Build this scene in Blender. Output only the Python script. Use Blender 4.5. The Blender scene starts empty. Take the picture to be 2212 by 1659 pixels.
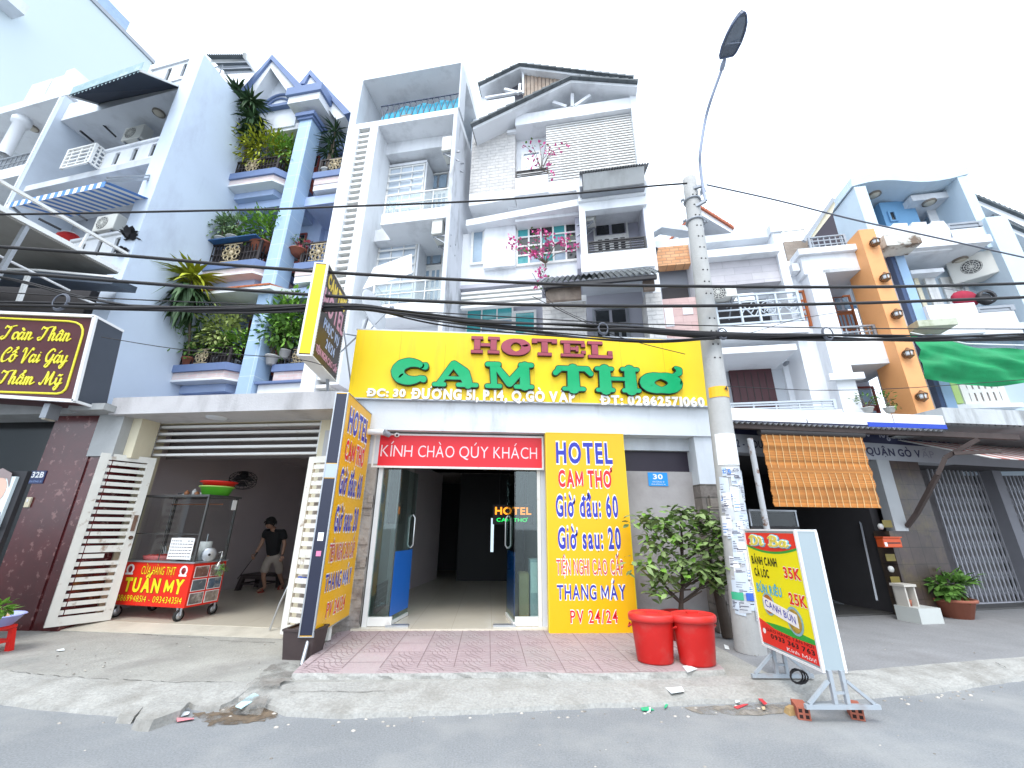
import bpy,bmesh,math,random,unicodedata
from mathutils import Vector,Matrix
D=bpy.data
SC=bpy.context.scene
COL=SC.collection
R=math.radians
rnd=random.Random(7)
# ------- camera, sky, sun, exposure
FPX,CX,CY=895.0,1106.0,829.5
PITCH,YAW,ROLL,EYE=R(19.1),R(3.0),R(0.5),1.5
def _yaw(v):
 c,s=math.cos(YAW),math.sin(YAW)
 return Vector((v[0]*c+v[1]*s,-v[0]*s+v[1]*c,v[2]))
_f=Vector((0,math.cos(PITCH),math.sin(PITCH)))
_u=Vector((0,-math.sin(PITCH),math.cos(PITCH)))
_r=Vector((1,0,0))
_cr,_sr=math.cos(ROLL),math.sin(ROLL)
CAM_R,CAM_U,CAM_F=_yaw(_r*_cr+_u*_sr),_yaw(_u*_cr-_r*_sr),_yaw(_f)
cam=D.cameras.new('camera');camo=D.objects.new('camera',cam);COL.objects.link(camo)
m=Matrix((CAM_R,CAM_U,-CAM_F)).transposed().to_4x4();m.translation=(0,0,EYE)
camo.matrix_world=m
cam.sensor_width=36;cam.lens=FPX/2212*36;cam.clip_start=.05;cam.clip_end=2000
SC.camera=camo
SUN_EL,SUN_ROT=R(58),R(200)
w=D.worlds.new('World');SC.world=w;w.use_nodes=True
nt=w.node_tree;nt.nodes.clear()
sky=nt.nodes.new('ShaderNodeTexSky');sky.sky_type='NISHITA';sky.sun_disc=False
sky.sun_elevation=SUN_EL;sky.sun_rotation=SUN_ROT;sky.air_density=1.0;sky.dust_density=4;sky.ozone_density=1
hs=nt.nodes.new('ShaderNodeHueSaturation');hs.inputs['Saturation'].default_value=.5
bg=nt.nodes.new('ShaderNodeBackground');bg.inputs['Strength'].default_value=.15
out=nt.nodes.new('ShaderNodeOutputWorld')
cl_mix=nt.nodes.new('ShaderNodeMix');cl_mix.data_type='RGBA';cl_mix.inputs[0].default_value=.8;cl_mix.inputs[7].default_value=(8.5,9.6,10.9,1)
nt.links.new(sky.outputs[0],hs.inputs['Color']);nt.links.new(hs.outputs[0],cl_mix.inputs[6]);nt.links.new(cl_mix.outputs[2],bg.inputs[0]);nt.links.new(bg.outputs[0],out.inputs[0])
sl=D.lights.new('sun','SUN');sl.energy=1.2;sl.angle=R(25);sl.color=(1,.97,.92)
so=D.objects.new('sun',sl);COL.objects.link(so)
sd=Vector((math.sin(SUN_ROT)*math.cos(SUN_EL),math.cos(SUN_ROT)*math.cos(SUN_EL),math.sin(SUN_EL)))
so.rotation_euler=sd.to_track_quat('Z','Y').to_euler()
SC.view_settings.view_transform='Standard';SC.view_settings.look='None'
SC.view_settings.exposure=.9;SC.view_settings.gamma=1
# ------- from a direction of sight to a place on a wall or on the ground
K=dict(o=(0,0,1),a1=(0,0,.3472),a2=(460.8,0,.3472),a3=(921.6,0,.3472),a4=(1382.4,288,.27776),a5=(1728,288,.29165),a6=(0,460.8,.31248),b1=(288,403.2,.31248),b2=(0,864,.3472),b3=(201.6,921.6,.27776),b4=(604.8,576,.27776),b5=(720,892.8,.31248),b6=(1152,892.8,.3472),c1=(1497.6,864,.27776),c2=(1785.6,748.8,.3471),c3=(1555.2,1094.4,.31256),c4=(0,1267.2,.31247),c5=(576,1267.2,.31247),c6=(1152,1267.2,.4791),c7=(1440,0,.27776),d1=(950.4,547.2,.23436),d2=(0,0,.27776),d3=(0,374.4,.20832),d4=(720,679.7,.37757),d5=(645.1,835.2,.3472),d6=(0,979.2,.29512),d7=(1526.4,576,.20832),d8=(2044.8,403.2,.3472))
def px(k,x,y):
 a,b,s=K[k];return a+x*s,b+y*s
def ray(k,x,y):
 X,Y=px(k,x,y)
 return CAM_F+CAM_R*((X-CX)/FPX)+CAM_U*((CY-Y)/FPX)
EYEV=Vector((0,0,EYE))
def G(k,x,y,z=0.0):
 d=ray(k,x,y);return EYEV+d*((z-EYE)/d.z)
def VY(k,x,y,Y):
 d=ray(k,x,y);return EYEV+d*(Y/d.y)
class Fr:
 def __init__(s,X,Y,ang):
  a=R(ang);s.o=Vector((X,Y,0));s.e=Vector((math.cos(a),math.sin(a),0));s.n=Vector((-math.sin(a),math.cos(a),0));s.ang=a
 def w(s,u,d,z):return s.o+s.e*u+s.n*d+Vector((0,0,z))
 def at(s,k,x,y,d=0.0):
  v=ray(k,x,y);p=EYEV+v*(((s.o-EYEV).dot(s.n)+d)/v.dot(s.n));q=p-s.o
  return q.dot(s.e),p.z
 def u(s,k,x,y,d=0.0):return s.at(k,x,y,d)[0]
 def z(s,k,x,y,d=0.0):return s.at(k,x,y,d)[1]
 def rect(s,k,x0,y0,x1,y1,d=0.0):
  a,b=s.at(k,x0,y0,d),s.at(k,x1,y1,d)
  return min(a[0],b[0]),max(a[0],b[0]),min(a[1],b[1]),max(a[1],b[1])
 def moved(s,d):
  f=Fr(0,0,0);f.o=s.o+s.n*d;f.e=s.e;f.n=s.n;f.ang=s.ang;return f
# ------- mesh building
ORG={}
def tag(o,label=None,cat=None,group=None,kind=None):
 if label:o['label']=label
 if cat:o['category']=cat
 if group:o['group']=group
 if kind:o['kind']=kind
 return o
def thing(name,loc,label,cat,group=None):
 o=D.objects.new(name,None);COL.objects.link(o);o.empty_display_size=.2
 o.location=loc;ORG[o.name]=Vector(loc);return tag(o,label,cat,group)
def hull2(P):
 P=sorted(set((round(a,6),round(b,6))for a,b in P))
 def half(Q):
  H=[]
  for p in Q:
   while len(H)>1 and(H[-1][0]-H[-2][0])*(p[1]-H[-2][1])-(H[-1][1]-H[-2][1])*(p[0]-H[-2][0])<=0:H.pop()
   H.append(p)
  return H[:-1]
 return half(P)+half(P[::-1])
class MB:
 def __init__(s):s.v=[];s.f=[];s.sm=set()
 def add(s,vs,fs,smooth=False):
  b=len(s.v);s.v+=[Vector(v)for v in vs]
  for f in fs:
   if smooth:s.sm.add(len(s.f))
   s.f.append([b+i for i in f])
  return s
 def hexa(s,P):
  return s.add(P,[(3,2,1,0),(4,5,6,7),(0,1,5,4),(1,2,6,5),(2,3,7,6),(3,0,4,7)])
 def box(s,f,u0,u1,d0,d1,z0,z1):
  return s.hexa([f.w(u0,d0,z0),f.w(u1,d0,z0),f.w(u1,d1,z0),f.w(u0,d1,z0),f.w(u0,d0,z1),f.w(u1,d0,z1),f.w(u1,d1,z1),f.w(u0,d1,z1)])
 def wb(s,x0,x1,y0,y1,z0,z1):return s.box(WF,x0,x1,y0,y1,z0,z1)
 def rb(s,f,k,x0,y0,x1,y1,d0,d1):
  a=f.rect(k,x0,y0,x1,y1,d0);return s.box(f,a[0],a[1],d0,d1,a[2],a[3])
 def prism(s,f,pts,d0,d1):
  n=len(pts);A=[f.w(u,d0,z)for u,z in pts]+[f.w(u,d1,z)for u,z in pts]
  return s.add(A,[list(range(n)),list(range(2*n-1,n-1,-1))]+[(i,n+i,n+(i+1)%n,(i+1)%n)for i in range(n)])
 def pp(s,f,k,P,d0,d1):return s.prism(f,[f.at(k,x,y,d0)for x,y in P],d0,d1)
 def hprism(s,f,pts,z0,z1):
  n=len(pts);A=[f.w(u,d,z0)for u,d in pts]+[f.w(u,d,z1)for u,d in pts]
  return s.add(A,[list(range(n-1,-1,-1)),list(range(n,2*n))]+[(i,(i+1)%n,n+(i+1)%n,n+i)for i in range(n)])
 def poly(s,P):return s.add(P,[list(range(len(P)))])
 def slab(s,P,t):
  P=[Vector(p)for p in P];nn=Vector((0,0,0))
  for i in range(len(P)):nn+=P[i].cross(P[(i+1)%len(P)])
  nn.normalize();n=len(P);A=P+[p-nn*t for p in P]
  return s.add(A,[list(range(n)),list(range(2*n-1,n-1,-1))]+[(i,n+i,n+(i+1)%n,(i+1)%n)for i in range(n)])
 def tube(s,P,r,n=8,cap=True,flat=1.0):
  P=[Vector(p)for p in P];rr=r if isinstance(r,(list,tuple))else[r]*len(P);V=[];F=[]
  t0=(P[1]-P[0]).normalized();a=Vector((0,0,1))if abs(t0.z)<.9 else Vector((1,0,0));x=t0.cross(a).normalized()
  for i,p in enumerate(P):
   t=((P[min(i+1,len(P)-1)]-P[max(i-1,0)])).normalized()
   x=(x-t*x.dot(t)).normalized();y=t.cross(x)
   for j in range(n):
    q=2*math.pi*j/n;V.append(p+x*(math.cos(q)*rr[i])+y*(math.sin(q)*rr[i]*flat))
  for i in range(len(P)-1):
   for j in range(n):F.append((i*n+j,i*n+(j+1)%n,(i+1)*n+(j+1)%n,(i+1)*n+j))
  s.add(V,F,n>5)
  if cap:s.add(V,[list(range(n-1,-1,-1)),[(len(P)-1)*n+j for j in range(n)]])
  return s
 def bar(s,a,b,wx,wy=None):
  a,b=Vector(a),Vector(b);wy=wy or wx;t=(b-a).normalized();up=Vector((0,0,1))if abs(t.z)<.95 else Vector((0,1,0))
  x=t.cross(up).normalized()*wx*.5;y=x.cross(t).normalized()*wy*.5
  return s.hexa([a-x-y,a+x-y,a+x+y,a-x+y,b-x-y,b+x-y,b+x+y,b-x+y])
 def lathe(s,c,prof,n=20,sx=1,sy=1,axis=None):
  c=Vector(c);V=[];F=[];q=axis.to_track_quat('Z','Y')if axis is not None else None
  for r,z in prof:
   for j in range(n):
    a=2*math.pi*j/n;p=Vector((r*math.cos(a)*sx,r*math.sin(a)*sy,z))
    if q:p=q@p
    V.append(c+p)
  for i in range(len(prof)-1):
   for j in range(n):F.append((i*n+j,i*n+(j+1)%n,(i+1)*n+(j+1)%n,(i+1)*n+j))
  return s.add(V,F,True)
 def ball(s,c,r,n=10,m_=7,sc=(1,1,1)):
  c=Vector(c);pr=[(max(1e-4,math.sin(math.pi*i/m_)),-math.cos(math.pi*i/m_))for i in range(m_+1)]
  V=[];F=[]
  for a,z in pr:
   for j in range(n):
    q=2*math.pi*j/n;V.append(c+Vector((a*math.cos(q)*sc[0],a*math.sin(q)*sc[1],z*sc[2]))*r)
  for i in range(m_):
   for j in range(n):F.append((i*n+j,i*n+(j+1)%n,(i+1)*n+(j+1)%n,(i+1)*n+j))
  return s.add(V,F,True)
 def build(s,name,mat,parent=None,at=None):
  me=D.meshes.new(name)
  if parent is not None:org=ORG[parent.name]
  else:
   if at is None:
    xs=[p.x for p in s.v];ys=[p.y for p in s.v];at=((min(xs)+max(xs))/2,(min(ys)+max(ys))/2,min(p.z for p in s.v))
   org=Vector(at)
  me.from_pydata([p-org for p in s.v],[],s.f)
  for i in s.sm:me.polygons[i].use_smooth=True
  me.validate();bm=bmesh.new();bm.from_mesh(me);bmesh.ops.recalc_face_normals(bm,faces=bm.faces)if len(s.f)<20000 else None
  bm.to_mesh(me);bm.free()
  if mat:me.materials.append(mat)
  o=D.objects.new(name,me);COL.objects.link(o);ORG[o.name]=org
  if parent is not None:o.parent=parent
  else:o.location=org
  return o
WF=Fr(0,0,0)
def copy_tree(o,parent=None):
 c=o.copy();COL.objects.link(c)
 if parent is not None:c.parent=parent
 for ch in[x for x in D.objects if x.parent==o]:copy_tree(ch,c)
 return c
def bevel(o,wd=.01,seg=2):
 md=o.modifiers.new('bevel','BEVEL');md.width=wd;md.segments=seg;md.limit_method='ANGLE';md.angle_limit=R(40);return o
# ------- materials
def lin(h):
 h=h.lstrip('#');c=[int(h[i:i+2],16)/255 for i in(0,2,4)]
 return tuple(x/12.92 if x<=.04045 else((x+.055)/1.055)**2.4 for x in c)
MATS={}
def mat(name,col,rough=.65,var=.1,sc=2.5,stain=None,samt=.5,ssc=1.2,streak=1.0,bump=0.0,bsc=30,metal=0.0,spec=.4,emit=None,es=1,island=0.0,brick=None,slo=.5,shi=.72,coat=0.0,trans=0.0,fine=0.0,fsc=90,rag=None):
 if name in MATS:return MATS[name]
 if isinstance(col,str):col=lin(col)
 if isinstance(stain,str):stain=lin(stain)
 M=D.materials.new(name);M.use_nodes=True;t=M.node_tree;L=t.links.new;N=t.nodes
 b=N['Principled BSDF'];b.inputs['Roughness'].default_value=rough;b.inputs['Metallic'].default_value=metal
 b.inputs['Specular IOR Level'].default_value=spec;b.inputs['Coat Weight'].default_value=coat
 tc=N.new('ShaderNodeTexCoord');vec=tc.outputs['Object']
 def noise(scale,vv,det=5):
  n=N.new('ShaderNodeTexNoise');n.inputs['Scale'].default_value=scale;n.inputs['Detail'].default_value=det;n.inputs['Roughness'].default_value=.62;L(vv,n.inputs['Vector']);return n.outputs['Fac']
 def mix(a,bb,fac,mode='MIX'):
  mx=N.new('ShaderNodeMix');mx.data_type='RGBA';mx.blend_type=mode
  if isinstance(fac,(int,float)):mx.inputs[0].default_value=fac
  else:L(fac,mx.inputs[0])
  for s,q in((6,a),(7,bb)):
   if isinstance(q,(tuple,list)):mx.inputs[s].default_value=(*q[:3],1)
   else:L(q,mx.inputs[s])
  return mx.outputs[2]
 cur=col;hgt=None
 if brick:
  bw,bh,mo,c2,cm,ang,off=brick
  mp=N.new('ShaderNodeMapping');mp.inputs['Rotation'].default_value=(0,0,-ang);L(vec,mp.inputs[0])
  sp=N.new('ShaderNodeSeparateXYZ');L(mp.outputs[0],sp.inputs[0]);cb=N.new('ShaderNodeCombineXYZ');L(sp.outputs[0],cb.inputs[0]);L(sp.outputs[2],cb.inputs[1])
  br=N.new('ShaderNodeTexBrick');L(cb.outputs[0],br.inputs['Vector']);br.inputs['Scale'].default_value=1;br.inputs['Brick Width'].default_value=bw;br.inputs['Row Height'].default_value=bh
  br.inputs['Mortar Size'].default_value=mo;br.offset=off;br.inputs['Color1'].default_value=(*col,1);br.inputs['Color2'].default_value=(*(lin(c2)if isinstance(c2,str)else c2),1);br.inputs['Mortar'].default_value=(*(lin(cm)if isinstance(cm,str)else cm),1)
  br.inputs['Mortar Smooth'].default_value=.3;cur=br.outputs['Color'];hgt=br.outputs['Fac']
 if island:
  ge=N.new('ShaderNodeNewGeometry');mr=N.new('ShaderNodeMapRange');L(ge.outputs['Random Per Island'],mr.inputs[0]);mr.inputs[3].default_value=1-island;mr.inputs[4].default_value=1+island
  cur=mix(cur,mr.outputs[0],1.0,'MULTIPLY')
 if var:
  nf=noise(sc,vec);mr=N.new('ShaderNodeMapRange');L(nf,mr.inputs[0]);mr.inputs[1].default_value=.25;mr.inputs[2].default_value=.75;mr.inputs[3].default_value=1-var;mr.inputs[4].default_value=1+var*.6
  cur=mix(cur,mr.outputs[0],1.0,'MULTIPLY')
 if fine:
  nf=noise(fsc,vec,3);mr=N.new('ShaderNodeMapRange');L(nf,mr.inputs[0]);mr.inputs[1].default_value=.3;mr.inputs[2].default_value=.7;mr.inputs[3].default_value=1-fine;mr.inputs[4].default_value=1+fine
  cur=mix(cur,mr.outputs[0],1.0,'MULTIPLY')
 if stain:
  v2=vec
  if streak!=1:
   mp=N.new('ShaderNodeMapping');mp.inputs['Scale'].default_value=(1,1,streak);L(vec,mp.inputs[0]);v2=mp.outputs[0]
  nf=noise(ssc,v2,8);mr=N.new('ShaderNodeMapRange');L(nf,mr.inputs[0]);mr.inputs[1].default_value=slo;mr.inputs[2].default_value=shi;mr.inputs[3].default_value=0;mr.inputs[4].default_value=samt
  cur=mix(cur,stain,mr.outputs[0])
 if isinstance(cur,tuple):b.inputs['Base Color'].default_value=(*cur,1)
 else:L(cur,b.inputs['Base Color'])
 if bump:
  bp=N.new('ShaderNodeBump');bp.inputs['Strength'].default_value=bump;bp.inputs['Distance'].default_value=.02
  h=noise(bsc,vec)
  if hgt is not None:
   ma=N.new('ShaderNodeMath');ma.operation='MULTIPLY_ADD';L(hgt,ma.inputs[0]);ma.inputs[1].default_value=-1.5;L(h,ma.inputs[2]);h=ma.outputs[0]
  L(h,bp.inputs['Height']);L(bp.outputs[0],b.inputs['Normal'])
 if rag:
  nf=noise(rag[0],vec,8);mr=N.new('ShaderNodeMapRange');L(nf,mr.inputs[0]);mr.inputs[1].default_value=rag[1];mr.inputs[2].default_value=rag[2];L(mr.outputs[0],b.inputs['Alpha'])
 if trans:b.inputs['Transmission Weight'].default_value=trans
 if emit:b.inputs['Emission Color'].default_value=(*(lin(emit)if isinstance(emit,str)else emit),1);b.inputs['Emission Strength'].default_value=es
 MATS[name]=M;return M
def glass(name,tint=(.9,.97,.95),alpha=.18,rough=.03):
 if name in MATS:return MATS[name]
 M=D.materials.new(name);M.use_nodes=True;t=M.node_tree;N=t.nodes;L=t.links.new;N.clear()
 o=N.new('ShaderNodeOutputMaterial');tr=N.new('ShaderNodeBsdfTransparent');tr.inputs[0].default_value=(*tint,1)
 gl=N.new('ShaderNodeBsdfGlossy');gl.inputs['Roughness'].default_value=rough;lw=N.new('ShaderNodeLayerWeight');lw.inputs[0].default_value=.5;pw=N.new('ShaderNodeMath');pw.operation='POWER';L(lw.outputs['Facing'],pw.inputs[0]);pw.inputs[1].default_value=4
 ma=N.new('ShaderNodeMath');ma.operation='MULTIPLY_ADD';ma.use_clamp=True;L(pw.outputs[0],ma.inputs[0]);ma.inputs[1].default_value=.7;ma.inputs[2].default_value=alpha*.5+.03
 mx=N.new('ShaderNodeMixShader');L(ma.outputs[0],mx.inputs[0]);L(tr.outputs[0],mx.inputs[1]);L(gl.outputs[0],mx.inputs[2]);L(mx.outputs[0],o.inputs[0])
 MATS[name]=M;return M
# ------- lettering
GLY={}
def glyph(ch,off):
 if ch in 'MW':off=min(off,.008 if off<.055 else .035)
 if(ch,off)in GLY:return GLY[ch,off]
 cu=D.curves.new('glyph','FONT');cu.body=ch;cu.offset=off;cu.resolution_u=4
 o=D.objects.new('glyph',cu);COL.objects.link(o)
 bpy.context.view_layer.update()
 me=D.meshes.new_from_object(o.evaluated_get(bpy.context.evaluated_depsgraph_get()))
 V=[(p.co.x,p.co.y)for p in me.vertices];F=[list(p.vertices)for p in me.polygons]
 D.objects.remove(o);D.curves.remove(cu);D.meshes.remove(me)
 GLY[ch,off]=(V,F);return GLY[ch,off]
def capsule(a,b,r0,r1=None,n=10):
 r1=r0 if r1 is None else r1;P=[]
 for(x,y),r in((a,r0),(b,r1)):
  P+=[(x+r*math.cos(2*math.pi*i/n),y+r*math.sin(2*math.pi*i/n))for i in range(n)]
 return hull2(P)
def layout(text,off=0.0,track=0.0,mw=.045):
 """flat shapes of a line of lettering; accents are drawn as strokes over plain letters"""
 S=[];x=0.0;mw=mw+off
 for ch in text:
  if ch==' ':x+=.3+track;continue
  bar=ch in 'Đđ';d=unicodedata.normalize('NFD',{'Đ':'D','đ':'d'}.get(ch,ch));base,marks=d[0],d[1:]
  dot=base=='i' and not any(m_ in '\u0300\u0301\u0309\u0303' for m_ in marks)
  if base=='i':base='ı'
  if base=='M':V,F=[(0,0),(.72,.69)],[]
  else:V,F=glyph(base,off)
  a=min(p[0]for p in V);b=max(p[0]for p in V);top=max(p[1]for p in V);c=(a+b)/2
  dx=x-a;S.append(([(p[0]+dx,p[1])for p in V],F,0))if F else None;c+=dx;wdt=b-a
  def st(*pts):
   for p,q in zip(pts,pts[1:]):
    H=capsule(p,q,mw*.75,n=8);S.append((H,[list(range(len(H)))],1))
  if base=='M':
   r_=.042+off
   for n_,(p,q)in enumerate((((.05,.69-r_),(.05,r_)),((.05,.69-r_),(.36,.16)),((.36,.16),(.67,.69-r_)),((.67,.69-r_),(.67,r_)))):
    H=capsule((p[0]+x,p[1]),(q[0]+x,q[1]),r_,n=8);S.append((H,[list(range(len(H)))],1+n_*.5))
  y=top+.07
  if '\u0302' in marks:st((c-.14,y),(c,y+.11),(c+.14,y));y+=.07;c2=c+.17
  else:c2=c
  if '\u0306' in marks:st((c-.12,y+.1),(c-.05,y+.02),(c+.05,y+.02),(c+.12,y+.1));y+=.1
  if '\u0301' in marks:st((c2-.03,y+.02),(c2+.09,y+.15))
  if '\u0300' in marks:st((c2-.1,y+.15),(c2+.03,y+.02))
  if '\u0309' in marks:st((c2-.05,y+.14),(c2+.03,y+.17),(c2+.06,y+.1),(c2,y+.05),(c2,y+.01))
  if '\u0303' in marks:st((c-.14,y+.03),(c-.06,y+.1),(c+.06,y+.05),(c+.14,y+.12))
  if dot:st((c,top+.14+off*.5),(c+.005,top+.14+off*.5))
  if '\u0323' in marks:st((c,-.13),(c+.01,-.13))
  if '\u031b' in marks:
   st((b+dx-.06,top-.06),(b+dx+.06,top-.02),(b+dx+.09,top+.1));wdt+=.08
  if bar:st(*(((a+dx-.06,.36),(c-.02,.36))if ch=='Đ' else((c+.03,.6),(b+dx+.08,.6))))
  x+=wdt+.09+track
 return S
def lettering(mb,f,text,rect,d,t=.004,off=0.0,track=0.0,shear=0.0,mw=.045,grow=0.0,base=None):
 """text fitted to rect = u0,u1,z0,z1 on frame f; the letters stand t proud of depth d.  base=(z of baseline fit) keeps accents outside"""
 S=layout(text,off,track,mw);xs=[p[0]for V,F,k in S for p in V];ys=[p[1]for V,F,k in S for p in V]
 x0,x1,y0,y1=min(xs),max(xs),min(ys),max(ys)
 if base:y0,y1=base
 u0,u1,z0,z1=rect;sx,sy=(u1-u0)/(x1-x0),(z1-z0)/(y1-y0)
 for V,F,k in S:
  P=[(u0+(p[0]-x0)*sx+shear*(p[1]-y0)*sy,z0+(p[1]-y0)*sy)for p in V]
  dd=d-t-.0004*k;n=len(P)
  mb.add([f.w(u,dd,z)for u,z in P],F)
  if t>.003:
   ed={}
   for fc in F:
    for i in range(len(fc)):
     e=(fc[i],fc[(i+1)%len(fc)]);kk=(min(e),max(e));ed[kk]=None if kk in ed else e
   A=[f.w(u,dd,z)for u,z in P]+[f.w(u,d,z)for u,z in P]
   mb.add(A,[(e[0],e[1],e[1]+n,e[0]+n)for e in ed.values()if e])
 return mb
def strokes(mb,f,ST,rect,box,d0,d1,grow=0.0,n=12):
 """a letter drawn as strokes [(x, y, r), ...] in box=(w, h), fitted to rect; solid from d1 to d0"""
 u0,u1,z0,z1=rect;sx,sy=(u1-u0)/box[0],(z1-z0)/box[1];i=0
 for s in ST:
  if len(s)==1:s=s*2
  for a,b in zip(s,s[1:]):
   H=capsule(a[:2],b[:2],max(.001,a[2]+grow),max(.001,b[2]+grow),n)
   mb.prism(f,[(u0+x*sx,z0+y*sy)for x,y in H],d0-.0003*(i%7),d1);i+=1
 return mb
def arc(cx,cy,rx,ry,a0,a1,w0,w1=None,n=10):
 w1=w0 if w1 is None else w1
 return[(cx+rx*math.cos(R(a0+(a1-a0)*i/n)),cy+ry*math.sin(R(a0+(a1-a0)*i/n)),w0+(w1-w0)*i/n)for i in range(n+1)]
# ------- greenery
def leaf(mb,p,dr,L,W,droop=.3,up=None):
 dr=Vector(dr).normalized();up=up or Vector((rnd.uniform(-.5,.5),rnd.uniform(-.5,.5),1)).normalized()
 sd=dr.cross(up)
 if sd.length<1e-3:sd=dr.cross(Vector((1,0,0)))
 sd.normalize();nn=sd.cross(dr)
 a,m1,m2,t=p,p+dr*L*.35-nn*0,p+dr*L*.7-nn*(droop*L*.25),p+dr*L-nn*(droop*L*.6)
 mb.add([a,m1+sd*W*.5,m1-sd*W*.5,m2+sd*W*.38,m2-sd*W*.38,t],[(0,2,1),(1,2,4,3),(3,4,5)])
def crown(mb,c,r,n,L,W,clump=None,lo=-1.0):
 c=Vector(c);cl=[]
 for i in range(clump or max(4,n//14)):
  v=Vector((rnd.gauss(0,1),rnd.gauss(0,1),rnd.gauss(0,1))).normalized()*rnd.uniform(.35,1)
  if v.z<lo:v.z=lo*rnd.random()
  cl.append(c+Vector((v.x*r[0],v.y*r[1],v.z*r[2])))
 for i in range(n):
  q=rnd.choice(cl);s=min(r)*.34;p=q+Vector((rnd.gauss(0,s),rnd.gauss(0,s),rnd.gauss(0,s*.7)))
  o=(p-c).normalized()+Vector((rnd.uniform(-.7,.7),rnd.uniform(-.7,.7),rnd.uniform(-.4,.6)))
  leaf(mb,p,o,L*rnd.uniform(.7,1.25),W*rnd.uniform(.8,1.2),rnd.uniform(.1,.7))
 return cl
def rosette(mb,c,n,L,W,droop=.9,tilt=(-.3,1.0)):
 c=Vector(c)
 for i in range(n):
  a=rnd.uniform(0,2*math.pi);e=rnd.uniform(*tilt);leaf(mb,c+Vector((0,0,rnd.uniform(-.1,.1)*L)),(math.cos(a),math.sin(a),e),L*rnd.uniform(.7,1.15),W,droop*rnd.uniform(.5,1.3),Vector((0,0,1)))
# ------- shared materials
WHITE=mat('white_plaster',(.74,.76,.79),.7,.06,1.5,stain=(.3,.31,.33),samt=.55,ssc=1.1,streak=.22,bump=.08,bsc=18)
WHITE2=mat('grey_white_plaster',(.6,.63,.67),.7,.08,1.2,stain=(.2,.2,.21),samt=.5,ssc=.8,streak=.25,bump=.08)
STAINED=mat('stained_plaster',(.56,.58,.62),.75,.12,1.4,stain=(.1,.1,.1),samt=.75,ssc=1.3,streak=.3,bump=.15,slo=.52,shi=.66)
PALEBLUE=mat('pale_blue_plaster',(.58,.66,.77),.7,.07,.8,stain=(.38,.42,.52),samt=.75,ssc=.75,streak=.4,bump=.06)
BLUEWALL=mat('blue_plaster',(.42,.52,.74),.7,.07,1.2,stain=(.3,.36,.5),samt=.4,ssc=1,bump=.05)
CREAM=mat('cream_plaster',(.68,.62,.46),.7,.07,1.5,stain=(.36,.32,.25),samt=.4,ssc=1,streak=.3,bump=.06)
CONC=mat('grey_concrete',(.4,.41,.41),.85,.14,2.5,stain=(.17,.17,.17),samt=.55,ssc=1.6,bump=.3,bsc=25)
DARKROOM=mat('dark_interior',(.05,.047,.05),.8,.1)  # near-black colour stands in for the shade inside rooms and openings
ROOMWALL=mat('room_wall',(.52,.46,.47),.7,.06,1)
METALW=mat('white_paint_metal',(.74,.74,.72),.45,.06,3,stain=(.3,.2,.12),samt=.4,ssc=5,slo=.6,shi=.75)
METALG=mat('grey_metal',(.3,.32,.35),.45,.1,5,metal=.4)
STEEL=mat('galvanised_steel',(.45,.47,.5),.4,.12,6,metal=.7)
BLACKM=mat('black_metal',(.02,.02,.024),.5,.1)
BROWNRAIL=mat('dark_brown_rail',(.035,.027,.027),.5,.15,6)
RUBBER=mat('black_rubber',(.018,.018,.018),.7,.1)
WDARK=mat('dark_window_glass',(.02,.024,.028),.12,.2,1,spec=.7)
WTEAL=mat('teal_window_glass',(.05,.34,.36),.12,.35,1.5,spec=.7)
WBLUE=mat('blue_grey_window',(.3,.4,.5),.15,.35,1.5,spec=.7)
WOODR=mat('reddish_door_wood',(.24,.045,.035),.5,.15,3)
WOODO=mat('orange_door_wood',(.4,.115,.035),.5,.15,3)
WOODB=mat('brown_wood',(.12,.07,.045),.6,.2,4)
ORANGE=mat('orange_paint',(.74,.35,.14),.6,.06,1.5,stain=(.5,.2,.07),samt=.3,ssc=1)
TERRA=mat('terracotta',(.3,.1,.06),.75,.12,4)
YELLOW=mat('yellow_sign_face',(.88,.6,.005),.4,.07,1.2,stain=(.5,.3,.03),samt=.55,ssc=2.2,streak=.12,slo=.52)
YELLOWD=mat('amber_sign_face',(.8,.42,.005),.35,.04,1)
RED=mat('red_sign_face',(.7,.018,.03),.4,.05,2)
SIGNW=mat('sign_white',(.8,.8,.8),.45,.03)
SIGNB=mat('sign_blue',(.03,.04,.38),.45,.05)
SIGNK=mat('sign_black',(.012,.01,.01),.45,.1)
TILEROOF=mat('grey_roof_tile',(.1,.115,.125),.7,.2,4,stain=(.25,.27,.28),samt=.4,ssc=3,bump=.3)
# ------- ground
ASPH=mat('asphalt',(.22,.23,.24),.88,.1,.5,fine=.22,fsc=70,stain=(.34,.34,.33),samt=.6,ssc=1.1,bump=.35,bsc=160,slo=.45,shi=.7)
APRON=mat('old_concrete',(.33,.325,.3),.88,.22,1.6,fine=.16,fsc=45,stain=(.2,.19,.18),samt=.6,ssc=1.3,bump=.6,bsc=22,slo=.48,shi=.68)
APRON2=mat('dark_old_concrete',(.24,.24,.245),.88,.18,1.2,fine=.16,fsc=45,stain=(.17,.165,.165),samt=.6,ssc=1.1,bump=.4,bsc=25)
KERBM=mat('kerb_concrete',(.36,.355,.335),.88,.22,2.0,fine=.16,fsc=40,stain=(.2,.19,.17),samt=.75,ssc=1.9,bump=.6,bsc=30,slo=.48,shi=.68)
RZ=-.09
def rough_edge(P,step=.09,amp=.018):
 Q=[]
 for a,b in zip(P,P[1:]):
  n=max(1,int((b-a).length/step))
  for i in range(n):
   q=a.lerp(b,i/n);Q.append(q+Vector((rnd.uniform(-amp,amp),rnd.uniform(-amp,amp),0))if i else q)
 return Q+[P[-1]]
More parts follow.
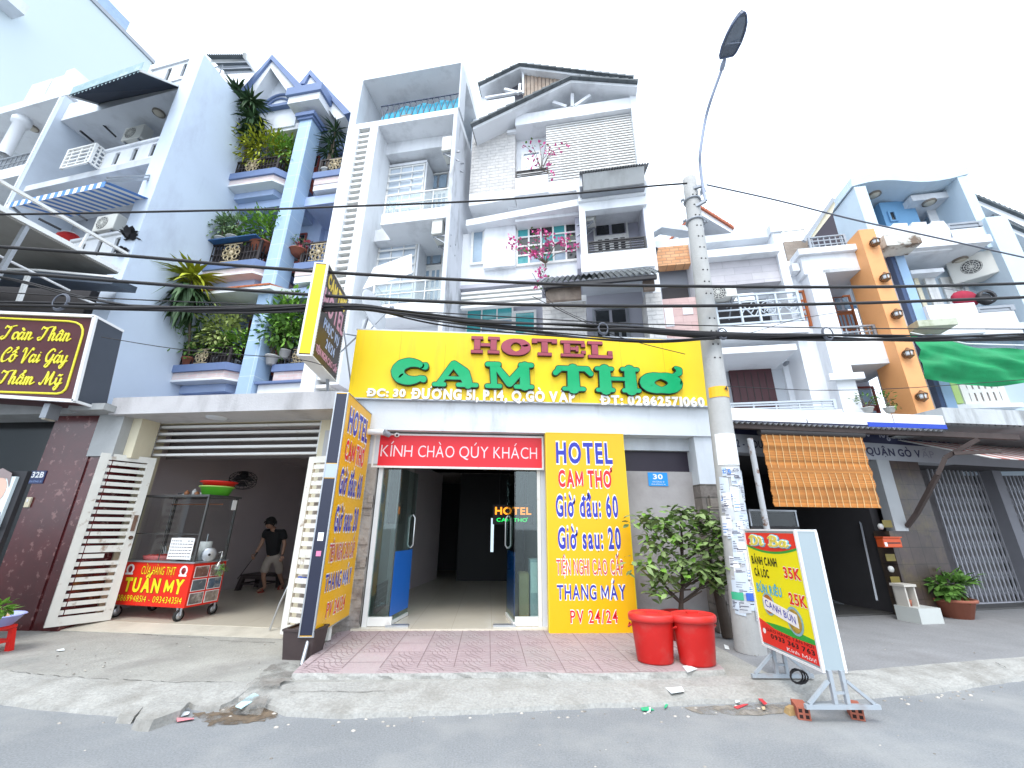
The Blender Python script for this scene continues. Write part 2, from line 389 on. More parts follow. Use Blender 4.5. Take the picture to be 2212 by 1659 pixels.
tag(MB().poly([(-300,-300,RZ),(300,-300,RZ),(300,300,RZ),(-300,300,RZ)]).build('road',ASPH,at=(0,0,RZ)),kind='structure')
kb=[G('c4',x,y,RZ)for x,y in((-900,690),(-300,750),(0,812),(250,855),(560,880),(820,900),(950,912),(1030,925),(1120,905),(1300,830),(1310,850),(1480,870),(1640,800),(1760,830),(1900,870))]
kb+=[G('c5',x,y,RZ)for x,y in((150,905),(500,915),(900,905),(1300,893),(1700,870),(2200,845))]
kb+=[G('c6',x,y,RZ)for x,y in((480,545),(800,530),(1150,520),(1500,508),(1850,478),(2212,425),(2700,330),(3600,170))]
kt=[G('c4',x,y,0)for x,y in((-900,480),(-300,540),(0,575),(330,610),(750,640),(1000,648),(1400,658),(1700,655),(1960,670))]
kt+=[G('c5',x,y,0)for x,y in((170,660),(800,655),(1600,640),(2200,610))]
kt+=[G('c6',x,y,0)for x,y in((560,400),(900,405),(1300,395),(1600,365),(1900,340),(2212,315),(2700,230),(3600,90))]
kbr=rough_edge(kb);ktr=rough_edge(kt,.12,.012)
def lay(mb,A,B,n=160):
 def samp(P,t):
  Ls=[0]
  for a,b in zip(P,P[1:]):Ls.append(Ls[-1]+abs(b.x-a.x))
  q=t*Ls[-1]
  for i in range(len(P)-1):
   if Ls[i+1]>=q:return P[i].lerp(P[i+1],(q-Ls[i])/max(1e-6,Ls[i+1]-Ls[i]))
  return P[-1]
 for i in range(n):
  mb.poly([samp(A,i/n),samp(A,(i+1)/n),samp(B,(i+1)/n),samp(B,i/n)])
lip=[p+Vector((0,.012,.035))for p in kbr]
mb=MB();n=240
def resamp(P,n):
 Ls=[0]
 for a,b in zip(P,P[1:]):Ls.append(Ls[-1]+(b-a).length)
 Q=[];j=0
 for i in range(n+1):
  q=Ls[-1]*i/n
  while j<len(P)-2 and Ls[j+1]<q:j+=1
  Q.append(P[j].lerp(P[j+1],(q-Ls[j])/max(1e-6,Ls[j+1]-Ls[j])))
 return Q
A,B,T=resamp(kbr,n),resamp(lip,n),resamp(ktr,n)
for i in range(n):
 mb.poly([A[i],A[i+1],B[i+1],B[i]]);
 M1,M2=B[i].lerp(T[i],.5)+Vector((0,0,.012)),B[i+1].lerp(T[i+1],.5)+Vector((0,0,.012))
 mb.poly([B[i],B[i+1],M2,M1]);mb.poly([M1,M2,T[i+1],T[i]])
tag(mb.build('kerb_ramp',KERBM,at=(0,4.5,RZ)),kind='structure')
mb=MB()
far=[Vector((-9.5,9.5,0)),Vector((-2.2,9.5,0)),Vector((4,9.5,0)),Vector((30,16,0))]
pr=[p for p in T]
i1=min(range(n),key=lambda i:abs(T[i].x+1.95));i2=min(range(n),key=lambda i:abs(T[i].x-3.1))
mb.poly(T[:i1+1]+[Vector((T[i1].x,9.5,0)),Vector((-14,12.5,0)),Vector((T[0].x,9.5,0))])
tag(mb.build('pavement',APRON,at=(-5,6,0)),kind='structure')
mb=MB();mb.poly(T[i1:i2+1]+[Vector((T[i2].x,9.5,0)),Vector((T[i1].x,9.5,0))])
tag(mb.build('pavement',APRON,at=(0,6,0)),kind='structure')
mb=MB();mb.poly(T[i2:]+[Vector((40,22,0)),Vector((T[i2].x,9.5,0))])
tag(mb.build('pavement',APRON2,at=(8,8,0)),kind='structure')
PINK=mat('pink_tile',(.42,.33,.34),.7,.2,2.2,fine=.1,stain=(.34,.31,.3),samt=.7,ssc=1.1,bump=.25,bsc=60,slo=.45,shi=.65)
GROOVE=mat('tile_groove',(.27,.2,.205),.9,.2,5)
TZ=.05
e0=[G('c5',x,y,TZ)for x,y in((180,598),(700,600),(1200,595),(1790,588),(2200,600))]+[G('c6',560,385,TZ),G('c6',860,372,TZ)]
front=rough_edge(e0,.1,.014)
outl=front+[Vector((3.02,6.9,TZ)),Vector((2.9,7.3,TZ)),Vector((-1.8,7.3,TZ)),G('c5',480,318,TZ),G('c5',240,540,TZ)]
mb=MB();nn=len(outl)
mb.add(outl+[p-Vector((0,0,TZ+.02))for p in outl],[list(range(nn))])
tp=mb.build('tiled_pavement',PINK,at=(.5,6.2,0));tag(tp,kind='structure')
mb=MB();low=[p+Vector((rnd.uniform(-.01,.01),rnd.uniform(-.05,-.005),-TZ-.02))for p in outl]
mid=[p+Vector((0,rnd.uniform(-.02,0),-.02))for p in outl]
for i in range(nn):
 j=(i+1)%nn;mb.poly([mid[i],mid[j],low[j],low[i]]);mb.poly([outl[i],outl[j],mid[j],mid[i]])
tag(mb.build('tiled_pavement_edge',KERBM,at=(.5,6.2,0)),kind='structure')
def inside(x,y):
 c=False
 for a,b in zip(outl,outl[1:]+outl[:1]):
  if(a.y>y)!=(b.y>y)and x<(b.x-a.x)*(y-a.y)/(b.y-a.y)+a.x:c=not c
 return c
mb=MB()
def groove(P,wd):
 for a,b in zip(P,P[1:]):
  if not(inside(*a)and inside(*b)):continue
  a,b=Vector((*a,TZ+.004)),Vector((*b,TZ+.004));s=(b-a).cross(Vector((0,0,1))).normalized()*wd*.5
  mb.poly([a-s,b-s,b+s,a+s])
TS=.4
for i in range(-8,12):
 for j in range(0,8):
  x,y=i*TS+.07,5.12+j*TS
  groove([(x,y),(x,y+TS*.5),(x,y+TS)],.009);groove([(x,y),(x+TS*.5,y),(x+TS,y)],.007)
  if rnd.random()<.04:continue
  fl=0
  for q in(0,1):
   ccx,ccy,sg=(x,y,1)if q==0 else(x+TS,y+TS,-1)
   if fl:ccx=x+TS-(ccx-x)
   for rr in(.07,.13,.19,.25,.31):
    P=[]
    for k in range(8):
     a=R(90*k/7);P.append((ccx+(sg if not fl else-sg)*math.cos(a)*rr,ccy+sg*math.sin(a)*rr))
    groove(P,.006)
tag(mb.build('tile_grooves',GROOVE,at=(.5,6.2,TZ)),kind='structure')
DIRT=mat('wet_dirt',(.19,.14,.095),.7,.45,7,fine=.25,fsc=40,rag=(6,.36,.56),stain=(.05,.045,.04),samt=.8,ssc=3,bump=.5,bsc=20)
WET=mat('damp_concrete',(.27,.26,.24),.7,.35,5,fine=.2,fsc=30,stain=(.12,.1,.085),samt=.8,ssc=4,rag=(4,.42,.66))
P=[G('c4',x,y,RZ+.004)for x,y in((1330,872),(1480,868),(1620,815),(1700,845),(1860,830),(1935,835),(1930,900),(1780,930),(1560,955),(1450,965),(1380,915))]
tag(MB().poly(rough_edge(P+P[:1],.035,.03)[:-1]).build('drain_dirt',DIRT),kind='stuff')
P=[G('c4',x,y,.005)for x,y in((1985,520),(2080,550),(2150,600),(2040,640),(1880,655),(1760,640),(1830,570),(1900,530))]
tag(MB().poly(rough_edge(P+P[:1],.05,.02)[:-1]).build('damp_patch',WET),kind='stuff')
L_,R_=((1770,640,.02),(1700,690,.012),(1640,760,-.012),(1580,820,-.04),(1500,880,RZ+.012)),((2040,640,.02),(1930,680,.012),(1860,750,-.012),(1840,820,-.04),(1800,900,RZ+.012))
mb=MB();A_=[G('c4',*q)+Vector((0,0,.012))for q in L_];B_=[G('c4',*q)+Vector((0,0,.012))for q in R_];A_=rough_edge(A_,.05,.04);B_=rough_edge(B_,.05,.04);A_,B_=resamp(A_,24),resamp(B_,24)
for i in range(24):mb.poly([A_[i],A_[i+1],B_[i+1],B_[i]])
tag(mb.build('damp_patch',WET),kind='stuff')
P=[G('c6',x,y,RZ+.004)for x,y in((680,545),(900,532),(1160,528),(1190,560),(1000,580),(760,575))]
tag(MB().poly(rough_edge(P+P[:1],.06,.02)[:-1]).build('gutter_dust',mat('gutter_dust',(.25,.225,.19),.9,.3,8,fine=.2,rag=(5,.4,.6),stain=(.28,.27,.26),samt=.8,ssc=6),at=None),kind='stuff')
mb=MB()
def crack(k,P,z,wd=.012):
 Q=rough_edge([G(k,x,y,z+.004)for x,y in P],.05,.012)
 for a,b in zip(Q,Q[1:]):
  s=Vector((0,wd*rnd.uniform(.2,.9),0))if abs(b.x-a.x)>abs(b.y-a.y)else Vector((wd*rnd.uniform(.2,.9),0,0));mb.poly([a,b,b+s,a+s])
crack('c4',((640,290),(800,312),(1000,330),(1250,352),(1400,350),(1450,365)),0);crack('c4',((1510,372),(1700,380),(1900,388)),0)
crack('c4',((70,582),(300,610),(750,640)),0,.01);crack('c6',((1340,390),(1500,395)),0);crack('c6',((2080,340),(2130,365)),0)
crack('c5',((160,725),(400,722),(640,728),(820,720)),-.01,.01);crack('c4',((850,640),(1200,660),(1600,655)),0,.01)
mb.build('crack',mat('crack_shadow',(.06,.055,.05),.95,.2,8),at=(-3,5,0));tag(D.objects['crack'],kind='stuff')
# ------- the hotel's ground floor
fH=Fr(0,7.2,0)
hot=thing('hotel_building',(.7,7.2,0),'low white hotel front with an open glass door under the big yellow sign','building')
zb=fH.z('o',1170,935,-.25);zs=fH.z('o',1150,866,-.3)
BEAMM=mat('weathered_beam',(.66,.69,.72),.75,.08,1.5,stain=(.22,.23,.22),samt=.7,ssc=1.6,streak=.28,bump=.15,slo=.54,shi=.75)
uL,uR=fH.u('o',757,1000,0),fH.u('o',1560,1000,-.2)
mb=MB();mb.box(fH,fH.u('o',752,900,-.25),uR+.12,-.25,5.5,zb,4.75);mb.build('beam',BEAMM,hot)
dl=fH.rect('b5',330,375,205,1475)
ul0,ul1=fH.u('b5',230,1200),fH.u('b5',262,1200)
ur0,ur1=fH.u('b5',1412,1000),fH.u('b5',1436,1000)
PEEL=mat('peeling_pillar',(.38,.35,.32),.85,.25,5,stain=(.12,.09,.08),samt=.8,ssc=4,bump=.9,bsc=14)
STONEP=mat('stone_cladding',(.2,.17,.145),.85,.25,6,stain=(.36,.32,.28),samt=.6,ssc=3,bump=.8,bsc=9,brick=(.42,.2,.012,(.15,.13,.12),(.1,.09,.08),0,.5))
mb=MB();mb.box(fH,uL-.45,ul0-.02,-.12,.35,0,zb-.55)
for i in range(26):
 z=rnd.uniform(.1,1.9);mb.box(fH,ul0-.03-rnd.uniform(.05,.28),ul0-.018,-.12-rnd.uniform(.004,.03),-.1,z,z+rnd.uniform(.05,.16))
mb.build('broken_pillar',PEEL,hot)
mb=MB();mb.box(fH,uL-.45,ul0-.02,-.12,.35,zb-.55,zb-.002);mb.build('pillar_top',WHITE2,hot)
up1=fH.u('b6',95,1000,0)
mb=MB();mb.box(fH,ur1+.004,up1+.25,-.05,.3,0,zb-.002);mb.build('door_pillar',WHITE2,hot)
b0,b1=up1+.25,fH.u('b6',1000,600,.05)
zt=fH.z('b6',780,362,.05)
mb=MB();mb.box(fH,b0,b1+.3,.05,.3,0,zt);mb.build('rendered_panel',mat('bare_render',(.36,.34,.34),.8,.1,1.6,stain=(.22,.2,.2),samt=.6,ssc=1.2,bump=.2),hot)
mb=MB();mb.box(fH,b0,b1+.3,.12,.3,zt+.002,zb-.22);mb.build('transom',mat('dark_plum_panel',(.03,.022,.036),.5,.15,2),hot)
mb=MB();mb.box(fH,b0,b1+.3,.02,.3,zb-.218,zb-.002);mb.build('lintel',WHITE2,hot)
p0,p1=fH.u('b6',1035,420,-.2),fH.u('b6',1188,420,-.2);zp=fH.z('b6',1100,440,-.2)
mb=MB();mb.box(fH,p0,p1,-.2,.4,zp,zb-.002);mb.build('pillar_top',WHITE2,hot)
mb=MB();mb.box(fH,p0-.01,p1+.03,-.21,.4,0,zp-.002)
for i in range(30):
 z=rnd.uniform(0,zp-.25);u=rnd.uniform(p0,p1-.25);mb.box(fH,u,u+rnd.uniform(.15,.3),-.225-rnd.uniform(0,.02),-.2,z,z+rnd.uniform(.1,.2))
mb.build('stone_pillar',STONEP,hot)
LX,RX,BK=ul0-.02,ur1+.3,9.0
FLOOR=mat('beige_floor_tile',(.62,.57,.47),.22,.07,1.2,spec=.5,brick=(.6,.6,.004,(.61,.56,.46),(.5,.45,.36),0,0))
WALLC=mat('corridor_wall',(.42,.39,.38),.6,.06,1)
def wallbox(mb,f,u0,u1,d0,d1,z0,z1,t=.1,skip=''):
 if 'l' not in skip:mb.box(f,u0-t,u0,d0,d1,z0,z1)
 if 'r' not in skip:mb.box(f,u1,u1+t,d0,d1,z0,z1)
 if 'b' not in skip:mb.box(f,u0-t,u1+t,d1+.002,d1+t,z0,z1)
 return mb
mb=wallbox(MB(),fH,LX-.05,RX,.36,BK,.0,zb+.2)
for d in(1.7,3.1,5.2):mb.box(fH,LX-.05,LX+.06,d,d+.22,.02,zb+.1)
mb.build('corridor_wall',WALLC,hot)
mb=MB();mb.box(fH,LX-.1,RX+.1,-.18,BK,0.0,.075);mb.build('floor',FLOOR,hot)
mb=MB();mb.box(fH,LX-.1,RX+.1,.36,BK,zb-.0,zb+.15);mb.build('ceiling',WALLC,hot)
mb=MB();mb.box(fH,LX-.05,LX-.02,.9,BK-.1,.08,.52);mb.build('dado',mat('brick_dado',(.13,.085,.06),.6,.15,5,brick=(.22,.09,.008,(.1,.07,.05),(.18,.15,.12),R(90),.5)),hot)
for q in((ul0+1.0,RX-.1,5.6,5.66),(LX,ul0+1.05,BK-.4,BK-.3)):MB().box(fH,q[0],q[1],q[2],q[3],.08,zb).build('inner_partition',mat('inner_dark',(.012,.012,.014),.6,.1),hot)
dr=thing('glass_door',(ul1,7.2,.07),'white framed glass hotel door with both leaves swung inwards','door')
mb=MB();zd=fH.z('b5',900,375,0)
mb.box(fH,ul0,ul1,-.05,.05,.075,zb-.01);mb.box(fH,ur0,ur1,-.05,.05,.075,zb-.01);mb.box(fH,ul1+.002,ur0-.002,-.04,.04,zd+.02,zd+.1)
mb.build('frame',METALW,dr)
fxl,fxr=fH.u('b5',375,1460),fH.u('b5',1250,1460)
GLS=glass('door_glass',(.74,.86,.84),.1)
BLUEF=mat('blue_film',(.015,.13,.5),.35,.05)
for(a,b)in((ul1+.002,fxl-.01),(fxr+.01,ur0-.002)):
 g=MB().box(fH,a,b,-.006,.006,.22,zd).build('side_pane',GLS,dr)
 MB().box(fH,a,a+.36 if a<0 else b,-.03,.03,.08,.2).build('patch_fitting',METALW,g)if a<0 else MB().box(fH,b-.36,b,-.03,.03,.08,.2).build('patch_fitting',METALW,g)
for hx,sg,an in((fxl,1,80),(fxr,-1,84)):
 fL=Fr(hx,7.2,an if sg>0 else 180-an);W_=.82
 lf=MB().box(fL,.01,W_,-.006,.006,.12,zd-.03).build('door_leaf',GLS,dr)
 MB().box(fL,.02,W_-.005,-.009,-.0065,.2,1.12).build('privacy_film',BLUEF,lf)
 MB().box(fL,.0,W_,-.02,.02,.08,.125).build('bottom_rail',METALW,lf)
 h=MB()
 for s in(-.05,.05):
  h.tube([fL.w(W_-.12,s*.2,1.15),fL.w(W_-.12,s,1.2),fL.w(W_-.12,s,1.65),fL.w(W_-.12,s*.2,1.7)],.014,8)
 h.build('handle',mat('brushed_steel',(.6,.6,.6),.3,.05,metal=.9),lf)
 MB().wb(min(hx-.02*sg,hx+.32*sg),max(hx-.02*sg,hx+.32*sg),7.13,7.24,.0755,.1).build('floor_spring',STEEL,dr)
pic=thing('picture_frame',(LX,8.5,1.6),'large dark framed picture hanging on the corridor wall behind the glass','picture')
yy=(8.35,9.3)
MB().wb(LX-.049,LX-.0,yy[0],yy[1],1.55,2.95).build('frame',mat('dark_frame',(.016,.013,.014),.5,.2),pic)
MB().wb(LX+.001,LX+.004,yy[0]+.09,yy[1]-.09,1.66,2.84).build('canvas',mat('dark_canvas',(.03,.018,.018),.6,.6,3,stain=(.09,.03,.03),samt=.8,ssc=2.5),pic)
led=thing('glowing_sign',(.1,9.6,2.0),'glowing orange and green lettered sign hanging in the dark corridor','sign')
fl=Fr(0,9.9,0);r1=fl.rect('b5',1118,700,1368,650);r2=fl.rect('b5',1128,748,1345,725)
lettering(MB(),fl,'HOTEL',r1,0,.02,.03).build('orange_letters',mat('led_orange',(.8,.25,.02),.5,0,emit=(1,.28,.015),es=1.2),led)
lettering(MB(),fl,'CAM THƠ',r2,0,.02,.02,base=(0,.72)).build('green_letters',mat('led_green',(.02,.6,.1),.5,0,emit=(.01,.75,.12),es=.9),led)
MB().box(fl,r1[0]-.05,r1[1]+.05,.0,.04,r2[2]-.06,r1[3]+.05).build('back_panel',SIGNK,led)
[MB().tube([fl.w(u,.02,r1[3]+.05),fl.w(u,.02,zb)],.008,5).build('hanger',BLACKM,led)for u in(r1[0]+.1,r1[1]-.1)]
r=fl.rect('b5',1095,715,1112,985)
tag(MB().box(fl,r[0],r[1],1.5,1.6,r[2],r[3]).build('light_strip',mat('strip_light',(.7,.8,.9),.5,0,emit=(.5,.62,.7),es=.8)),'narrow upright pale light tube glowing at the end of the corridor','lamp')
c=thing('storage_box',(.6,7.7,.08),'tan cardboard box standing behind the right hotel door pane','box')
MB().wb(ur0-.28,ur0-.12,7.45,7.75,.08,.78).build('carton',mat('cardboard',(.38,.27,.14),.8,.1),c);MB().wb(ur0-.27,ur0-.13,7.46,7.74,.781,.795).build('flap',mat('cardboard_dark',(.3,.2,.1),.8,.1),c)
c=thing('metal_cabinet',(.75,7.6,.08),'pale grey narrow cabinet standing behind the right hotel door pane','cabinet')
MB().wb(ur0-.1,ur0+.1,7.42,7.8,.08,1.0).build('body',mat('pale_grey_cabinet',(.45,.48,.5),.5,.08),c);MB().wb(ur0-.09,ur0+.09,7.412,7.419,.5,.96).build('door',METALW,c)
fY=Fr(0,6.86,0)
sg=thing('hotel_sign',(.7,6.86,3.5),'long bright yellow hotel signboard with raised maroon and green letters','sign')
tl,tr,br_,bl=[fY.at('o',*p)for p in((770,710),(1520,738),(1540,880),(754,855))]
zt_,zb_=(tl[1]+tr[1])/2,(bl[1]+br_[1])/2;uy0,uy1=(tl[0]+bl[0])/2,(tr[0]+br_[0])/2
MB().box(fY,uy0,uy1,0,.075,zb_,zt_).build('board',YELLOW,sg)
mb=MB();mb.box(fY,uy0-.02,uy1+.02,.001,.08,zt_+.001,zt_+.025);mb.box(fY,uy0-.02,uy1+.02,-.004,.08,zb_-.02,zb_-.001);mb.build('frame',STEEL,sg)
for i in range(1,8):MB().box(fY,uy0+(uy1-uy0)*i/8-.0025,uy0+(uy1-uy0)*i/8+.0025,-.0012,-.0002,zb_,zt_).build('panel_seam',mat('seam_ochre',(.5,.33,.01),.5,.1),sg)
def slab(ch):
 H={'H':[(0,0,.42,.2),(0,.8,.42,1),(.58,0,1,.2),(.58,.8,1,1),(.1,.19,.33,.81),(.67,.19,.9,.81),(.32,.4,.68,.6)],'T':[(0,.72,.22,1),(.78,.72,1,1),(.2,.8,.8,1),(.37,.19,.63,.81),(.22,0,.78,.2)],'E':[(0,0,.9,.2),(0,.8,.95,1),(.12,.19,.38,.81),(.37,.4,.62,.6),(.8,.6,.97,.81),(.8,.19,.98,.4),(.58,.32,.7,.68)],'L':[(0,0,1,.2),(0,.8,.62,1),(.15,.19,.42,.81),(.8,.19,1,.45)]}
 return H[ch]
MAROON=mat('maroon_letter',(.33,.055,.085),.4,.08,4);MAROOND=mat('maroon_letter_side',(.09,.02,.03),.5,.1)
for ch,xa,ya,xb,yb in(('H',282,912,553,762),('O',572,935,830,778),('T',850,935,1082,783),('E',1118,945,1348,800),('L',1372,958,1588,808)):
 q=fY.rect('d1',xa,ya,xb,yb,-.09);wq,hq=q[1]-q[0],q[3]-q[2]
 a,b=MB(),MB()
 if ch=='O':
  O=arc(.5,.5,.36,.36,0,360,.15,n=24);O=[(x,y,.15 if abs(y-.5)<.0 else .11+.07*abs(x-.5)/.36)for x,y,r_ in O]
  strokes(a,fY,[O],q,(1,1),-.06,-.056,-.012);strokes(b,fY,[O],q,(1,1),-.055,-.0005,.0)
 else:
  for i,(x0,y0,x1,y1)in enumerate(slab(ch)):
   a.box(fY,q[0]+x0*wq+.006,q[0]+x1*wq-.006,-.06-.0003*i,-.056,q[2]+y0*hq+.006,q[2]+y1*hq-.006)
   b.box(fY,q[0]+x0*wq,q[0]+x1*wq,-.055-.0003*i,-.0005,q[2]+y0*hq,q[2]+y1*hq)
 lt=b.build('maroon_letter',MAROOND,sg);a.build('letter_face',MAROON,lt)
GREEN=mat('green_letter',(.0,.36,.13),.3,.06,3,stain=(.02,.5,.22),samt=.4,ssc=2);GREEND=mat('green_letter_side',(.008,.022,.014),.5,.1)
LET={'C':((1.7,1),[arc(.86,.5,.56,.34,42,180,.13,.3,14),arc(.86,.5,.56,.34,180,312,.3,.13,14),[(1.28,.73,.13),(1.42,.72,.17)],[(1.24,.25,.13),(1.4,.22,.15)]]),'A':((1.9,1),[[(.82,.84,.15),(.3,.12,.13)],[(.86,.84,.16),(1.28,.5,.24),(1.45,.14,.2)],[(.5,.34,.08),(1.3,.34,.08)],[(.12,.1,.1),(.52,.1,.1)],[(1.05,.1,.1),(1.78,.1,.1)]]),'M':((1.75,1),[[(.3,.86,.13),(.36,.14,.13)],[(1.4,.86,.17),(1.4,.14,.2)],[(.36,.88,.12),(.88,.22,.16)],[(.88,.22,.16),(1.4,.86,.15)],[(.12,.88,.11),(.5,.88,.11)],[(1.26,.88,.11),(1.63,.88,.11)],[(.12,.1,.1),(.56,.1,.1)],[(1.1,.1,.1),(1.64,.1,.1)]]),'T':((1.5,1),[[(.24,.86,.12),(1.26,.86,.12)],[(.75,.84,.22),(.75,.14,.24)],[(.26,.82,.13),(.13,.68,.12)],[(1.24,.82,.13),(1.37,.68,.12)],[(.42,.1,.1),(1.1,.1,.1)]]),'H':((1.7,1),[[(.4,.86,.22),(.4,.14,.24)],[(1.3,.86,.22),(1.3,.14,.24)],[(.4,.52,.09),(1.3,.52,.09)],[(.12,.89,.1),(.66,.89,.1)],[(1.04,.89,.1),(1.58,.89,.1)],[(.12,.1,.1),(.66,.1,.1)],[(1.04,.1,.1),(1.58,.1,.1)]]),'O':((1.7,1.35),[arc(.82,.5,.52,.32,0,360,.24,.24,28),[(1.32,.85,.12),(1.5,.98,.14),(1.52,1.15,.13),(1.42,1.22,.1)]])}
LET['O']=((1.7,1.35),[[(x,y,.15+.14*abs(x-.82)/.52)for x,y,r_ in arc(.82,.5,.5,.32,0,360,.2,n=30)],LET['O'][1][1]])
for ch,xa,ya,xb,yb in(('C',315,392,565,248),('A',555,408,842,258),('M',858,418,1155,266),('T',1255,432,1495,285),('H',1500,440,1762,293),('O',1755,446,2010,284)):
 q=fY.rect('d4',xa,ya,xb,yb,-.12);bx,ST=LET[ch]
 b=strokes(MB(),fY,ST,q,bx,-.07,-.0005,.0).build('green_letter',GREEND,sg)
 strokes(MB(),fY,ST,q,bx,-.075,-.069,-.026).build('letter_face',GREEN,b)
for txt,xa,ya,xb,yb,tr_ in(('ĐC: 30',185,463,415,428,.02),('ĐƯỜNG 51, P.14, Q.GÒ VẤP',440,477,1382,445,.02),('ĐT: 02862571060',1527,510,2120,476,.02)):
 q=fY.rect('d4',xa,ya,xb,yb,-.04)
 a,b=fY.at('d4',xa,ya,-.04),fY.at('d4',xb,ya+(0 if xb<500 else 0),-.04)
 lettering(MB(),fY,txt,(q[0],q[1],q[2],q[3]),0,.04,.045,.0,base=(0,.69),mw=.03).build('white_letters',SIGNW,sg)
bn=thing('welcome_banner',(-.5,7.08,2.4),'red welcome banner with pale capitals above the glass door','sign')
q=fH.rect('b5',300,150,1443,380,-.11);
MB().box(fH,q[0],q[1],-.11,-.06,q[2],q[3]).build('board',RED,bn)
mb=MB()
for z in(q[2]-.03,q[3]):mb.box(fH,q[0]-.03,q[1]+.03,-.125,-.055,z,z+.03)
for u in(q[0]-.03,q[1]):mb.box(fH,u,u+.03,-.125,-.055,q[2]+.0005,q[3]-.0005)
mb.build('frame',METALW,bn)
h=q[3]-q[2]
for txt,a,b in(('KÍNH',330,548),('CHÀO',588,838),('QÚY',872,1072),('KHÁCH',1108,1408)):
 u0,u1=fH.u('b5',a,250,-.11),fH.u('b5',b,250,-.11)
 lettering(MB(),fH,txt,(u0,u1,q[2]+h*.3,q[2]+h*.68),-.11,.003,-.005,.03,base=(0,.69)).build('pale_letters',mat('banner_pink_white',(.8,.6,.62),.5,.03),bn)
cc=thing('security_camera',fH.w(fH.u('b5',440,150,-.13),-.14,fH.z('b5',440,150,-.13)),'small white dome security camera on the corner of the red banner','camera')
p=ORG[cc.name];MB().ball(p,.05,12,8,(1,.8,.8)).build('housing',SIGNW,cc);MB().ball(p+Vector((.012,-.035,-.012)),.02).build('lens',SIGNK,cc)
mb=MB();p0=fH.w(fH.u('b5',230,130,-.3),-.32,fH.z('b5',300,130,-.3));
lampt=thing('tube_lamp',p0,'white capped tube lamp fixed beside the red banner under the beam','lamp')
MB().tube([p0,p0+Vector((.28,.02,.0))],.05,12).build('tube',METALW,lampt);MB().tube([p0+Vector((.28,.02,0)),p0+Vector((.36,.1,-.03))],[.055,.045],12).build('end_cap',METALG,lampt)
LINES=[('HOTEL',SIGNB,.055,.165,.12,.845,.03,.0),('CAM THƠ',RED,.21,.295,.14,.83,.035,.0),('Giờ đầu: 60',SIGNB,.335,.45,.10,.87,.028,0),('Giờ sau: 20',SIGNB,.50,.61,.115,.875,.028,0),('TIỆN NGHI CAO CẤP',mat('sign_pale_red',(.55,.06,.08),.5,.03),.665,.735,.09,.885,0,0),('THANG MÁY',SIGNB,.785,.85,.09,.89,.012,0),('PV 24/24',RED,.9,.955,.235,.775,.008,0)]
def price_board(f,u0,u1,z0,z1,d,par,n=('HOTEL',)):
 W,H=u1-u0,z1-z0
 for txt,m_,t0,t1,a,b,off,sh in LINES:
  bs=(0,.76)if txt[0]in 'G' else(0,.69);rc=(u0+W*a,u0+W*b,z1-H*t1,z1-H*t0)
  g=lettering(MB(),f,txt,rc,d,.003,off+.05,.05,base=bs).build('letter_outline',SIGNW,par)
  lettering(MB(),f,txt,rc,d-.003,.003,off,.05,base=bs).build('letters',m_,par)
sb=thing('price_board',(1.6,6.9,0),'upright yellow price board leaning flat beside the hotel entrance','sign')
fP=Fr(0,6.84,0);q=(fP.u('b6',88,500),fP.u('b6',590,500),.05,fP.z('b6',300,127))
q=(fP.u('b6',92,740),fP.u('b6',603,740),q[2],q[3])
MB().box(fP,q[0],q[1],0,.14,q[2],q[3]).build('face',YELLOWD,sb)
mb=MB()
for a in((q[0]-.012,q[0]),(q[1],q[1]+.012)):mb.box(fP,a[0],a[1],-.004,.15,q[2]-.01,q[3]+.01)
for a in((q[2]-.012,q[2]),(q[3],q[3]+.012)):mb.box(fP,q[0],q[1],-.004,.15,a[0],a[1])
mb.build('frame',mat('yellow_trim',(.75,.55,.02),.4,.05),sb)
price_board(fP,q[0],q[1],q[2],q[3],0,sb)
Y0=5.75
nt_,nb_=VY('o',751,849,Y0),VY('o',678,1375,Y0);ft=G('o',806.5,899.4,nt_.z)
ang=math.degrees(math.atan2(ft.y-Y0,ft.x-(nt_.x+nb_.x)/2));xn=(nt_.x+nb_.x)/2
fJ=Fr(xn,Y0,ang);wj=math.hypot(ft.x-xn,ft.y-Y0);zj0,zj1=nb_.z,nt_.z
pj=thing('price_board',(xn,Y0,zj0),'tall yellow price board jutting out from the wall towards the street, seen edge on','sign')
MB().box(fJ,0,wj,0,.17,zj0,zj1).build('face',YELLOWD,pj)
fK=Fr(*fJ.w(0,.17,0).xy,ang-90)
for a,b,c_,m_ in((.0,.61,-.003,'lo'),(.67,1,-.003,'hi')):
 MB().box(fK,.012,.158,-.003,-.0005,zj0+(zj1-zj0)*a+.01,zj0+(zj1-zj0)*b-.01).build('dark_end_panel',mat('dark_blue_panel',(.022,.026,.05),.25,.15,1),pj)
MB().box(fK,.012,.158,-.003,-.0005,zj0+(zj1-zj0)*.61,zj0+(zj1-zj0)*.67).build('pale_end_panel',mat('pale_panel',(.4,.46,.52),.3,.1),pj)
mb=MB()
for uu in((-.004,.012),(.158,.174)):mb.box(fK,uu[0],uu[1],-.008,-.0035,zj0,zj1)
mb.box(fJ,0,wj,-.008,.178,zj1+.0005,zj1+.012);mb.box(fJ,0,wj,-.008,.178,zj0-.012,zj0-.0005);mb.box(fJ,.0,.014,-.008,-.0005,zj0,zj1);mb.box(fJ,wj-.014,wj,-.008,-.0005,zj0,zj1);mb.build('frame',STEEL,pj)
price_board(fJ,.015,wj-.01,zj0,zj1,0,pj)
MB().box(fK,.05,.12,-.005,-.0032,1.32,1.42).build('torn_sticker',SIGNW,pj);MB().box(fK,.06,.12,-.005,-.0032,1.14,1.2).build('pink_sticker',mat('pink_sticker',(.7,.2,.35),.5,.1),pj)
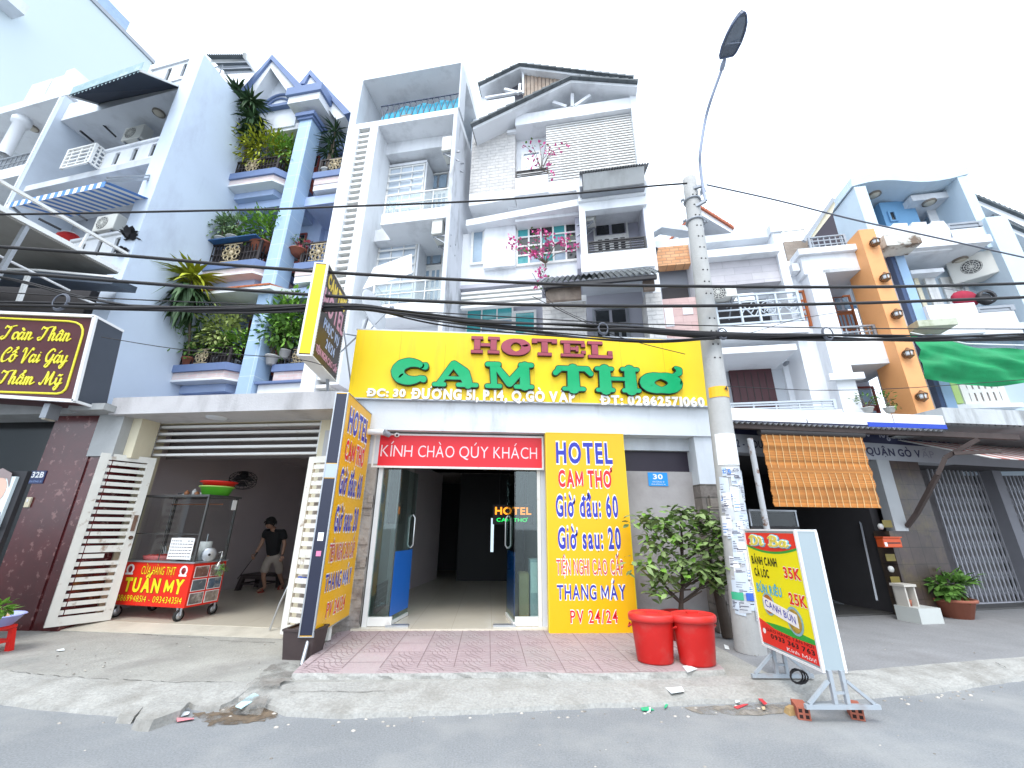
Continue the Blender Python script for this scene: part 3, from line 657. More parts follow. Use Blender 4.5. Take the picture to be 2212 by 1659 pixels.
ft_=G('c5',240,545,.0);MB().tube([ft_,fJ.w(.1,.08,zj0)],.022,10).build('support_leg',STEEL,pj)
Y1=5.7
a_,b_=VY('o',685,569,Y1),VY('o',660,766,Y1);xn=(VY('o',685,569,Y1).x+VY('o',660,766,Y1).x)/2;f2=G('o',749,650,a_.z)
ang=math.degrees(math.atan2(f2.y-Y1,f2.x-xn-.1));fU=Fr(xn+.13,Y1,ang);wu=math.hypot(f2.x-xn-.13,f2.y-Y1)
us=thing('projecting_sign',(xn,Y1,b_.z),'dark brown hotel lightbox with yellow edge jutting out above the street','sign')
zu0,zu1=b_.z,a_.z
MB().box(fU,0,wu,.0,.2,zu0,zu1).build('box',mat('brown_sign_face',(.03,.018,.014),.35,.15,2),us)
fV=Fr(*fU.w(0,.2,0).xy,ang-90)
MB().box(fV,.02,.18,-.004,-.0005,zu0+.02,zu1-.02).build('yellow_end',YELLOW,us)
mb=MB()
for uu in((-.006,.02),(.18,.206)):mb.box(fV,uu[0],uu[1],-.01,-.0045,zu0,zu1)
mb.box(fU,-.002,wu+.01,-.01,.21,zu1+.0005,zu1+.018);mb.box(fU,-.002,wu+.01,-.01,.21,zu0-.018,zu0-.0005);mb.box(fU,0,.016,-.01,-.0005,zu0,zu1);mb.box(fU,wu-.016,wu,-.01,-.0005,zu0,zu1);mb.build('frame',METALW,us)
Hh=zu1-zu0
for txt,t0,t1,a,b,m_,of in(('CAM THƠ',.06,.2,.1,.92,mat('sign_gold',(.75,.55,.06),.4,.1),.05),('HOTEL',.25,.47,.05,.95,mat('sign_pink',(.6,.3,.4),.4,.1),.03),('PHỤC VỤ',.53,.64,.2,.85,mat('sign_pale_blue',(.4,.5,.75),.4,.1),.02),('24/24',.70,.8,.38,.75,mat('sign_pale_blue',(.4,.5,.75)),.02),('TIỆN NGHI CAO CẤP',.86,.93,.08,.95,mat('sign_pink',(.6,.3,.4)),.01)):
 lettering(MB(),fU,txt,(wu*a,wu*b,zu1-Hh*t1,zu1-Hh*t0),0,.006,of,.03,base=(0,.69)).build('letters',m_,us)
mb=MB()
for i in range(30):
 z=zu0+.04+(Hh-.08)*i/29
 for u in(.03,wu-.03):MB().box(fU,u-.006,u+.006,-.006,-.0005,z-.006,z+.006).build('bulb',SIGNW,us)
mb=MB();zm=zu0+Hh*.5
mb.tube([fU.w(wu,.1,zu1-.15),fU.w(wu+.35,.1,zu1-.5),Vector((uy0+.05,6.93,zt_-.1))],.016,8);mb.tube([fU.w(wu,.1,zu0+.4),Vector((uy0+.05,6.93,zt_-.02))],.014,6);mb.tube([fU.w(wu,.1,zu1-.2),Vector((uy0+.04,6.93,zb_+.1))],.014,6)
mb.tube([fU.w(wu*.9,.1,zu0-.01),fU.w(wu+.02,.1,zu0-.25),Vector((uy0+.02,6.93,zb_-.05))],.03,8);mb.build('bracket',METALG,us)
# ------- builders shared by the houses
def window(par,f,q,d,cols,rows,mf,panes,bw=.05,name='window',t=.05):
 u0,u1,z0,z1=q;mb=MB()
 for i in range(cols+1):
  u=u0+(u1-u0)*i/cols;w_=bw if i in(0,cols)else bw*.7;mb.box(f,u-w_/2,u+w_/2,d-t,d+.01,z0-bw/2,z1+bw/2)
 for j in range(rows+1):
  z=z0+(z1-z0)*j/rows;w_=bw if j in(0,rows)else bw*.7
  for i in range(cols):
   a=u0+(u1-u0)*i/cols+(bw if i==0 else bw*.7)/2;b=u0+(u1-u0)*(i+1)/cols-(bw if i==cols-1 else bw*.7)/2
   mb.box(f,a,b,d-t+.003,d+.008,z-w_/2,z+w_/2)
 fr=mb.build(name,mf,par)
 ms=panes if isinstance(panes,list)else[panes]
 used={}
 for i in range(cols):
  for j in range(rows):
   k=ms[(i*rows+j)%len(ms)]if len(ms)<cols*rows else ms[i*rows+j]
   used.setdefault(k.name,(k,MB()))[1].box(f,u0+(u1-u0)*i/cols,u0+(u1-u0)*(i+1)/cols,d-.015,d-.008+.0007*((i+j)%2),z0+(z1-z0)*j/rows,z0+(z1-z0)*(j+1)/rows)
 for k,b in used.values():b.build('pane',k,fr)
 return fr
def door(par,f,q,d,m_,mp,label=None,cols=2):
 u0,u1,z0,z1=q;h=z1-z0;mb=MB();t=.05
 mb.box(f,u0-.05,u0,d-t,d,z0,z1+.05);mb.box(f,u1,u1+.05,d-t,d,z0,z1+.05);mb.box(f,u0+.0005,u1-.0005,d-t,d,z1,z1+.05);mb.box(f,u0,u1,d-.03,d,z0+h*.745,z0+h*.78)
 mb.box(f,u0,u1,d-.02,d,z0,z0+h*.745)
 o=mb.build('door',m_,par);p=MB();w_=(u1-u0)/cols
 for i in range(cols):
  a=u0+w_*i
  p.box(f,a+.04,a+w_-.04,d-.026,d-.0205,z0+h*.8,z1-.03)
  for(za,zb_)in((.05,.28),(.33,.46),(.5,.71)):
   for s in((.14,.42),(.58,.86)):p.box(f,a+w_*s[0],a+w_*s[1],d-.026,d-.0205,z0+h*za,z0+h*zb_)
 p.build('pane',mp,o);MB().box(f,(u0+u1)/2-.02,(u0+u1)/2+.02,d-.06,d-.021,z0+h*.36,z0+h*.42).build('handle',STEEL,o)
 return o
def railing(par,f,u0,u1,z0,z1,d,mt,bars=0,rows=0,r=.015,name='railing',ret=0.0,retside=''):
 mb=MB()
 mb.box(f,u0,u1,d-r*1.6,d+r*1.6,z1-r*2,z1);mb.box(f,u0,u1,d-r,d+r,z0,z0+r*2)
 for i in range(bars):
  u=u0+(u1-u0)*(i+.5)/bars;mb.box(f,u-r*.7,u+r*.7,d-r*.7,d+r*.7,z0+r*2,z1-r*2)
 for j in range(rows):z=z0+(z1-z0)*(j+1)/(rows+1);mb.box(f,u0,u1,d-r*.8,d+r*.8,z-r*.8,z+r*.8)
 for u in(u0,u1):mb.box(f,u-r*1.5,u+r*1.5,d-r*1.5,d+r*1.5,z0,z1+.0004)
 for sd in retside:
  u=u0 if sd=='l' else u1;nb=max(2,int(ret/.12))
  mb.box(f,u-r,u+r,d+.03,d+ret,z1-r*2,z1-.0005);mb.box(f,u-r,u+r,d+.03,d+ret,z0,z0+r*2)
  for i in range(1,nb+1):
   if bars:mb.box(f,u-r*.7,u+r*.7,d+ret*i/nb-r*.7,d+ret*i/nb+r*.7,z0+r*2,z1-r*2)
  for j in range(rows):z=z0+(z1-z0)*(j+1)/(rows+1);mb.box(f,u-r*.8,u+r*.8,d+.03,d+ret,z-r*.8,z+r*.8)
 return mb.build(name,mt,par)
ACW=mat('aircon_casing',(.62,.62,.58),.5,.06);ACG=mat('aircon_grille',(.07,.07,.075),.6,.1)
def aircon(f,u,d,z,label,w_=.8,h=.55,dp=.3,turn=0,group='air conditioning units on the balconies'):
 g=Fr(*f.w(u,d,0).xy,math.degrees(f.ang)+turn)
 t=thing('aircon_unit',g.w(0,0,z),label,'air conditioner',group)
 bevel(MB().box(g,-w_/2,w_/2,0,dp,z,z+h).build('casing',ACW,t),.02)
 c=g.w(-w_*.12,-.012,z+h*.5);q=MB()
 for r_ in(.05,.1,.15,.2):
  q.tube([c+g.e*(math.cos(R(a))*r_)+Vector((0,0,math.sin(R(a))*r_))for a in range(0,361,24)],.007,5,False)
 for a in range(0,180,30):q.tube([c+g.e*(math.cos(R(a))*.21)+Vector((0,0,math.sin(R(a))*.21)),c-g.e*(math.cos(R(a))*.21)-Vector((0,0,math.sin(R(a))*.21))],.006,5)
 q.build('fan_guard',ACW,t)
 V=[c+g.n*.01+g.e*(math.cos(R(a))*.215)+Vector((0,0,math.sin(R(a))*.215))for a in range(0,360,20)];MB().poly(V).build('fan_opening',ACG,t)
 b=MB()
 for s in(-.35,.35):b.bar(g.w(w_*s,dp*.1,z-.03),g.w(w_*s,dp+.25,z-.03),.04,.04);b.bar(g.w(w_*s,dp*.2,z-.03),g.w(w_*s,dp+.25,z-.4),.03,.03)
 b.build('bracket',METALG,t);return t
def ceiling_lamp(p,label,r=.17):
 t=thing('ceiling_lamp',p,label,'lamp','round ceiling lamps under the balconies')
 MB().lathe(p,[(r,0),(r,-.05),(r*.86,-.06)],20).build('rim',mat('lamp_rim',(.2,.17,.14),.5,.1),t);MB().lathe(p-Vector((0,0,.04)),[(r*.85,0),(r*.7,-.035),(r*.3,-.055),(.002,-.06)],20).build('diffuser',mat('lamp_diffuser',(.5,.46,.38),.5,.05),t)
 return t
LEAFM={k:mat('leaf_'+k,c_,.55,.12,3,island=.4,spec=.3)for k,c_ in dict(dark=(.05,.1,.04),mid=(.1,.21,.04),fresh=(.16,.32,.045),yellow=(.34,.37,.03),grey=(.19,.29,.14),varieg=(.33,.4,.13)).items()}
BARK=mat('bark',(.13,.1,.075),.85,.2,8);BARKD=mat('dark_bark',(.06,.045,.035),.85,.2,8)
POTW=mat('white_pot',(.5,.5,.48),.5,.1,3);PINKF=mat('pink_blossom',(.66,.1,.3),.6,.1,island=.35);PINKF2=mat('rosy_blossom',(.65,.13,.2),.6,.1,island=.3)
def pot(p,r,h,m_,par):
 b=MB().lathe(p,[(.001,0),(r*.68,0),(r*.95,h*.85),(r*1.08,h*.86),(r*1.08,h),(r*.9,h),(r*.86,h*.9),(.001,h*.88)],16).build('pot',m_,par);return b
def potted(p,kind,label,H=.7,W=.35,n=170,mm='mid',pr=.16,ph=.22,pm=None,cat='plant',group='potted plants on the blue balconies',L=.11,lw=.04):
 t=thing('potted_plant',p,label,cat,group);p=Vector(p);pot(p,pr,ph,pm or POTW,t);top=p+Vector((0,0,ph));mb=MB();st=MB()
 if kind=='bush':
  cl=crown(mb,top+Vector((0,0,H*.55)),(W,W*.8,H*.5),n,L,lw)
  for q in cl[:7]:st.tube([top-Vector((0,0,.05)),top.lerp(q,.5)+Vector((rnd.uniform(-.03,.03),0,.03)),q],[.012,.009,.005],5)
 elif kind=='dracaena':
  for s in range(3):
   b=top+Vector((rnd.uniform(-.25,.25)*W,rnd.uniform(-.1,.1),H*(.55+.3*s)));st.tube([top-Vector((0,0,.05)),top.lerp(b,.5)+Vector((rnd.uniform(-.1,.1),0,0)),b],[.03,.025,.02],6)
   rosette(mb,b,n//3,L,lw,1.1,(-.5,1.2))
 elif kind=='spike':
  st.tube([top-Vector((0,0,.05)),top+Vector((0,0,H*.3))],.02,6);rosette(mb,top+Vector((0,0,H*.3)),n,L,lw,1.0,(-.4,1.3))
 mb.build('foliage',LEAFM[mm],t);st.build('stem',BARK,t)
 return t
# ------- tall narrow white house with the slatted strip
fD=Fr(0,9,-13)
hd=thing('narrow_house',fD.w(-3,0,0),'tall narrow white house with boxed roof terrace and ladder of slats','house')
a=fD.at('a2',905,450);b=fD.at('a2',1545,340)
uL,uR,zT=(a[0]+fD.u('a2',760,1200))/2,b[0],(a[1]+b[1])/2
zi=(fD.z('a2',930,500)+fD.z('a2',1540,390))/2
zp1=(fD.z('a2',925,755)+fD.z('a2',1530,680))/2;zp0=(fD.z('a2',1005,780)+fD.z('a2',1490,715))/2
uA,uB=fD.u('a2',890,900),fD.u('a2',960,900);uC=fD.u('a2',1008,900);uP=fD.u('a2',1482,900)
uI=fD.u('a2',915,600)
mb=MB();mb.box(fD,uL,uR,0,4.5,zi,zT);mb.build('roof',WHITE,hd)
mb=MB();mb.box(fD,uL,uI,0,4.5,zp1,zi-.001);mb.box(fD,uI+.001,uR-.001,3.2,4.5,zp1,zi-.001);mb.build('terrace_wall',WHITE2,hd)
mb=MB();mb.box(fD,fD.u('a2',1535,600),uR,0,.5,zp1+.001,zi-.001);mb.build('terrace_post',WHITE2,hd)
mb=MB();mb.box(fD,uL,uR,0,4.5,zp0,zp1);mb.build('terrace_slab',WHITE,hd)
mb=MB();mb.box(fD,uL,uA,0,1.5,3.3,zp0-.001);mb.box(fD,uB,uC,0,1.5,4.8,zp0-.001);mb.box(fD,uA+.0005,uB-.0005,.45,1.5,3.3,zp0-.001);mb.build('front_pier',WHITE,hd)
mb=MB();zt0=fD.z('a2',930,800);mb.box(fD,uA+.0005,uB-.0005,.02,.44,zt0,zp0-.002)
N_=46;step=(zt0-3.2)/N_
for i in range(N_):mb.box(fD,uA+.0005,uB-.0005,.05,.4,3.2+step*i,3.2+step*i+step*.38)
mb.build('slat_ladder',METALW,hd)
mb=MB();mb.box(fD,uP,uR,0,9,4.8,zp0-.001);mb.build('side_wall',STAINED,hd)
zs3=(fD.z('a2',1045,1335)+fD.z('a2',1478,1278))/2;zs3b=(fD.z('a2',1045,1392)+fD.z('a2',1420,1362))/2
zs2=(fD.z('b4',790,302)+fD.z('b4',1200,268))/2;th=zs3-zs3b
so3=fD.z('a2',1010,972,.65)
uS=fD.u('a2',1045,1360)
for i,(zs_,up_)in enumerate(((zs3,zp0),(zs2,zs3-th))):
 so_=zs_+(so3-zs3)
 mb=MB();mb.box(fD,uC+.001,uP-.001,.65,2.2,so_,up_-.001);mb.box(fD,uC+.001,uP-.001,1.6,2.2,zs_+.001,so_-.001);mb.build('wall',WHITE,hd)
 mb=MB();mb.hprism(fD,[(uS,0),(uP-.001,0),(uP-.001,1.59),(uC+.001,1.59),(uC+.001,.64),(uS,.64)],zs_-th,zs_);mb.build('balcony_slab',WHITE,hd)
 wq=fD.rect('a2',1012,1062,1298,1180,.95);wz1=zs_+(wq[3]-zs3)
 mb=MB();mb.box(fD,uC+.002,wq[1]+.08,.95,1.59,wz1+.06,so_-.12);mb.box(fD,wq[1]+.04,wq[1]+.1,.96,1.59,zs_+.001,wz1+.058);mb.build('bay_window_hood',WHITE,hd)
 wn=window(hd,fD,(uC+.03,wq[1],zs_+.08,wz1),1.0,3,1,METALW,[mat('milky_window',(.55,.62,.7),.2,.15,1,spec=.6)],.05)
 mb=MB()
 for j in range(9):z=zs_+.15+(wz1-zs_-.2)*j/9;mb.box(fD,uC+.03,wq[1],.9,.925,z,z+.05)
 mb.build('bars',METALW,wn)
 du0,du1=fD.u('a2',1345,1090,1.58),fD.u('a2',1462,1085,1.58);dz=zs_+fD.z('a2',1400,1088,1.58)-zs3
 door(hd,fD,(du0,min(du1,uP-.08),zs_+.01,dz),1.595,METALW,WBLUE)
 rz=zs_+(fD.z('a2',1060,1212)+fD.z('a2',1475,1158))/2-zs3
 railing(hd,fD,uS+.04,uP+.02,zs_+.02,rz,.06,METALW,2,1,.014,ret=.55,retside='l')
 MB().box(fD,uS+.08,uP,.065,.072,zs_+.1,rz-.06).build('glass_panel',glass('rail_glass',(.9,.95,.95),.12),hd)
mb=MB();mb.box(fD,uC+.001,uP-.001,.65,2.2,4.8,zs2-th-.001);mb.build('wall',WHITE,hd)
mb=MB();mb.box(fD,uL,uP-.002,1.6,9,4.8,zp0-.003);mb.build('rear_block',WHITE2,hd)
q=(fD.u('a2',1050,700,.5),fD.u('a2',1530,640,.5));zz=fD.z('a2',1300,655,.55)
nett=thing('shade_net',fD.w(q[0],.5,zp1),'bright turquoise sheet behind dark lattice on the roof terrace','tarp')
mb=MB();n=24
for i in range(n):
 z0_,z1_=(zz+.06*math.sin(i*1.1)-.28*max(0,1-i/6),zz+.06*math.sin((i+1)*1.1)-.28*max(0,1-(i+1)/6));a,b=q[0]+(q[1]-q[0])*i/n,q[0]+(q[1]-q[0])*(i+1)/n
 mb.poly([fD.w(a,.5+.03*math.sin(i*.9),zp1),fD.w(b,.5+.03*math.sin((i+1)*.9),zp1),fD.w(b,.52,z1_),fD.w(a,.52,z0_)])
mb.build('sheet',mat('turquoise_sheet',(.01,.42,.62),.5,.15,3),nett)
mb=MB();hgt=zz-zp1+.05;nx=int((q[1]-q[0])/.2)
for i in range(nx):
 u=q[0]+.2*i;mb.bar(fD.w(u,.4,zp1),fD.w(u+.28,.4,zp1+hgt),.02);mb.bar(fD.w(u+.28,.43,zp1),fD.w(u,.43,zp1+hgt),.02)
mb.bar(fD.w(q[0],.4,zp1+hgt),fD.w(q[1]+.15,.4,zp1+hgt),.03);mb.build('lattice',mat('dark_blue_lattice',(.02,.04,.09),.5,.1),nett)
bxq=fD.at('a2',1215,705,.2);tag(MB().box(fD,bxq[0]-.17,bxq[0]+.17,.05,.35,zp1,zp1+.14).build('floodlight',mat('pale_brown_case',(.25,.2,.16),.6,.1)),'small boxy floodlight standing on the roof terrace parapet before the turquoise sheet','lamp')
q=fD.at('a2',1438,960,.2);aircon(fD,q[0]-.05,.35,fD.z('a2',1438,990,.35),'white air conditioner on the upper balcony of the narrow house',.6,.55,.3,-90)
q=fD.at('a2',1378,1460,.2);aircon(fD,q[0]-.05,.35,fD.z('a2',1380,1500,.35),'white air conditioner under the balcony slab of the narrow house',.6,.55,.3,-90)
P=[fD.w(*(lambda a:(a[0],.1,a[1]))(fD.at('a2',x,y,.1)))for x,y in((1000,1665),(1235,1580),(1238,1700),(930,1800))]
tag(MB().slab(P,.01).build('canvas_sheet',SIGNW),'plain white sheet hung slantwise across the lower balcony of the narrow house','sheet')
# ------- white house with tiled gables, stone panel and slatted screen
fE=Fr(0,9,-13);EW=.9
he=thing('gabled_house',fE.w(2,EW,0),'white house with two grey tiled gables, rough stone panel and wide slatted screen','house')
STONEW=mat('rough_white_stone',(.64,.62,.6),.85,.16,7,brick=(.27,.12,.008,(.56,.545,.535),(.52,.51,.5),fE.ang,.37),bump=.9,bsc=14)
eL=fE.u('a3',268,1000,EW);eR=fE.u('a3',1330,840,EW-.2)
mb=MB();mb.pp(fE,'a3',((290,800),(545,660),(552,740),(548,1175),(265,1205)),EW,EW+.6);mb.build('stone_panel',STONEW,he)
mb=MB()
mb.pp(fE,'a3',((265,1207),(548,1177),(548,1236),(262,1282)),EW-.06,EW+.5)
mb.build('stone_ledge',WHITE,he)
mb=MB();bz0=fE.z('a3',555,780,EW-.3);bz1=fE.z('a3',555,712,EW-.3);q=fE.at('a3',1290,605,EW-.3);q2=fE.at('a3',1270,672,EW-.3)
bz0,bz1=(bz0+q2[1])/2,(bz1+q[1])/2;bu=fE.u('a3',552,740,EW-.3)
mb.box(fE,bu,eR-.12,EW-.3,EW+.3,bz0,bz1);mb.build('gable_beam',WHITE,he)
mb=MB();pr0=fE.u('a3',1275,700,EW-.3);mb.box(fE,pr0,eR,EW-.32,7,4.8,bz1+.3);mb.build('corner_pier',WHITE,he)
sq=fE.rect('a3',740,770,1285,1000,EW-.15);s0=fE.z('a3',765,1140,EW-.15);sx0=fE.u('a3',745,900,EW-.15)
s1=bz0;n=24;mb=MB()
for i in range(n):z=s0+(s1-s0)*i/n;mb.box(fE,sx0,pr0-.001,EW-.15,EW-.11,z+.02,z+(s1-s0)/n*.62)
for u in(sx0+.02,sx0+(pr0-sx0)*.36,sx0+(pr0-sx0)*.7,pr0-.06):mb.box(fE,u,u+.05,EW-.105,EW-.06,s0,s1)
mb.build('slatted_screen',METALW,he)
mb=MB();mb.box(fE,sx0+.02,pr0-.002,EW+.4,EW+.5,s0-.4,s1);mb.build('screen_backing',mat('screen_shade',(.1,.11,.13),.8,.05),he)  # dark backing colour stands in for the shade between the slats
mb=MB();mb.box(fE,sx0-.02,pr0-.003,EW-.2,EW+.3,s0-.42,s0-.002);mb.build('screen_sill',WHITE,he)
bl0,bl1=fE.u('a3',550,1150,EW-.25),fE.u('a3',757,1120,EW-.25);bz=(fE.z('a3',548,1110,EW-.25)+fE.z('a3',755,1082,EW-.25))/2;bb=(fE.z('a3',548,1222,EW-.25)+fE.z('a3',755,1190,EW-.25))/2
mb=MB();mb.box(fE,bl0,bl1,EW-.25,EW-.12,bb,bz);mb.box(fE,bl0,bl1,EW-.119,EW+.25,bb,bb+.15);mb.build('balcony_parapet',WHITE,he)
railing(he,fE,bl0+.02,bl1-.02,bz+.02,bz+.3,EW-.19,BLACKM,0,3,.014)
mb=MB();mb.box(fE,bl0-.3,bl1+.38,EW+.25,EW+.39,bb,bz0-.003);mb.box(fE,bl0-.3,bl1+.4,EW-.1,EW+.39,bz0-.002,bz0+.1);mb.build('balcony_wall',WHITE,he)
q=fE.rect('a3',598,962,708,1045,EW+.25);window(he,fE,(q[0],q[1],q[2]-.2,q[3]),EW+.25,1,1,METALW,WBLUE,.08)
def gable(par,k,P,d0,d1,th_,name,tile=.1,over=.12):
 A=[fE.at(k,x,y,d0)for x,y in P]
 up=[(u,z+th_)for u,z in A]
 ro=MB().prism(fE,[A[0],A[1],A[2],up[2],up[1],up[0]],d0,d1).build(name,WHITE,par)
 t=MB()
 for(a,b)in((up[0],up[1]),(up[1],up[2])):
  Ls=math.hypot(b[0]-a[0],b[1]-a[1]);n=max(4,int(Ls/.28));nx_,nz=-(b[1]-a[1])/Ls,(b[0]-a[0])/Ls
  for i in range(n):
   p,q=[(a[0]+(b[0]-a[0])*s/n,a[1]+(b[1]-a[1])*s/n)for s in(i-.12,i+1)]
   lo,hi=(.02,.065)if a[1]>b[1]else(.065,.02)
   lo,hi=(.03,.085)if a[1]<b[1]else(.085,.03)
   lo,hi=hi,lo
   t.prism(fE,[(p[0]+nx_*.004,p[1]+nz*.004),(q[0]+nx_*.004,q[1]+nz*.004),(q[0]+nx_*hi,q[1]+nz*hi),(p[0]+nx_*lo,p[1]+nz*lo)],d0-over-.0006*(i%5),d1)
 t.build('roof_tiles',TILEROOF,ro);return A
A=gable(he,'a3',((287,806),(898,512),(1312,542)),.32,6,.1,'roof')
mb=MB();kp=fE.at('a3',902,655,EW-.1)
for(xa,ya,xb,yb)in((905,588,905,668),(785,640,868,668),(1018,598,922,664)):
 mb.bar(fE.w(*(lambda c_:(c_[0],EW-.27,c_[1]))(fE.at('a3',xa,ya,EW-.27))),fE.w(*(lambda c_:(c_[0],EW-.27,c_[1]))(fE.at('a3',xb,yb,EW-.27))),.1,.1)
mb.build('gable_brace',WHITE,he)
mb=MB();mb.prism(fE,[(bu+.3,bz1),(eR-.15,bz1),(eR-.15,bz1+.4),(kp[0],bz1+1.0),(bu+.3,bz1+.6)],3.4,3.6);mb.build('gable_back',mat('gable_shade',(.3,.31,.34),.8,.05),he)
A2=gable(he,'a3',((330,548),(580,425),(1285,512)),1.8,7,.1,'roof')
mb=MB();mb.rb(fE,'a3',335,560,362,900,2.2,2.5);mb.rb(fE,'a3',292,640,545,900,1.95,2.2);mb.build('rear_wall',WHITE,he)
mb=MB();g0=fE.rect('a3',600,470,850,640,2.02);
for i in range(int((g0[1]-g0[0])/.14)):mb.box(fE,g0[0]+.14*i,g0[0]+.14*i+.12,2.02+.01*(i%2),2.1,g0[2]-.3,g0[3]+.02)
mb.build('plank_siding',mat('weathered_planks',(.38,.3,.24),.8,.3,3,stain=(.2,.1,.06),samt=.6,ssc=2),he)
mb=MB();a_=[fE.at('a3',*p,1.98)for p in((485,558),(575,580),(580,525),(600,440),(365,610))]
W2=lambda c_,d=1.98:fE.w(c_[0],d,c_[1])
mb.bar(W2(a_[0]),W2(a_[1]),.1);mb.bar(W2(a_[1]),W2(a_[2]),.1);mb.bar(W2(a_[3]),W2((a_[3][0],a_[3][1]-1.2)),.07);mb.bar(W2(a_[4]),W2((a_[4][0]+1.4,a_[4][1])),.08);mb.build('attic_brace',WHITE,he)
mb=MB();mb.prism(fE,[A2[0],(A2[0][0],A2[0][1]-.9),(A2[2][0],A2[0][1]-.9),A2[2],A2[1]],2.35,2.45);mb.build('attic_back',mat('attic_shade',(.1,.1,.12),.8,.05),he)  # interior shade under the rear gable is put into this near-black wall colour
AWN=mat('weathered_zinc',(.34,.35,.36),.7,.12,3,stain=(.1,.1,.1),samt=.6,ssc=1.5)
def corrug(mb,P00,P10,P01,P11,n=30,amp=.018,t=.004):
 up=(P10-P00).cross(P01-P00).normalized()
 for i in range(n):
  s=[(i+j)/n for j in(0,.5,1)];h_=[0,amp,0]
  for j in(0,1):
   a,b=P00.lerp(P10,s[j])+up*h_[j]*2,P00.lerp(P10,s[j+1])+up*h_[j+1]*2;c_,d_=P01.lerp(P11,s[j])+up*h_[j]*2,P01.lerp(P11,s[j+1])+up*h_[j+1]*2
   mb.add([a,b,d_,c_],[(0,1,2,3)],True)
 return mb
t0,t1=fE.at('a3',950,1072,EW-1.0),fE.at('a3',1385,1018,EW-1.0);zt_a=(t0[1]+t1[1])/2
aw=MB();corrug(aw,fE.w(t0[0],EW-1.0,zt_a),fE.w(t1[0],EW-1.0,zt_a),fE.w(t0[0],EW-.1,zt_a+.3),fE.w(t1[0]-.05,EW-.1,zt_a+.3),26)
o=aw.build('zinc_awning',AWN,he)
fz=fE.z('a3',975,1185,EW-.75);mb=MB();mb.hexa([fE.w(t0[0]+.08,EW-.75,fz),fE.w(t1[0]-.12,EW-.75,fz),fE.w(t1[0]-.12,EW-.7,fz),fE.w(t0[0]+.08,EW-.7,fz),fE.w(t0[0]+.08,EW-.95,zt_a-.01),fE.w(t1[0]-.12,EW-.95,zt_a-.01),fE.w(t1[0]-.12,EW-.9,zt_a-.01),fE.w(t0[0]+.08,EW-.9,zt_a-.01)])
mb.build('awning_sheet',mat('grey_canvas',(.42,.43,.43),.8,.1,2,stain=(.15,.14,.13),samt=.7,ssc=1,streak=.4),he)
mb=MB();mb.box(fE,t0[0]+.04,t1[0]-.1,EW-.69,EW-.31,fz-.05,fz+.02);mb.box(fE,t0[0],t0[0]+.06,EW-.9,EW-.31,fz,zt_a);mb.build('awning_frame',METALG,he)
lz=(fE.z('a3',942,1250,EW-.5)+fE.z('a3',1365,1205,EW-.5))/2;lu0,lu1=fE.u('a3',945,1260,EW-.5),fE.u('a3',1367,1220,EW-.5)
lz1=lz+.22
mb=MB();mb.hprism(fE,[(eL,EW-.05),(lu0,EW-.35),(lu0,EW-.5),(lu1,EW-.5),(lu1,EW+3),(eL,EW+3)],lz,lz1);mb.box(fE,lu0-.04,lu1+.03,EW-.56,EW-.45,lz1+.001,lz1+.14);mb.build('floor_slab',WHITE,he)
mb=MB();mb.box(fE,lu0,lu1,EW-.42,EW-.2,lz-.28,lz-.001);mb.build('lintel',WHITE,he)
c0=fE.rect('a3',955,1290,1003,1580,EW-.42)
zf=(fE.z('a3',1020,1585,EW-.42)+fE.z('a3',1350,1552,EW-.42))/2
mb=MB();mb.box(fE,lu0+.001,c0[1],EW-.42,EW-.1,zf,lz-.281);mb.build('balcony_post',WHITE,he)
pz=fE.z('d1',1320,178,EW-.42)
mb=MB();mb.box(fE,lu0-.02,lu1+.02,EW-.44,EW-.3,pz,zf+.02);mb.build('balcony_front',WHITE,he)
mb=MB();mb.box(fE,lu0+.0,lu1-.02,EW-.299,EW+1.9,zf-.25,zf-.1);mb.build('balcony_floor',WHITE2,he)
railing(he,fE,c0[1]+.02,lu1-.14,zf+.04,fE.z('a3',1180,1490,EW-.38),EW-.38,BLACKM,2,4,.016)
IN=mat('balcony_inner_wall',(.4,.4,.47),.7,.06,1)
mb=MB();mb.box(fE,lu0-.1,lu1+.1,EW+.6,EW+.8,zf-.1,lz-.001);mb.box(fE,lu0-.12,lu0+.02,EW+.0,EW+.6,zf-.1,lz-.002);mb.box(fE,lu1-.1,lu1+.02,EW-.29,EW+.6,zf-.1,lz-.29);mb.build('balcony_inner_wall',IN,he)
q=fE.rect('a3',1045,1405,1262,1640,EW+.6);door(he,fE,(q[0],q[1],zf-.09,q[3]),.6+EW,METALW,WDARK)
aircon(fE,fE.u('a3',1045,1350,EW+.1),EW+.05,fE.z('a3',1045,1392,EW+.05),'shaded air conditioner inside the balcony of the gabled house',.4,.5,.25,80)
wl1=lu0
mb=MB();zA=fE.z('d1',700,250,EW+.3)
mb.box(fE,eL-.3,wl1,EW+.3,EW+.9,zA,lz-.001);mb.build('front_wall',WHITE,he)
q=fE.rect('a3',285,1400,355,1638,EW+.28);window(he,fE,(q[0]+.03,q[1]-.02,q[2],q[3]),EW+.29,1,1,METALW,WBLUE,.07)
q=fE.rect('a3',362,1392,552,1650,EW+.15);mb=MB();mb.box(fE,q[0],q[1],EW+.15,EW+.299,q[2],q[3]);mb.build('wall_box',WHITE,he)
g1=fE.at('a3',558,1412,EW+.28);g2=fE.at('a3',962,1618,EW+.28);g3=fE.at('a3',557,1652,EW+.28);g4=fE.at('a3',955,1405,EW+.28)
PN=[];pr=random.Random(3)
for i in range(20):PN.append(pr.choice([WTEAL,WTEAL,WBLUE,WDARK,WDARK]))
window(he,fE,(g1[0]+.02,wl1-.05,(g2[1]+g3[1])/2,(g1[1]+g4[1])/2),EW+.29,5,4,METALW,PN,.07)
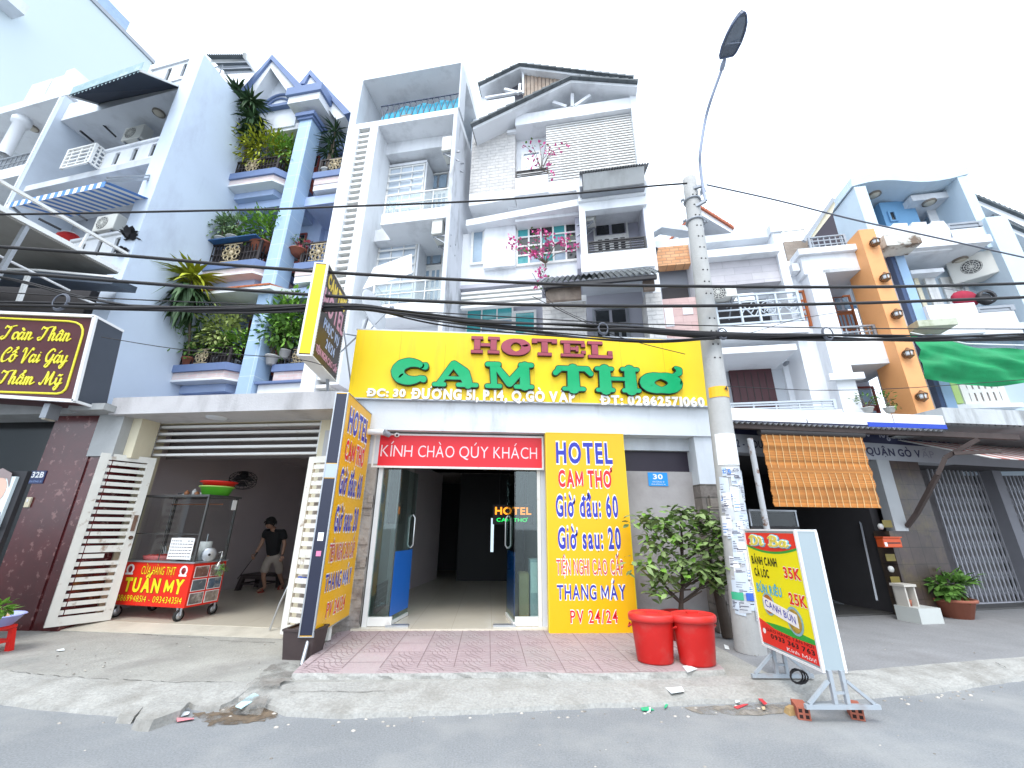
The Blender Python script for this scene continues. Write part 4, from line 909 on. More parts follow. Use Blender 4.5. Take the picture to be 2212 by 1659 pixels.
h0=(fE.z('a3',555,1352,EW-.1)+fE.z('a3',950,1320,EW-.1))/2;mb=MB();mb.box(fE,fE.u('a3',552,1360,EW-.1),wl1-.001,EW-.1,EW+.299,h0-.12,h0);mb.build('window_hood',WHITE,he)
tz0=fE.z('d1',950,265,EW-.5);tl_,tr_=fE.u('d1',915,240,EW-1.0),fE.u('d1',2030,180,EW-1.0)
za,zc=(fE.z('d1',920,275,EW-1.1)+fE.z('d1',1990,205,EW-1.1))/2,(fE.z('d1',925,215,EW-.45)+fE.z('d1',1975,140,EW-.45))/2
mb=MB();corrug(mb,fE.w(tl_,EW-1.1,za),fE.w(tr_,EW-1.1,za),fE.w(tl_+.1,EW-.45,za+.55),fE.w(tr_-.1,EW-.45,za+.55),20,.03)
for r_ in range(5):
 a=r_/5
 corrug(mb,fE.w(tl_+.1*a,EW-1.1+.65*a,za+.55*a+.03),fE.w(tr_-.1*a,EW-1.1+.65*a,za+.55*a+.03),fE.w(tl_+.1*a,EW-1.1+.65*(a+.22),za+.55*(a+.2)+.008),fE.w(tr_-.1*a,EW-1.1+.65*(a+.22),za+.55*(a+.2)+.008),20,.03)
mb.build('tiled_awning',mat('awning_tile',(.24,.26,.27),.8,.25,8,stain=(.4,.4,.4),samt=.5,ssc=6),he)
WOODP=mat('rough_wood_panel',(.17,.13,.105),.8,.25,4,stain=(.35,.3,.25),samt=.5,ssc=2)
for q in((975,325,1305,415),(1870,250,1985,330)):q=fE.rect('d1',*q,EW-.9);MB().box(fE,q[0],q[1],EW-.9,EW-.8,q[2],q[3]).build('awning_board',WOODP,he)
mb=MB();mb.bar(fE.w(tl_+.1,EW-1.05,za-.04),fE.w(tr_-.1,EW-1.05,za-.04),.08,.1);mb.bar(fE.w(tl_+.15,EW-1.0,za-.05),fE.w(tl_+.15,EW-.3,za-.05),.07);mb.build('awning_beam',BLACKM,he)
mb=MB();mb.box(fE,eL-.3,eR-.1,EW+1.2,EW+1.5,4,zA+.3);mb.box(fE,eL-.2,eR-.1,EW+.299,EW+1.2,zA-.12,zA-.001);mb.build('lower_wall',mat('violet_grey_wall',(.46,.46,.52),.7,.06,1),he)
mb=MB();lq0,lq1=fE.u('d1',195,400,EW+.2),fE.u('d1',940,400,EW+.2)
for y in(350,392,432,478):z=fE.z('d1',560,y-12,EW+.2);mb.box(fE,lq0,lq1,EW+.2,EW+.34,z-.045,z+.03)
mb.build('horizontal_louvre',METALW,he)
q=fE.rect('d1',945,470,1360,800,EW-.1);mb=MB();mb.box(fE,q[0],q[1],EW-.1,EW+1.19,4.2,q[3]);mb.build('stone_pier',STONEW,he)
mb=MB();mb.box(fE,q[0]-.02,q[1]+.03,EW-.13,EW+1.18,q[3]+.001,q[3]+.16);mb.build('pier_cap',WHITE,he)
q=fE.rect('d1',1885,395,2000,800,EW-.2);mb=MB();mb.box(fE,q[0],eR-.01,EW-.33,EW+.4,4.2,q[3]);mb.build('stone_pier',STONEW,he)
q=fE.rect('d1',250,530,670,720,EW+1.1);window(he,fE,(q[0],q[1],q[2],q[3]),EW+1.1,3,2,METALW,[WTEAL,WTEAL,WBLUE,WTEAL,WBLUE,WTEAL],.05)
q=fE.rect('d1',690,550,880,740,EW+1.1);window(he,fE,(q[0],q[1],q[2],q[3]),EW+1.1,1,1,METALW,WTEAL,.07)
q=fE.rect('d1',1420,530,1745,800,EW+1.2);door(he,fE,(q[0],q[1],q[2]-1.2,q[3]),EW+1.2,METALG,WDARK)
def spray(k,P,d,label,n):
 base=fE.at(k,*P[0],d);b0_=fE.w(base[0],d,base[1]);t=thing('bougainvillea',b0_,label,'plant');st,fl_,lf_=MB(),MB(),MB()
 for q in P[1:]:
  c_=fE.at(k,q[0],q[1],d-q[2]);e=fE.w(c_[0],d-q[2],c_[1]);m_=b0_.lerp(e,.5)+Vector((rnd.uniform(-.15,.15),0,rnd.uniform(.0,.2)))
  st.tube([b0_,m_,e],[.012,.009,.004],5)
  for i in range(n):
   s=max(0,min(1,rnd.gauss(.92,.13)));p=b0_.lerp(m_,s*2)if s<.5 else m_.lerp(e,s*2-1)
   p=p+Vector((rnd.gauss(0,.07),rnd.gauss(0,.06),rnd.gauss(0,.06)))
   leaf(fl_ if rnd.random()<.85 else lf_,p,(rnd.uniform(-1,1),rnd.uniform(-1,.3),rnd.uniform(-1,1)),rnd.uniform(.06,.11),.07)
 st.build('stem',BARK,t);fl_.build('blossom',PINKF,t);lf_.build('foliage',LEAFM['mid'],t)
spray('a3',[(740,1640),(515,1480,.3),(525,1535,.35),(600,1560,.3),(680,1440,.25),(740,1450,.2),(760,1475,.2),(845,1490,.2),(890,1470,.1),(930,1540,.15),(665,1580,.3),(650,1590,.3),(720,1580,.3),(700,1700,.4),(690,1780,.45),(760,1500,.2)],EW+.1,'pink bougainvillea straggling across the gridded teal window',20)
spray('a3',[(715,1060),(650,990,.1),(655,1030,.1),(740,905,.15),(770,930,.3),(820,950,.35),(770,1020,.3),(785,1090,.35),(700,880,.1),(610,905,.1),(860,900,.35),(655,900,.1)],EW-.15,'sparse pink bougainvillea growing beside the slatted screen',7)
# ------- blue house with planted balconies
fC=Fr(0,9,-13)
hc=thing('blue_house',fC.w(-7,0,0),'pale blue house with twin gables, tiled column and balconies full of plants','house')
TRIM=mat('periwinkle_trim',(.14,.2,.36),.6,.08,3,stain=(.1,.13,.3),samt=.4,ssc=2)
PINKB=mat('pink_brick_band',(.62,.47,.47),.8,.12,4,brick=(.3,.09,.01,(.66,.56,.54),(.6,.58,.58),fC.ang,.5))
COLT=mat('pale_blue_tile',(.36,.5,.68),.35,.08,2,brick=(.5,.52,.008,(.38,.52,.7),(.6,.68,.76),fC.ang,0))
GOLD=mat('gold_emblem',(.5,.41,.26),.5,.1,4)
LV=[]
def level(k,um0,um1,ys):
 x0,x1=um0,um1;q=[(fC.z(k,x0,a)+fC.z(k,x1,b))/2 for a,b in ys]
 return(fC.u(k,x0,ys[2][0]),fC.u(k,x1,ys[2][1]),*q)
LV.append(level('b1',225,662,((1345,1338),(1285,1272),(1235,1225),(1132,1090))))
LV.append(level('b1',425,862,((625,606),(580,562),(545,512),(408,352))))
LV.append(level('a2',40,398,((1162,1132),(1125,1092),(1092,1058),(1000,970))))
uc0,uc1=fC.u('b1',948,400,.1),fC.u('b1',1040,400,.1)
ctop=fC.z('a2',590,745,.1)
hL=LV[2][0]-1.8;hR=uL+.05
mb=MB();mb.box(fC,hL,uc1,1.5,8,3.3,LV[2][6]+3.0 if len(LV[2])>6 else ctop+.3);mb.build('rear_wall',BLUEWALL,hc)
mb=MB();mb.box(fC,uc1+.001,hR+.1,1.7,8,3.3,ctop+.3);mb.build('recess_wall',BLUEWALL,hc)
def emblem(mb,f,u,z,s,d):
 mb.box(f,u-s,u+s,d,d+.01,z+s*.92,z+s);mb.box(f,u-s,u+s,d,d+.01,z-s,z-s*.92)
 for i in range(8):
  a=R(22.5+45*i);mb.bar(f.w(u+math.cos(a)*s*.22,d+.005,z+math.sin(a)*s*.22),f.w(u+math.cos(a)*s*.98,d+.005,z+math.sin(a)*s*.98),s*.2,.012)
  a2=R(45*i);c_=f.w(u+math.cos(a2)*s*.68,d+.003,z+math.sin(a2)*s*.68);mb.tube([c_+(f.e*math.cos(R(t))+Vector((0,0,math.sin(R(t)))))*s*.24 for t in range(0,361,45)],s*.06,4,False)
 mb.lathe(f.w(u,d,z),[(s*.26,0),(s*.2,.02),(.001,.03)],10,axis=-f.n)
for i,(u0,u1,zb0,zpk,zmo,zr)in enumerate(LV):
 ch=.35
 def ring(e,d0):return[(u0-e,-e+d0),(u1-.1+e,-e+d0),(u1+ch+e,ch+.1),(u1+ch+e,1.5),(u0-e,1.5)]
 MB().hprism(fC,ring(.06,0),zpk+.001,zmo).build('balcony_moulding',TRIM,hc)
 MB().hprism(fC,ring(0,0),zb0+.06,zpk).build('balcony_band',PINKB,hc)
 MB().hprism(fC,ring(.02,0),zb0,zb0+.059).build('balcony_underside',WHITE,hc)
 MB().hprism(fC,[(u0+.25,.3),(u1-.25,.3),(u1-.1,.6),(u1-.1,1.5),(u0+.2,1.5)],zb0-.22,zb0-.001).build('balcony_bracket',BLUEWALL,hc)
 MB().box(fC,u0-.25,uc0+.1,.5,1.5,zb0-.52,zb0-.221).build('floor_beam',BLUEWALL,hc)
 rl=railing(hc,fC,u0+.18,u1-.12,zmo+.01,zr,.1,BROWNRAIL,16,1,.02,ret=.8,retside='lr')
 cu=u0+(u1-u0)*.52;emblem(g:=MB(),fC,cu,(zmo+zr)/2,(zr-zmo)*.4,.03);g.build('emblem',GOLD,rl)
 mb=MB();mb.box(fC,u0+.2,u1-.14,.16,.175,zmo+.04,zr-.12);mb.build('rail_backing',mat('rail_backing',(.035,.03,.03),.7,.1),rl)
 du=-.02;MB().box(fC,uc1+.25,hR,.35,1.7,zpk+.001-du,zmo-du).build('balcony_moulding',TRIM,hc);MB().box(fC,uc1+.31,hR,.4,1.7,zb0+.02-du,zpk-du).build('balcony_band',PINKB,hc);MB().box(fC,uc1+.31,hR-.001,.42,1.69,zb0-.2-du,zb0+.019-du).build('balcony_underside',WHITE,hc)
 rl=railing(hc,fC,uc1+.34,hR-.05,zmo+.02,zr+.02,.5,BROWNRAIL,10,1,.02,ret=.6,retside='l')
 emblem(g:=MB(),fC,(uc1+.34+hR-.05)/2,(zmo+zr)/2+.02,(zr-zmo)*.38,.44);g.build('emblem',GOLD,rl)
 dq0,dq1=uc1+.55,uc1+1.35;door(hc,fC,(dq0,min(dq1,hR-.1),zmo-.05,zmo+2.05),1.7,WOODR,WDARK)
 MB().box(fC,dq0-.05,hR,1.55,1.69,zmo+2.15,zmo+2.25).build('door_cornice',TRIM,hc)
 door(hc,fC,(u0+.9,u1+.1,zmo-.05,zmo+2.05),1.5,WOODR,WDARK)
MB().box(fC,uc0,uc1,.1,.62,3.3,ctop).build('tiled_column',COLT,hc)
mb=MB();mb.box(fC,uc0-.06,uc1+.06,.04,.68,ctop,ctop+.1);mb.box(fC,uc0-.12,uc1+.12,-.02,.74,ctop+.1,ctop+.25);mb.build('column_capital',TRIM,hc)
for s in(LV[1][2]-.62,LV[2][2]-.62):MB().box(fC,uc1+.001,hR,.55,1.69,s,s+.35).build('side_beam',BLUEWALL,hc)
a0,a1_=fC.at('b1',455,722,-.15),fC.at('b1',945,685,-.15);zz=(a0[1]+a1_[1])/2;zl=fC.z('b1',700,760,-.15)
MB().hexa([fC.w(a0[0],-.15,zz-.1),fC.w(a1_[0],-.15,zz-.1),fC.w(a1_[0]+.5,1.4,zz-.1),fC.w(a0[0],1.4,zz-.1),fC.w(a0[0],-.15,zz),fC.w(a1_[0],-.15,zz),fC.w(a1_[0]+.5,1.4,zz+.5),fC.w(a0[0],1.4,zz+.5)]).build('awning_slab',WHITE,hc)
mb=MB();nA=12
for i in range(nA):
 s0,s1=i/nA,(i+.92)/nA;A_=fC.w(a0[0]+(a1_[0]-a0[0])*s0,-.18,zz+.002);B_=fC.w(a0[0]+(a1_[0]-a0[0])*s1,-.18,zz+.002);up=Vector((0,0,.05));sl_=fC.n*1.4+Vector((0,0,.45))
 mb.hexa([A_,B_,B_+sl_,A_+sl_,A_+up,B_+up,B_+up+sl_,A_+up+sl_])
mb.build('awning_tiles',mat('orange_roof_tile',(.45,.14,.06),.8,.2,5),hc)
def ped(P,k,d0,d1,trim,w_=.18):
 A=[fC.at(k,x,y,d0)for x,y in P]
 def off(A,t):return[(A[0][0]+t*1.3,A[0][1]-t*.25),(A[1][0],A[1][1]-t*1.35),(A[2][0]-t*1.3,A[2][1]-t*.25)]
 A1,A2_=off(A,w_),off(A,w_*2.4)
 t=MB().prism(fC,[A[0],A[1],A[2],A1[2],A1[1],A1[0]],d0-.08,d1).build('gable_trim',TRIM,hc)
 MB().prism(fC,[A1[0],A1[1],A1[2],A2_[2],A2_[1],A2_[0]],d0,d1-.01).build('gable_fascia',WHITE,t)
 return A,A2_
A,Ai=ped(((165,590),(375,352),(560,545)),'a2',-.15,6,TRIM)
MB().prism(fC,[(Ai[0][0]-.1,Ai[0][1]-1.2),(Ai[2][0]+.1,Ai[0][1]-1.2),(Ai[2][0]+.1,Ai[2][1]),(Ai[1][0],Ai[1][1]+.15),(Ai[0][0]-.1,Ai[0][1])],.3,.5).build('gable_wall',mat('tympanum_white',(.66,.7,.76),.7,.05),hc)
A3,A3i=ped(((540,535),(612,446),(862,712)),'a2',.35,6,TRIM)
MB().prism(fC,[(uc1,ctop),(hR+.2,ctop),(A3i[2][0],A3i[2][1]),A3i[1],(uc1,A3i[0][1])],1.31,1.49).build('gable_wall',BLUEWALL,hc)
aq_d=.27;aq=fC.at('a2',395,665,.25);mb=MB()
for rr,tt in((.62,.1),(.44,.07)):mb.tube([fC.w(aq[0]+math.cos(R(t))*rr,aq_d,aq[1]+math.sin(R(t))*rr)for t in range(0,181,15)],tt*.5,6)
mb.box(fC,aq[0]-.75,aq[0]+.75,.14,.299,aq[1]-.12,aq[1]);mb.build('arch_moulding',TRIM,hc)
cq=fC.rect('a2',470,605,605,640,-.2);zc0,zc1=fC.z('a2',480,640,-.2),fC.z('a2',460,570,-.2)
MB().box(fC,cq[0],uc1+.35,-.2,2.0,zc0-.02,(zc0+zc1)/2).build('cornice',WHITE,hc);MB().box(fC,cq[0]-.08,uc1+.43,-.28,2.0,(zc0+zc1)/2+.001,zc1+.05).build('cornice_moulding',TRIM,hc)
MB().box(fC,hL+.6,cq[0]+.2,.35,1.3,ctop+.02,ctop+.3).build('entablature',WHITE,hc)
GP='potted plants on the blue balconies'
def at3(k,x,y,d):q=fC.at(k,x,y,d);return fC.w(q[0],d,q[1])
Z1,Z2,Z3=LV[0][4]+.02,LV[1][4]+.02,LV[2][4]+.02
def onlv(k,x,y,d,z):u=fC.u(k,x,y,d);return fC.w(u,d,z)
for(x,y,xb,lab,H_)in((140,590,165,'tall dracaena with spiky crown at the outer corner of the top blue balcony',0),(225,650,200,'tall drooping dracaena in the middle of the top blue balcony',0)):
 b=onlv('a2',xb,990,.35,Z3);tq=fC.at('a2',x,y,-.3);top=fC.w(tq[0],-.3,tq[1]);t=thing('dracaena',b,lab,'plant',GP);pot(b,.16,.25,POTW,t)
 st,lf_=MB(),MB();mid_=b.lerp(top,.5)+fC.e*.12
 st.tube([b+Vector((0,0,.2)),mid_,top],[.035,.028,.02],7);rosette(lf_,top,90,.62,.085,1.2,(-.5,1.3))
 for s in(.8,.62):rosette(lf_,b.lerp(top,s)+fC.e*rnd.uniform(-.05,.25),60,.55,.08,1.3,(-.8,.7))
 lf_.build('foliage',LEAFM['dark'],t);st.build('stem',BARK,t)
potted(onlv('a2',330,950,.3,Z3),'bush','bushy yellow green bamboo spilling over the top balcony rail',1.7,.8,900,'yellow',.17,.25,L=.19,lw=.055)
potted(onlv('a2',440,950,.35,Z3),'bush','feathery green shrub beside the column on the top balcony',1.5,.45,380,'fresh',.15,.25,L=.17,lw=.05)
for x,lab,mm_,H_,W_ in((535,'pale grey green shrub in a white bowl, outermost on the middle balcony rail','grey',.75,.3),(612,'slender grey green shrub in a white bowl, second on the middle balcony rail','grey',.95,.22),(690,'low green plant in a white bowl, third on the middle balcony rail','grey',.85,.2)):
 potted(onlv('b1',x,360,.05,LV[1][5]+.03),'bush',lab,H_,W_,300,mm_,.19,.12,L=.15,lw=.055)
potted(onlv('b1',790,340,.3,LV[1][5]-.05),'bush','ferny plant in a blue and white bowl on the middle balcony',.55,.33,170,'mid',.24,.15,mat('blue_white_pot',(.4,.45,.55),.4,.3,12),L=.1,lw=.03)
potted(onlv('b1',905,345,.35,LV[1][5]-.32),'bush','bright green bush in a large terracotta bowl beside the tiled column',.95,.6,700,'fresh',.32,.36,TERRA,L=.15,lw=.06)
tag(MB().box(fC,LV[1][0]+.2,LV[1][1]-.15,-.14,.2,LV[1][5]+.001,LV[1][5]+.03).build('plant_shelf',mat('blue_board',(.03,.1,.25),.5,.1)),'blue board laid along the middle balcony rail under the white bowls','shelf')
potted(onlv('b1',300,1180,.25,Z1),'bush','leafy green creeper bulging past the left end of the lowest balcony',1.25,.7,700,'mid',.17,.25,L=.17,lw=.075)
potted(onlv('b1',210,1150,.1,Z1),'bush','thin sprawling branch plant leaning left over the lowest balcony corner',1.3,.5,360,'fresh',.14,.2,L=.16,lw=.07)
potted(onlv('b1',590,1190,.3,Z1),'bush','variegated white and green shrub over the lowest balcony rail',1.4,.6,700,'varieg',.17,.25,L=.15,lw=.075)
potted(onlv('b1',700,1195,.4,Z1),'bush','low fresh green plant at the column end of the lowest balcony',.85,.5,420,'fresh',.17,.2,L=.14,lw=.07)
potted(onlv('b1',450,1190,.45,Z1),'bush','dark green shrub in the middle of the lowest balcony',1.2,.55,460,'mid',.17,.25,L=.17,lw=.07)
b=onlv('b1',400,1150,.15,Z1);t=thing('dracaena',b,'tall yellow edged dracaena rising from the lowest balcony past its awning','plant',GP);pot(b,.17,.25,TERRA,t);st,lf_,lf2=MB(),MB(),MB()
tq=fC.at('b1',405,640,-.5);top=fC.w(tq[0],-.5,tq[1]);st.tube([b+Vector((0,0,.2)),b.lerp(top,.5),top],[.035,.03,.02],6)
rosette(lf2,top,70,.75,.13,1.0,(-.3,1.3));rosette(lf_,top-Vector((0,0,.3)),80,.7,.13,1.5,(-1.1,.2));rosette(lf_,top-Vector((0,0,.75)),60,.62,.12,1.5,(-1.2,.1));lf2.build('young_foliage',LEAFM['yellow'],t);lf_.build('foliage',LEAFM['dark'],t);st.build('stem',BARK,t)
potted(onlv('a2',700,1080,.62,Z3+.05),'dracaena','dark dracaena in the narrow top balcony beside the slatted house',1.5,.35,110,'dark',.17,.25,L=.5,lw=.055)
potted(onlv('b1',1140,480,.55,Z2+.42),'bush','rosy flowering plant in a shallow terracotta bowl on the narrow middle balcony',.42,.3,120,'grey',.28,.14,TERRA,L=.08,lw=.03)
p=onlv('b1',1150,440,.5,Z2+.82);mb=MB();crown(mb,p,(.32,.2,.14),150,.07,.06);o=mb.build('blossom',PINKF2,[x for x in D.objects if x.name.startswith('potted_plant')][-1])
potted(onlv('b1',950,1230,.35,Z1),'bush','glossy round leaved shrub on the low balcony right of the tiled column',1.3,.55,620,'mid',.17,.25,L=.16,lw=.1)
potted(onlv('b1',1040,1200,.5,Z1+.2),'bush','tall light green plant behind the projecting hotel lightbox',1.8,.6,700,'fresh',.17,.25,L=.17,lw=.08)
MB().box(fC,uc1+.05,hR-.02,.25,1.6,3.3,LV[0][2]-.12).build('lower_parapet',WHITE,hc);MB().box(fC,hL,uc0-.001,.5,1.49,3.3,LV[0][2]-.53).build('lower_wall',BLUEWALL,hc)
MB().box(fC,uc1+.001,hR,.15,.3,LV[0][2]-.119,LV[0][2]-.06).build('parapet_cap',TRIM,hc)
# ------- house with the broad blank side wall
pB=VY('o',272,600,9.1);fB=Fr(pB.x,pB.y,-16)
hb=thing('balcony_house',fB.w(-2,0,0),'grey white house with stacked deep balconies, dark awning and tall blank side wall','house')
uW0,uW1=fB.u('a1',1062,700),fB.u('a1',1138,700);zW=(fB.z('a1',1215,352)+fB.z('a1',1285,332))/2
q=fB.w(uW1,0,0);fB2=Fr(q.x,q.y,-11.5);MB().box(fB2,uW0-uW1,0,0,7,0,zW).build('side_wall',PALEBLUE,hb)
uPL=fB.u('a1',330,700,-.1)
zpw=fB.z('a1',350,612,-.1)
MB().box(fB,uPL-.02,uPL+.2,-.1,2.6,0,zpw).build('party_wall',mat('party_wall_plaster',(.5,.56,.64),.7,.08,1,stain=(.36,.4,.46),samt=.4,ssc=.7),hb)
MB().box(fB,uPL-.03,uPL+.03,-.12,-.101,0,zpw).build('wall_edge',WHITE,hb)
bz=lambda x0,y0,x1,y1,d=0:(fB.z('a1',x0,y0,d)+fB.z('a1',x1,y1,d))/2
zm1,zm0=bz(665,930,1015,882),bz(640,1030,990,985);zbm=bz(375,1110,945,1045)
zP1,zP0=bz(915,440,1205,372),bz(1030,505,1165,478)
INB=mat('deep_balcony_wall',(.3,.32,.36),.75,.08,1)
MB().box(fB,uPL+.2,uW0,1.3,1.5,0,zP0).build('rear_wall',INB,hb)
def pierced(z0,z1,ua,ub,d,holes,name='pierced_parapet'):
 mb=MB();cuts=sorted(holes);prev=ua
 for(c_,w_)in cuts:mb.box(fB,prev,c_-w_,d,d+.12,z0,z1);prev=c_+w_
 mb.box(fB,prev,ub,d,d+.12,z0,z1);h_=z1-z0
 for(c_,w_)in cuts:mb.box(fB,c_-w_,c_+w_,d+.001,d+.119,z0,z0+h_*.14);mb.box(fB,c_-w_,c_+w_,d+.001,d+.119,z1-h_*.14,z1-.001)
 o=mb.build(name,WHITE,hb)
 for(c_,w_)in cuts:MB().box(fB,c_-w_,c_+w_,d+.05,d+.07,z0+h_*.14,z1-h_*.14).build('dark_pane',WDARK,o)
 return o
um=fB.u('a1',655,950)
pierced(zm0,zm1,um,uW0-.001,.02,[(fB.u('a1',x,y),.09)for x,y in((720,975),(828,960),(938,945))])
MB().box(fB,um-.04,uW0,-.04,.2,zm1+.001,zm1+.07).build('parapet_cap',WHITE,hb)
MB().box(fB,uPL+.2,uW0-.001,.0,1.99,zbm,zm0-.001).build('floor_slab',WHITE2,hb)
railing(hb,fB,fB.u('a1',415,960,-.25),um-.02,zm0+.02,zm1+.1,-.22,METALW,3,4,.022,ret=.25,retside='r')
zt0=zP0-.4
pierced(zP0,zP1,um+.5,uW0-.001,.02,[(fB.u('a1',1040,460),.09),(fB.u('a1',1138,440),.09)])
MB().box(fB,um+.45,uW0,-.03,.2,zP1+.001,zP1+.07).build('parapet_cap',WHITE,hb)
MB().box(fB,uPL+.2,uW0-.002,.05,4,zt0,zP0-.001).build('roof_slab',WHITE2,hb)
MB().box(fB,uPL-.02,um+.5,.06,.3,zP0-.001,zP0+.35).build('parapet',WHITE,hb)
z20,z21=bz(430,1570,790,1560),bz(500,1492,820,1450)
u2=fB.u('a1',430,1540)
pierced(z20-.2,z21,u2,uW0-.001,.02,[(fB.u('a1',500,1555),.08),(fB.u('a1',600,1555),.08),(fB.u('a1',708,1545),.09)])
MB().box(fB,u2,uW0,-.04,.2,z21+.001,z21+.07).build('parapet_cap',WHITE,hb)
MB().box(fB,uPL+.2,uW0-.001,.0,1.99,z20-.5,z20-.201).build('floor_slab',WHITE2,hb)
mb=MB()
for(xa,ya,xb,yb)in((560,700,720,850),(500,815,580,880),(320,1225,540,1370),(240,1360,380,1430)):
 q,r_=fB.at('a1',xa,ya,.25),fB.at('a1',xb,yb,.7);mb.bar(fB.w(q[0],.25,q[1]),fB.w(r_[0],.7,r_[1]),.05)
mb.build('laundry_bar',BLACKM,hb)
def cl(f,k,x,y,d,lab):q=f.at(k,x,y,d);ceiling_lamp(f.w(q[0],d,q[1]),lab)
p=ray('a1',990,700);tz=(zt0-EYE)/p.z;ceiling_lamp(EYEV+p*tz,'round ceiling lamp above the top balcony of the blank walled house')
p=ray('a1',800,1205);tz=(zbm-EYE)/p.z;ceiling_lamp(EYEV+p*tz,'round ceiling lamp above the second balcony of the blank walled house')
aircon(fB,fB.u('a1',830,810,.6),.6,fB.z('a1',800,865,.6),'shaded air conditioner under the dark awning of the blank walled house')
aircon(fB,fB.u('a1',660,1360,.6),.6,fB.z('a1',640,1430,.6),'dark air conditioner below the striped awning of the blank walled house')
AW=mat('dark_canvas_awning',(.035,.045,.065),.8,.15,2);VAL=mat('green_grey_valance',(.3,.42,.45),.7,.15,3,stain=(.55,.62,.64),samt=.7,ssc=4)
t=thing('awning',fB.w(-1,-.5,zP0-.5),'dark canvas awning with pale scalloped valance over the top balcony','awning')
Q=[(620,650,.1),(1135,545,.1),(872,440,-1.1),(430,596,-1.1)]
P=[fB.w(*(lambda a,d:(a[0],d,a[1]))(fB.at('a1',x,y,d),d))for x,y,d in Q];MB().slab(P,.02).build('canvas',AW,t)
mb=MB();n=18
for i in range(n):
 a,b=P[3].lerp(P[2],i/n),P[3].lerp(P[2],(i+1)/n);mb.slab([a+Vector((0,0,.04)),b+Vector((0,0,.04)),b+Vector((0,0,.34)),a+Vector((0,0,.34))],.008);mb.slab([a+Vector((0,0,.04)),(a+b)/2+Vector((0,0,-.05)),b+Vector((0,0,.04))],.008)
mb.build('valance',VAL,t)
mb=MB();mb.bar(P[2],P[1],.05);mb.bar(P[3],P[0],.05);mb.build('arm',METALW,t)
t=thing('awning',fB.w(-1.5,-.5,zbm-.4),'blue and white striped awning half rolled out over the second balcony','awning')
Q=[(60,1240,-.9),(650,1150,-.9)];P=[fB.w(*(lambda a,d:(a[0],d,a[1]))(fB.at('a1',x,y,d),d))for x,y,d in Q];zz=(P[0].z+P[1].z)/2;P[0].z=P[1].z=zz
Bk=[P[0]+fB.n*1.0+Vector((0,0,.35)),P[1]+fB.n*1.0+Vector((0,0,.35))]
ma,mc=MB(),MB();n=26
for i in range(n):
 a,b=P[0].lerp(P[1],i/n),P[0].lerp(P[1],(i+1)/n);c_,d_=Bk[0].lerp(Bk[1],i/n),Bk[0].lerp(Bk[1],(i+1)/n);q=ma if i%2 else mc
 q.slab([a,b,d_,c_],.006);q.slab([a-Vector((0,0,.17)),b-Vector((0,0,.17)),b-Vector((0,0,.002)),a-Vector((0,0,.002))],.006)
ma.build('blue_stripes',mat('awning_blue',(.1,.25,.6),.7,.1),t);mc.build('white_stripes',SIGNW,t)
mb=MB();r_=fB.at('a1',930,1112,.0);mb.bar(P[1],fB.w(r_[0],.0,r_[1]),.06);mb.bar(P[1]+Vector((0,0,.1)),fB.w(r_[0],0,r_[1]+.12),.04);mb.bar(P[0],P[0]+fB.n*1.0-Vector((0,0,.4)),.05);mb.build('arm',METALG,t)
q=fB.at('a1',425,1475,.3);p=fB.w(q[0],.3,q[1]-.2);t=thing('laundry_bundle',p,'red and white cloth bundle lying on the second balcony parapet','bundle')
MB().ball(p+Vector((0,0,.16)),.26,12,8,(1.2,.8,.65)).build('red_cloth',mat('red_cloth',(.6,.03,.03),.8,.2,6,bump=.5,bsc=9),t);MB().ball(p+Vector((-.02,0,.3)),.17,12,8,(1.1,.8,.5)).build('white_cloth',mat('white_cloth',(.65,.65,.63),.8,.15,6),t)
q=fB.at('a1',770,1490,-.15);p=fB.w(q[0],-.12,q[1]-.3);t=thing('hanging_cloth',p,'dark cloth hung over the second balcony parapet beside the blank wall','cloth')
mb=MB();crown(mb,p+Vector((0,0,.25)),(.12,.06,.3),60,.22,.14);mb.build('cloth',mat('dark_cloth',(.03,.03,.035),.8,.2),t);MB().bar(p+Vector((-.15,.05,.55)),p+Vector((.15,.05,.55)),.02).build('peg_bar',METALG,t)
t=thing('roof_shed',fB.w(uW1,1.5,zW-2),'open metal shed roof on posts behind the top of the blank side wall','shed')
Q=[(1272,332,.1),(1500,350,1.8),(1600,455,4.5),(1420,540,4.5)]
a=fB.w(uW1+.02,.1,zW+.02);a=a-fB.n*.05;sq_=fB.at('a1',1522,342,1.0);s2_=fB.at('a1',1600,458,3.2);A1_=fB.w(sq_[0],1.0,sq_[1]);A2_x=fB.w(s2_[0],3.2,s2_[1]);A3_x=A2_x+(a-A1_)*1.0;mb=MB();corrug(mb,a,A1_,A3_x,A2_x,18,.03);mb.build('zinc_sheet',mat('dark_zinc',(.16,.19,.2),.6,.15,3),t)
mb=MB()
for q in(.2,.5,.8):mb.bar(a.lerp(A3_x,q)-Vector((0,0,.06)),A1_.lerp(A2_x,q)-Vector((0,0,.06)),.07)
mb.bar(A1_,A2_x,.1,.16);mb.bar(A2_x-Vector((.15,0,0)),A2_x-Vector((.15,0,2.2)),.1);mb.bar(A2_x-fB.e*.3-Vector((0,0,.5)),A2_x-fB.e*1.4-Vector((0,0,1.0)),.07);mb.bar(A2_x-fB.e*1.1-Vector((0,0,.2)),A2_x-fB.e*1.2-Vector((0,0,2.2)),.1);mb.build('frame',METALW,t)
mb=MB()
for i in range(9):mb.bar(A2_x+fB.n*.3-fB.e*(.15+.13*i)-Vector((0,0,2.2)),A2_x+fB.n*.3-fB.e*(.15+.12*i+rnd.uniform(-.06,.06))-Vector((0,0,.4)),.08,.04)
mb.build('stacked_boards',WOODB,t)
mb=MB();q=fB.w(uW0-1.2,.6,zP1+.1)
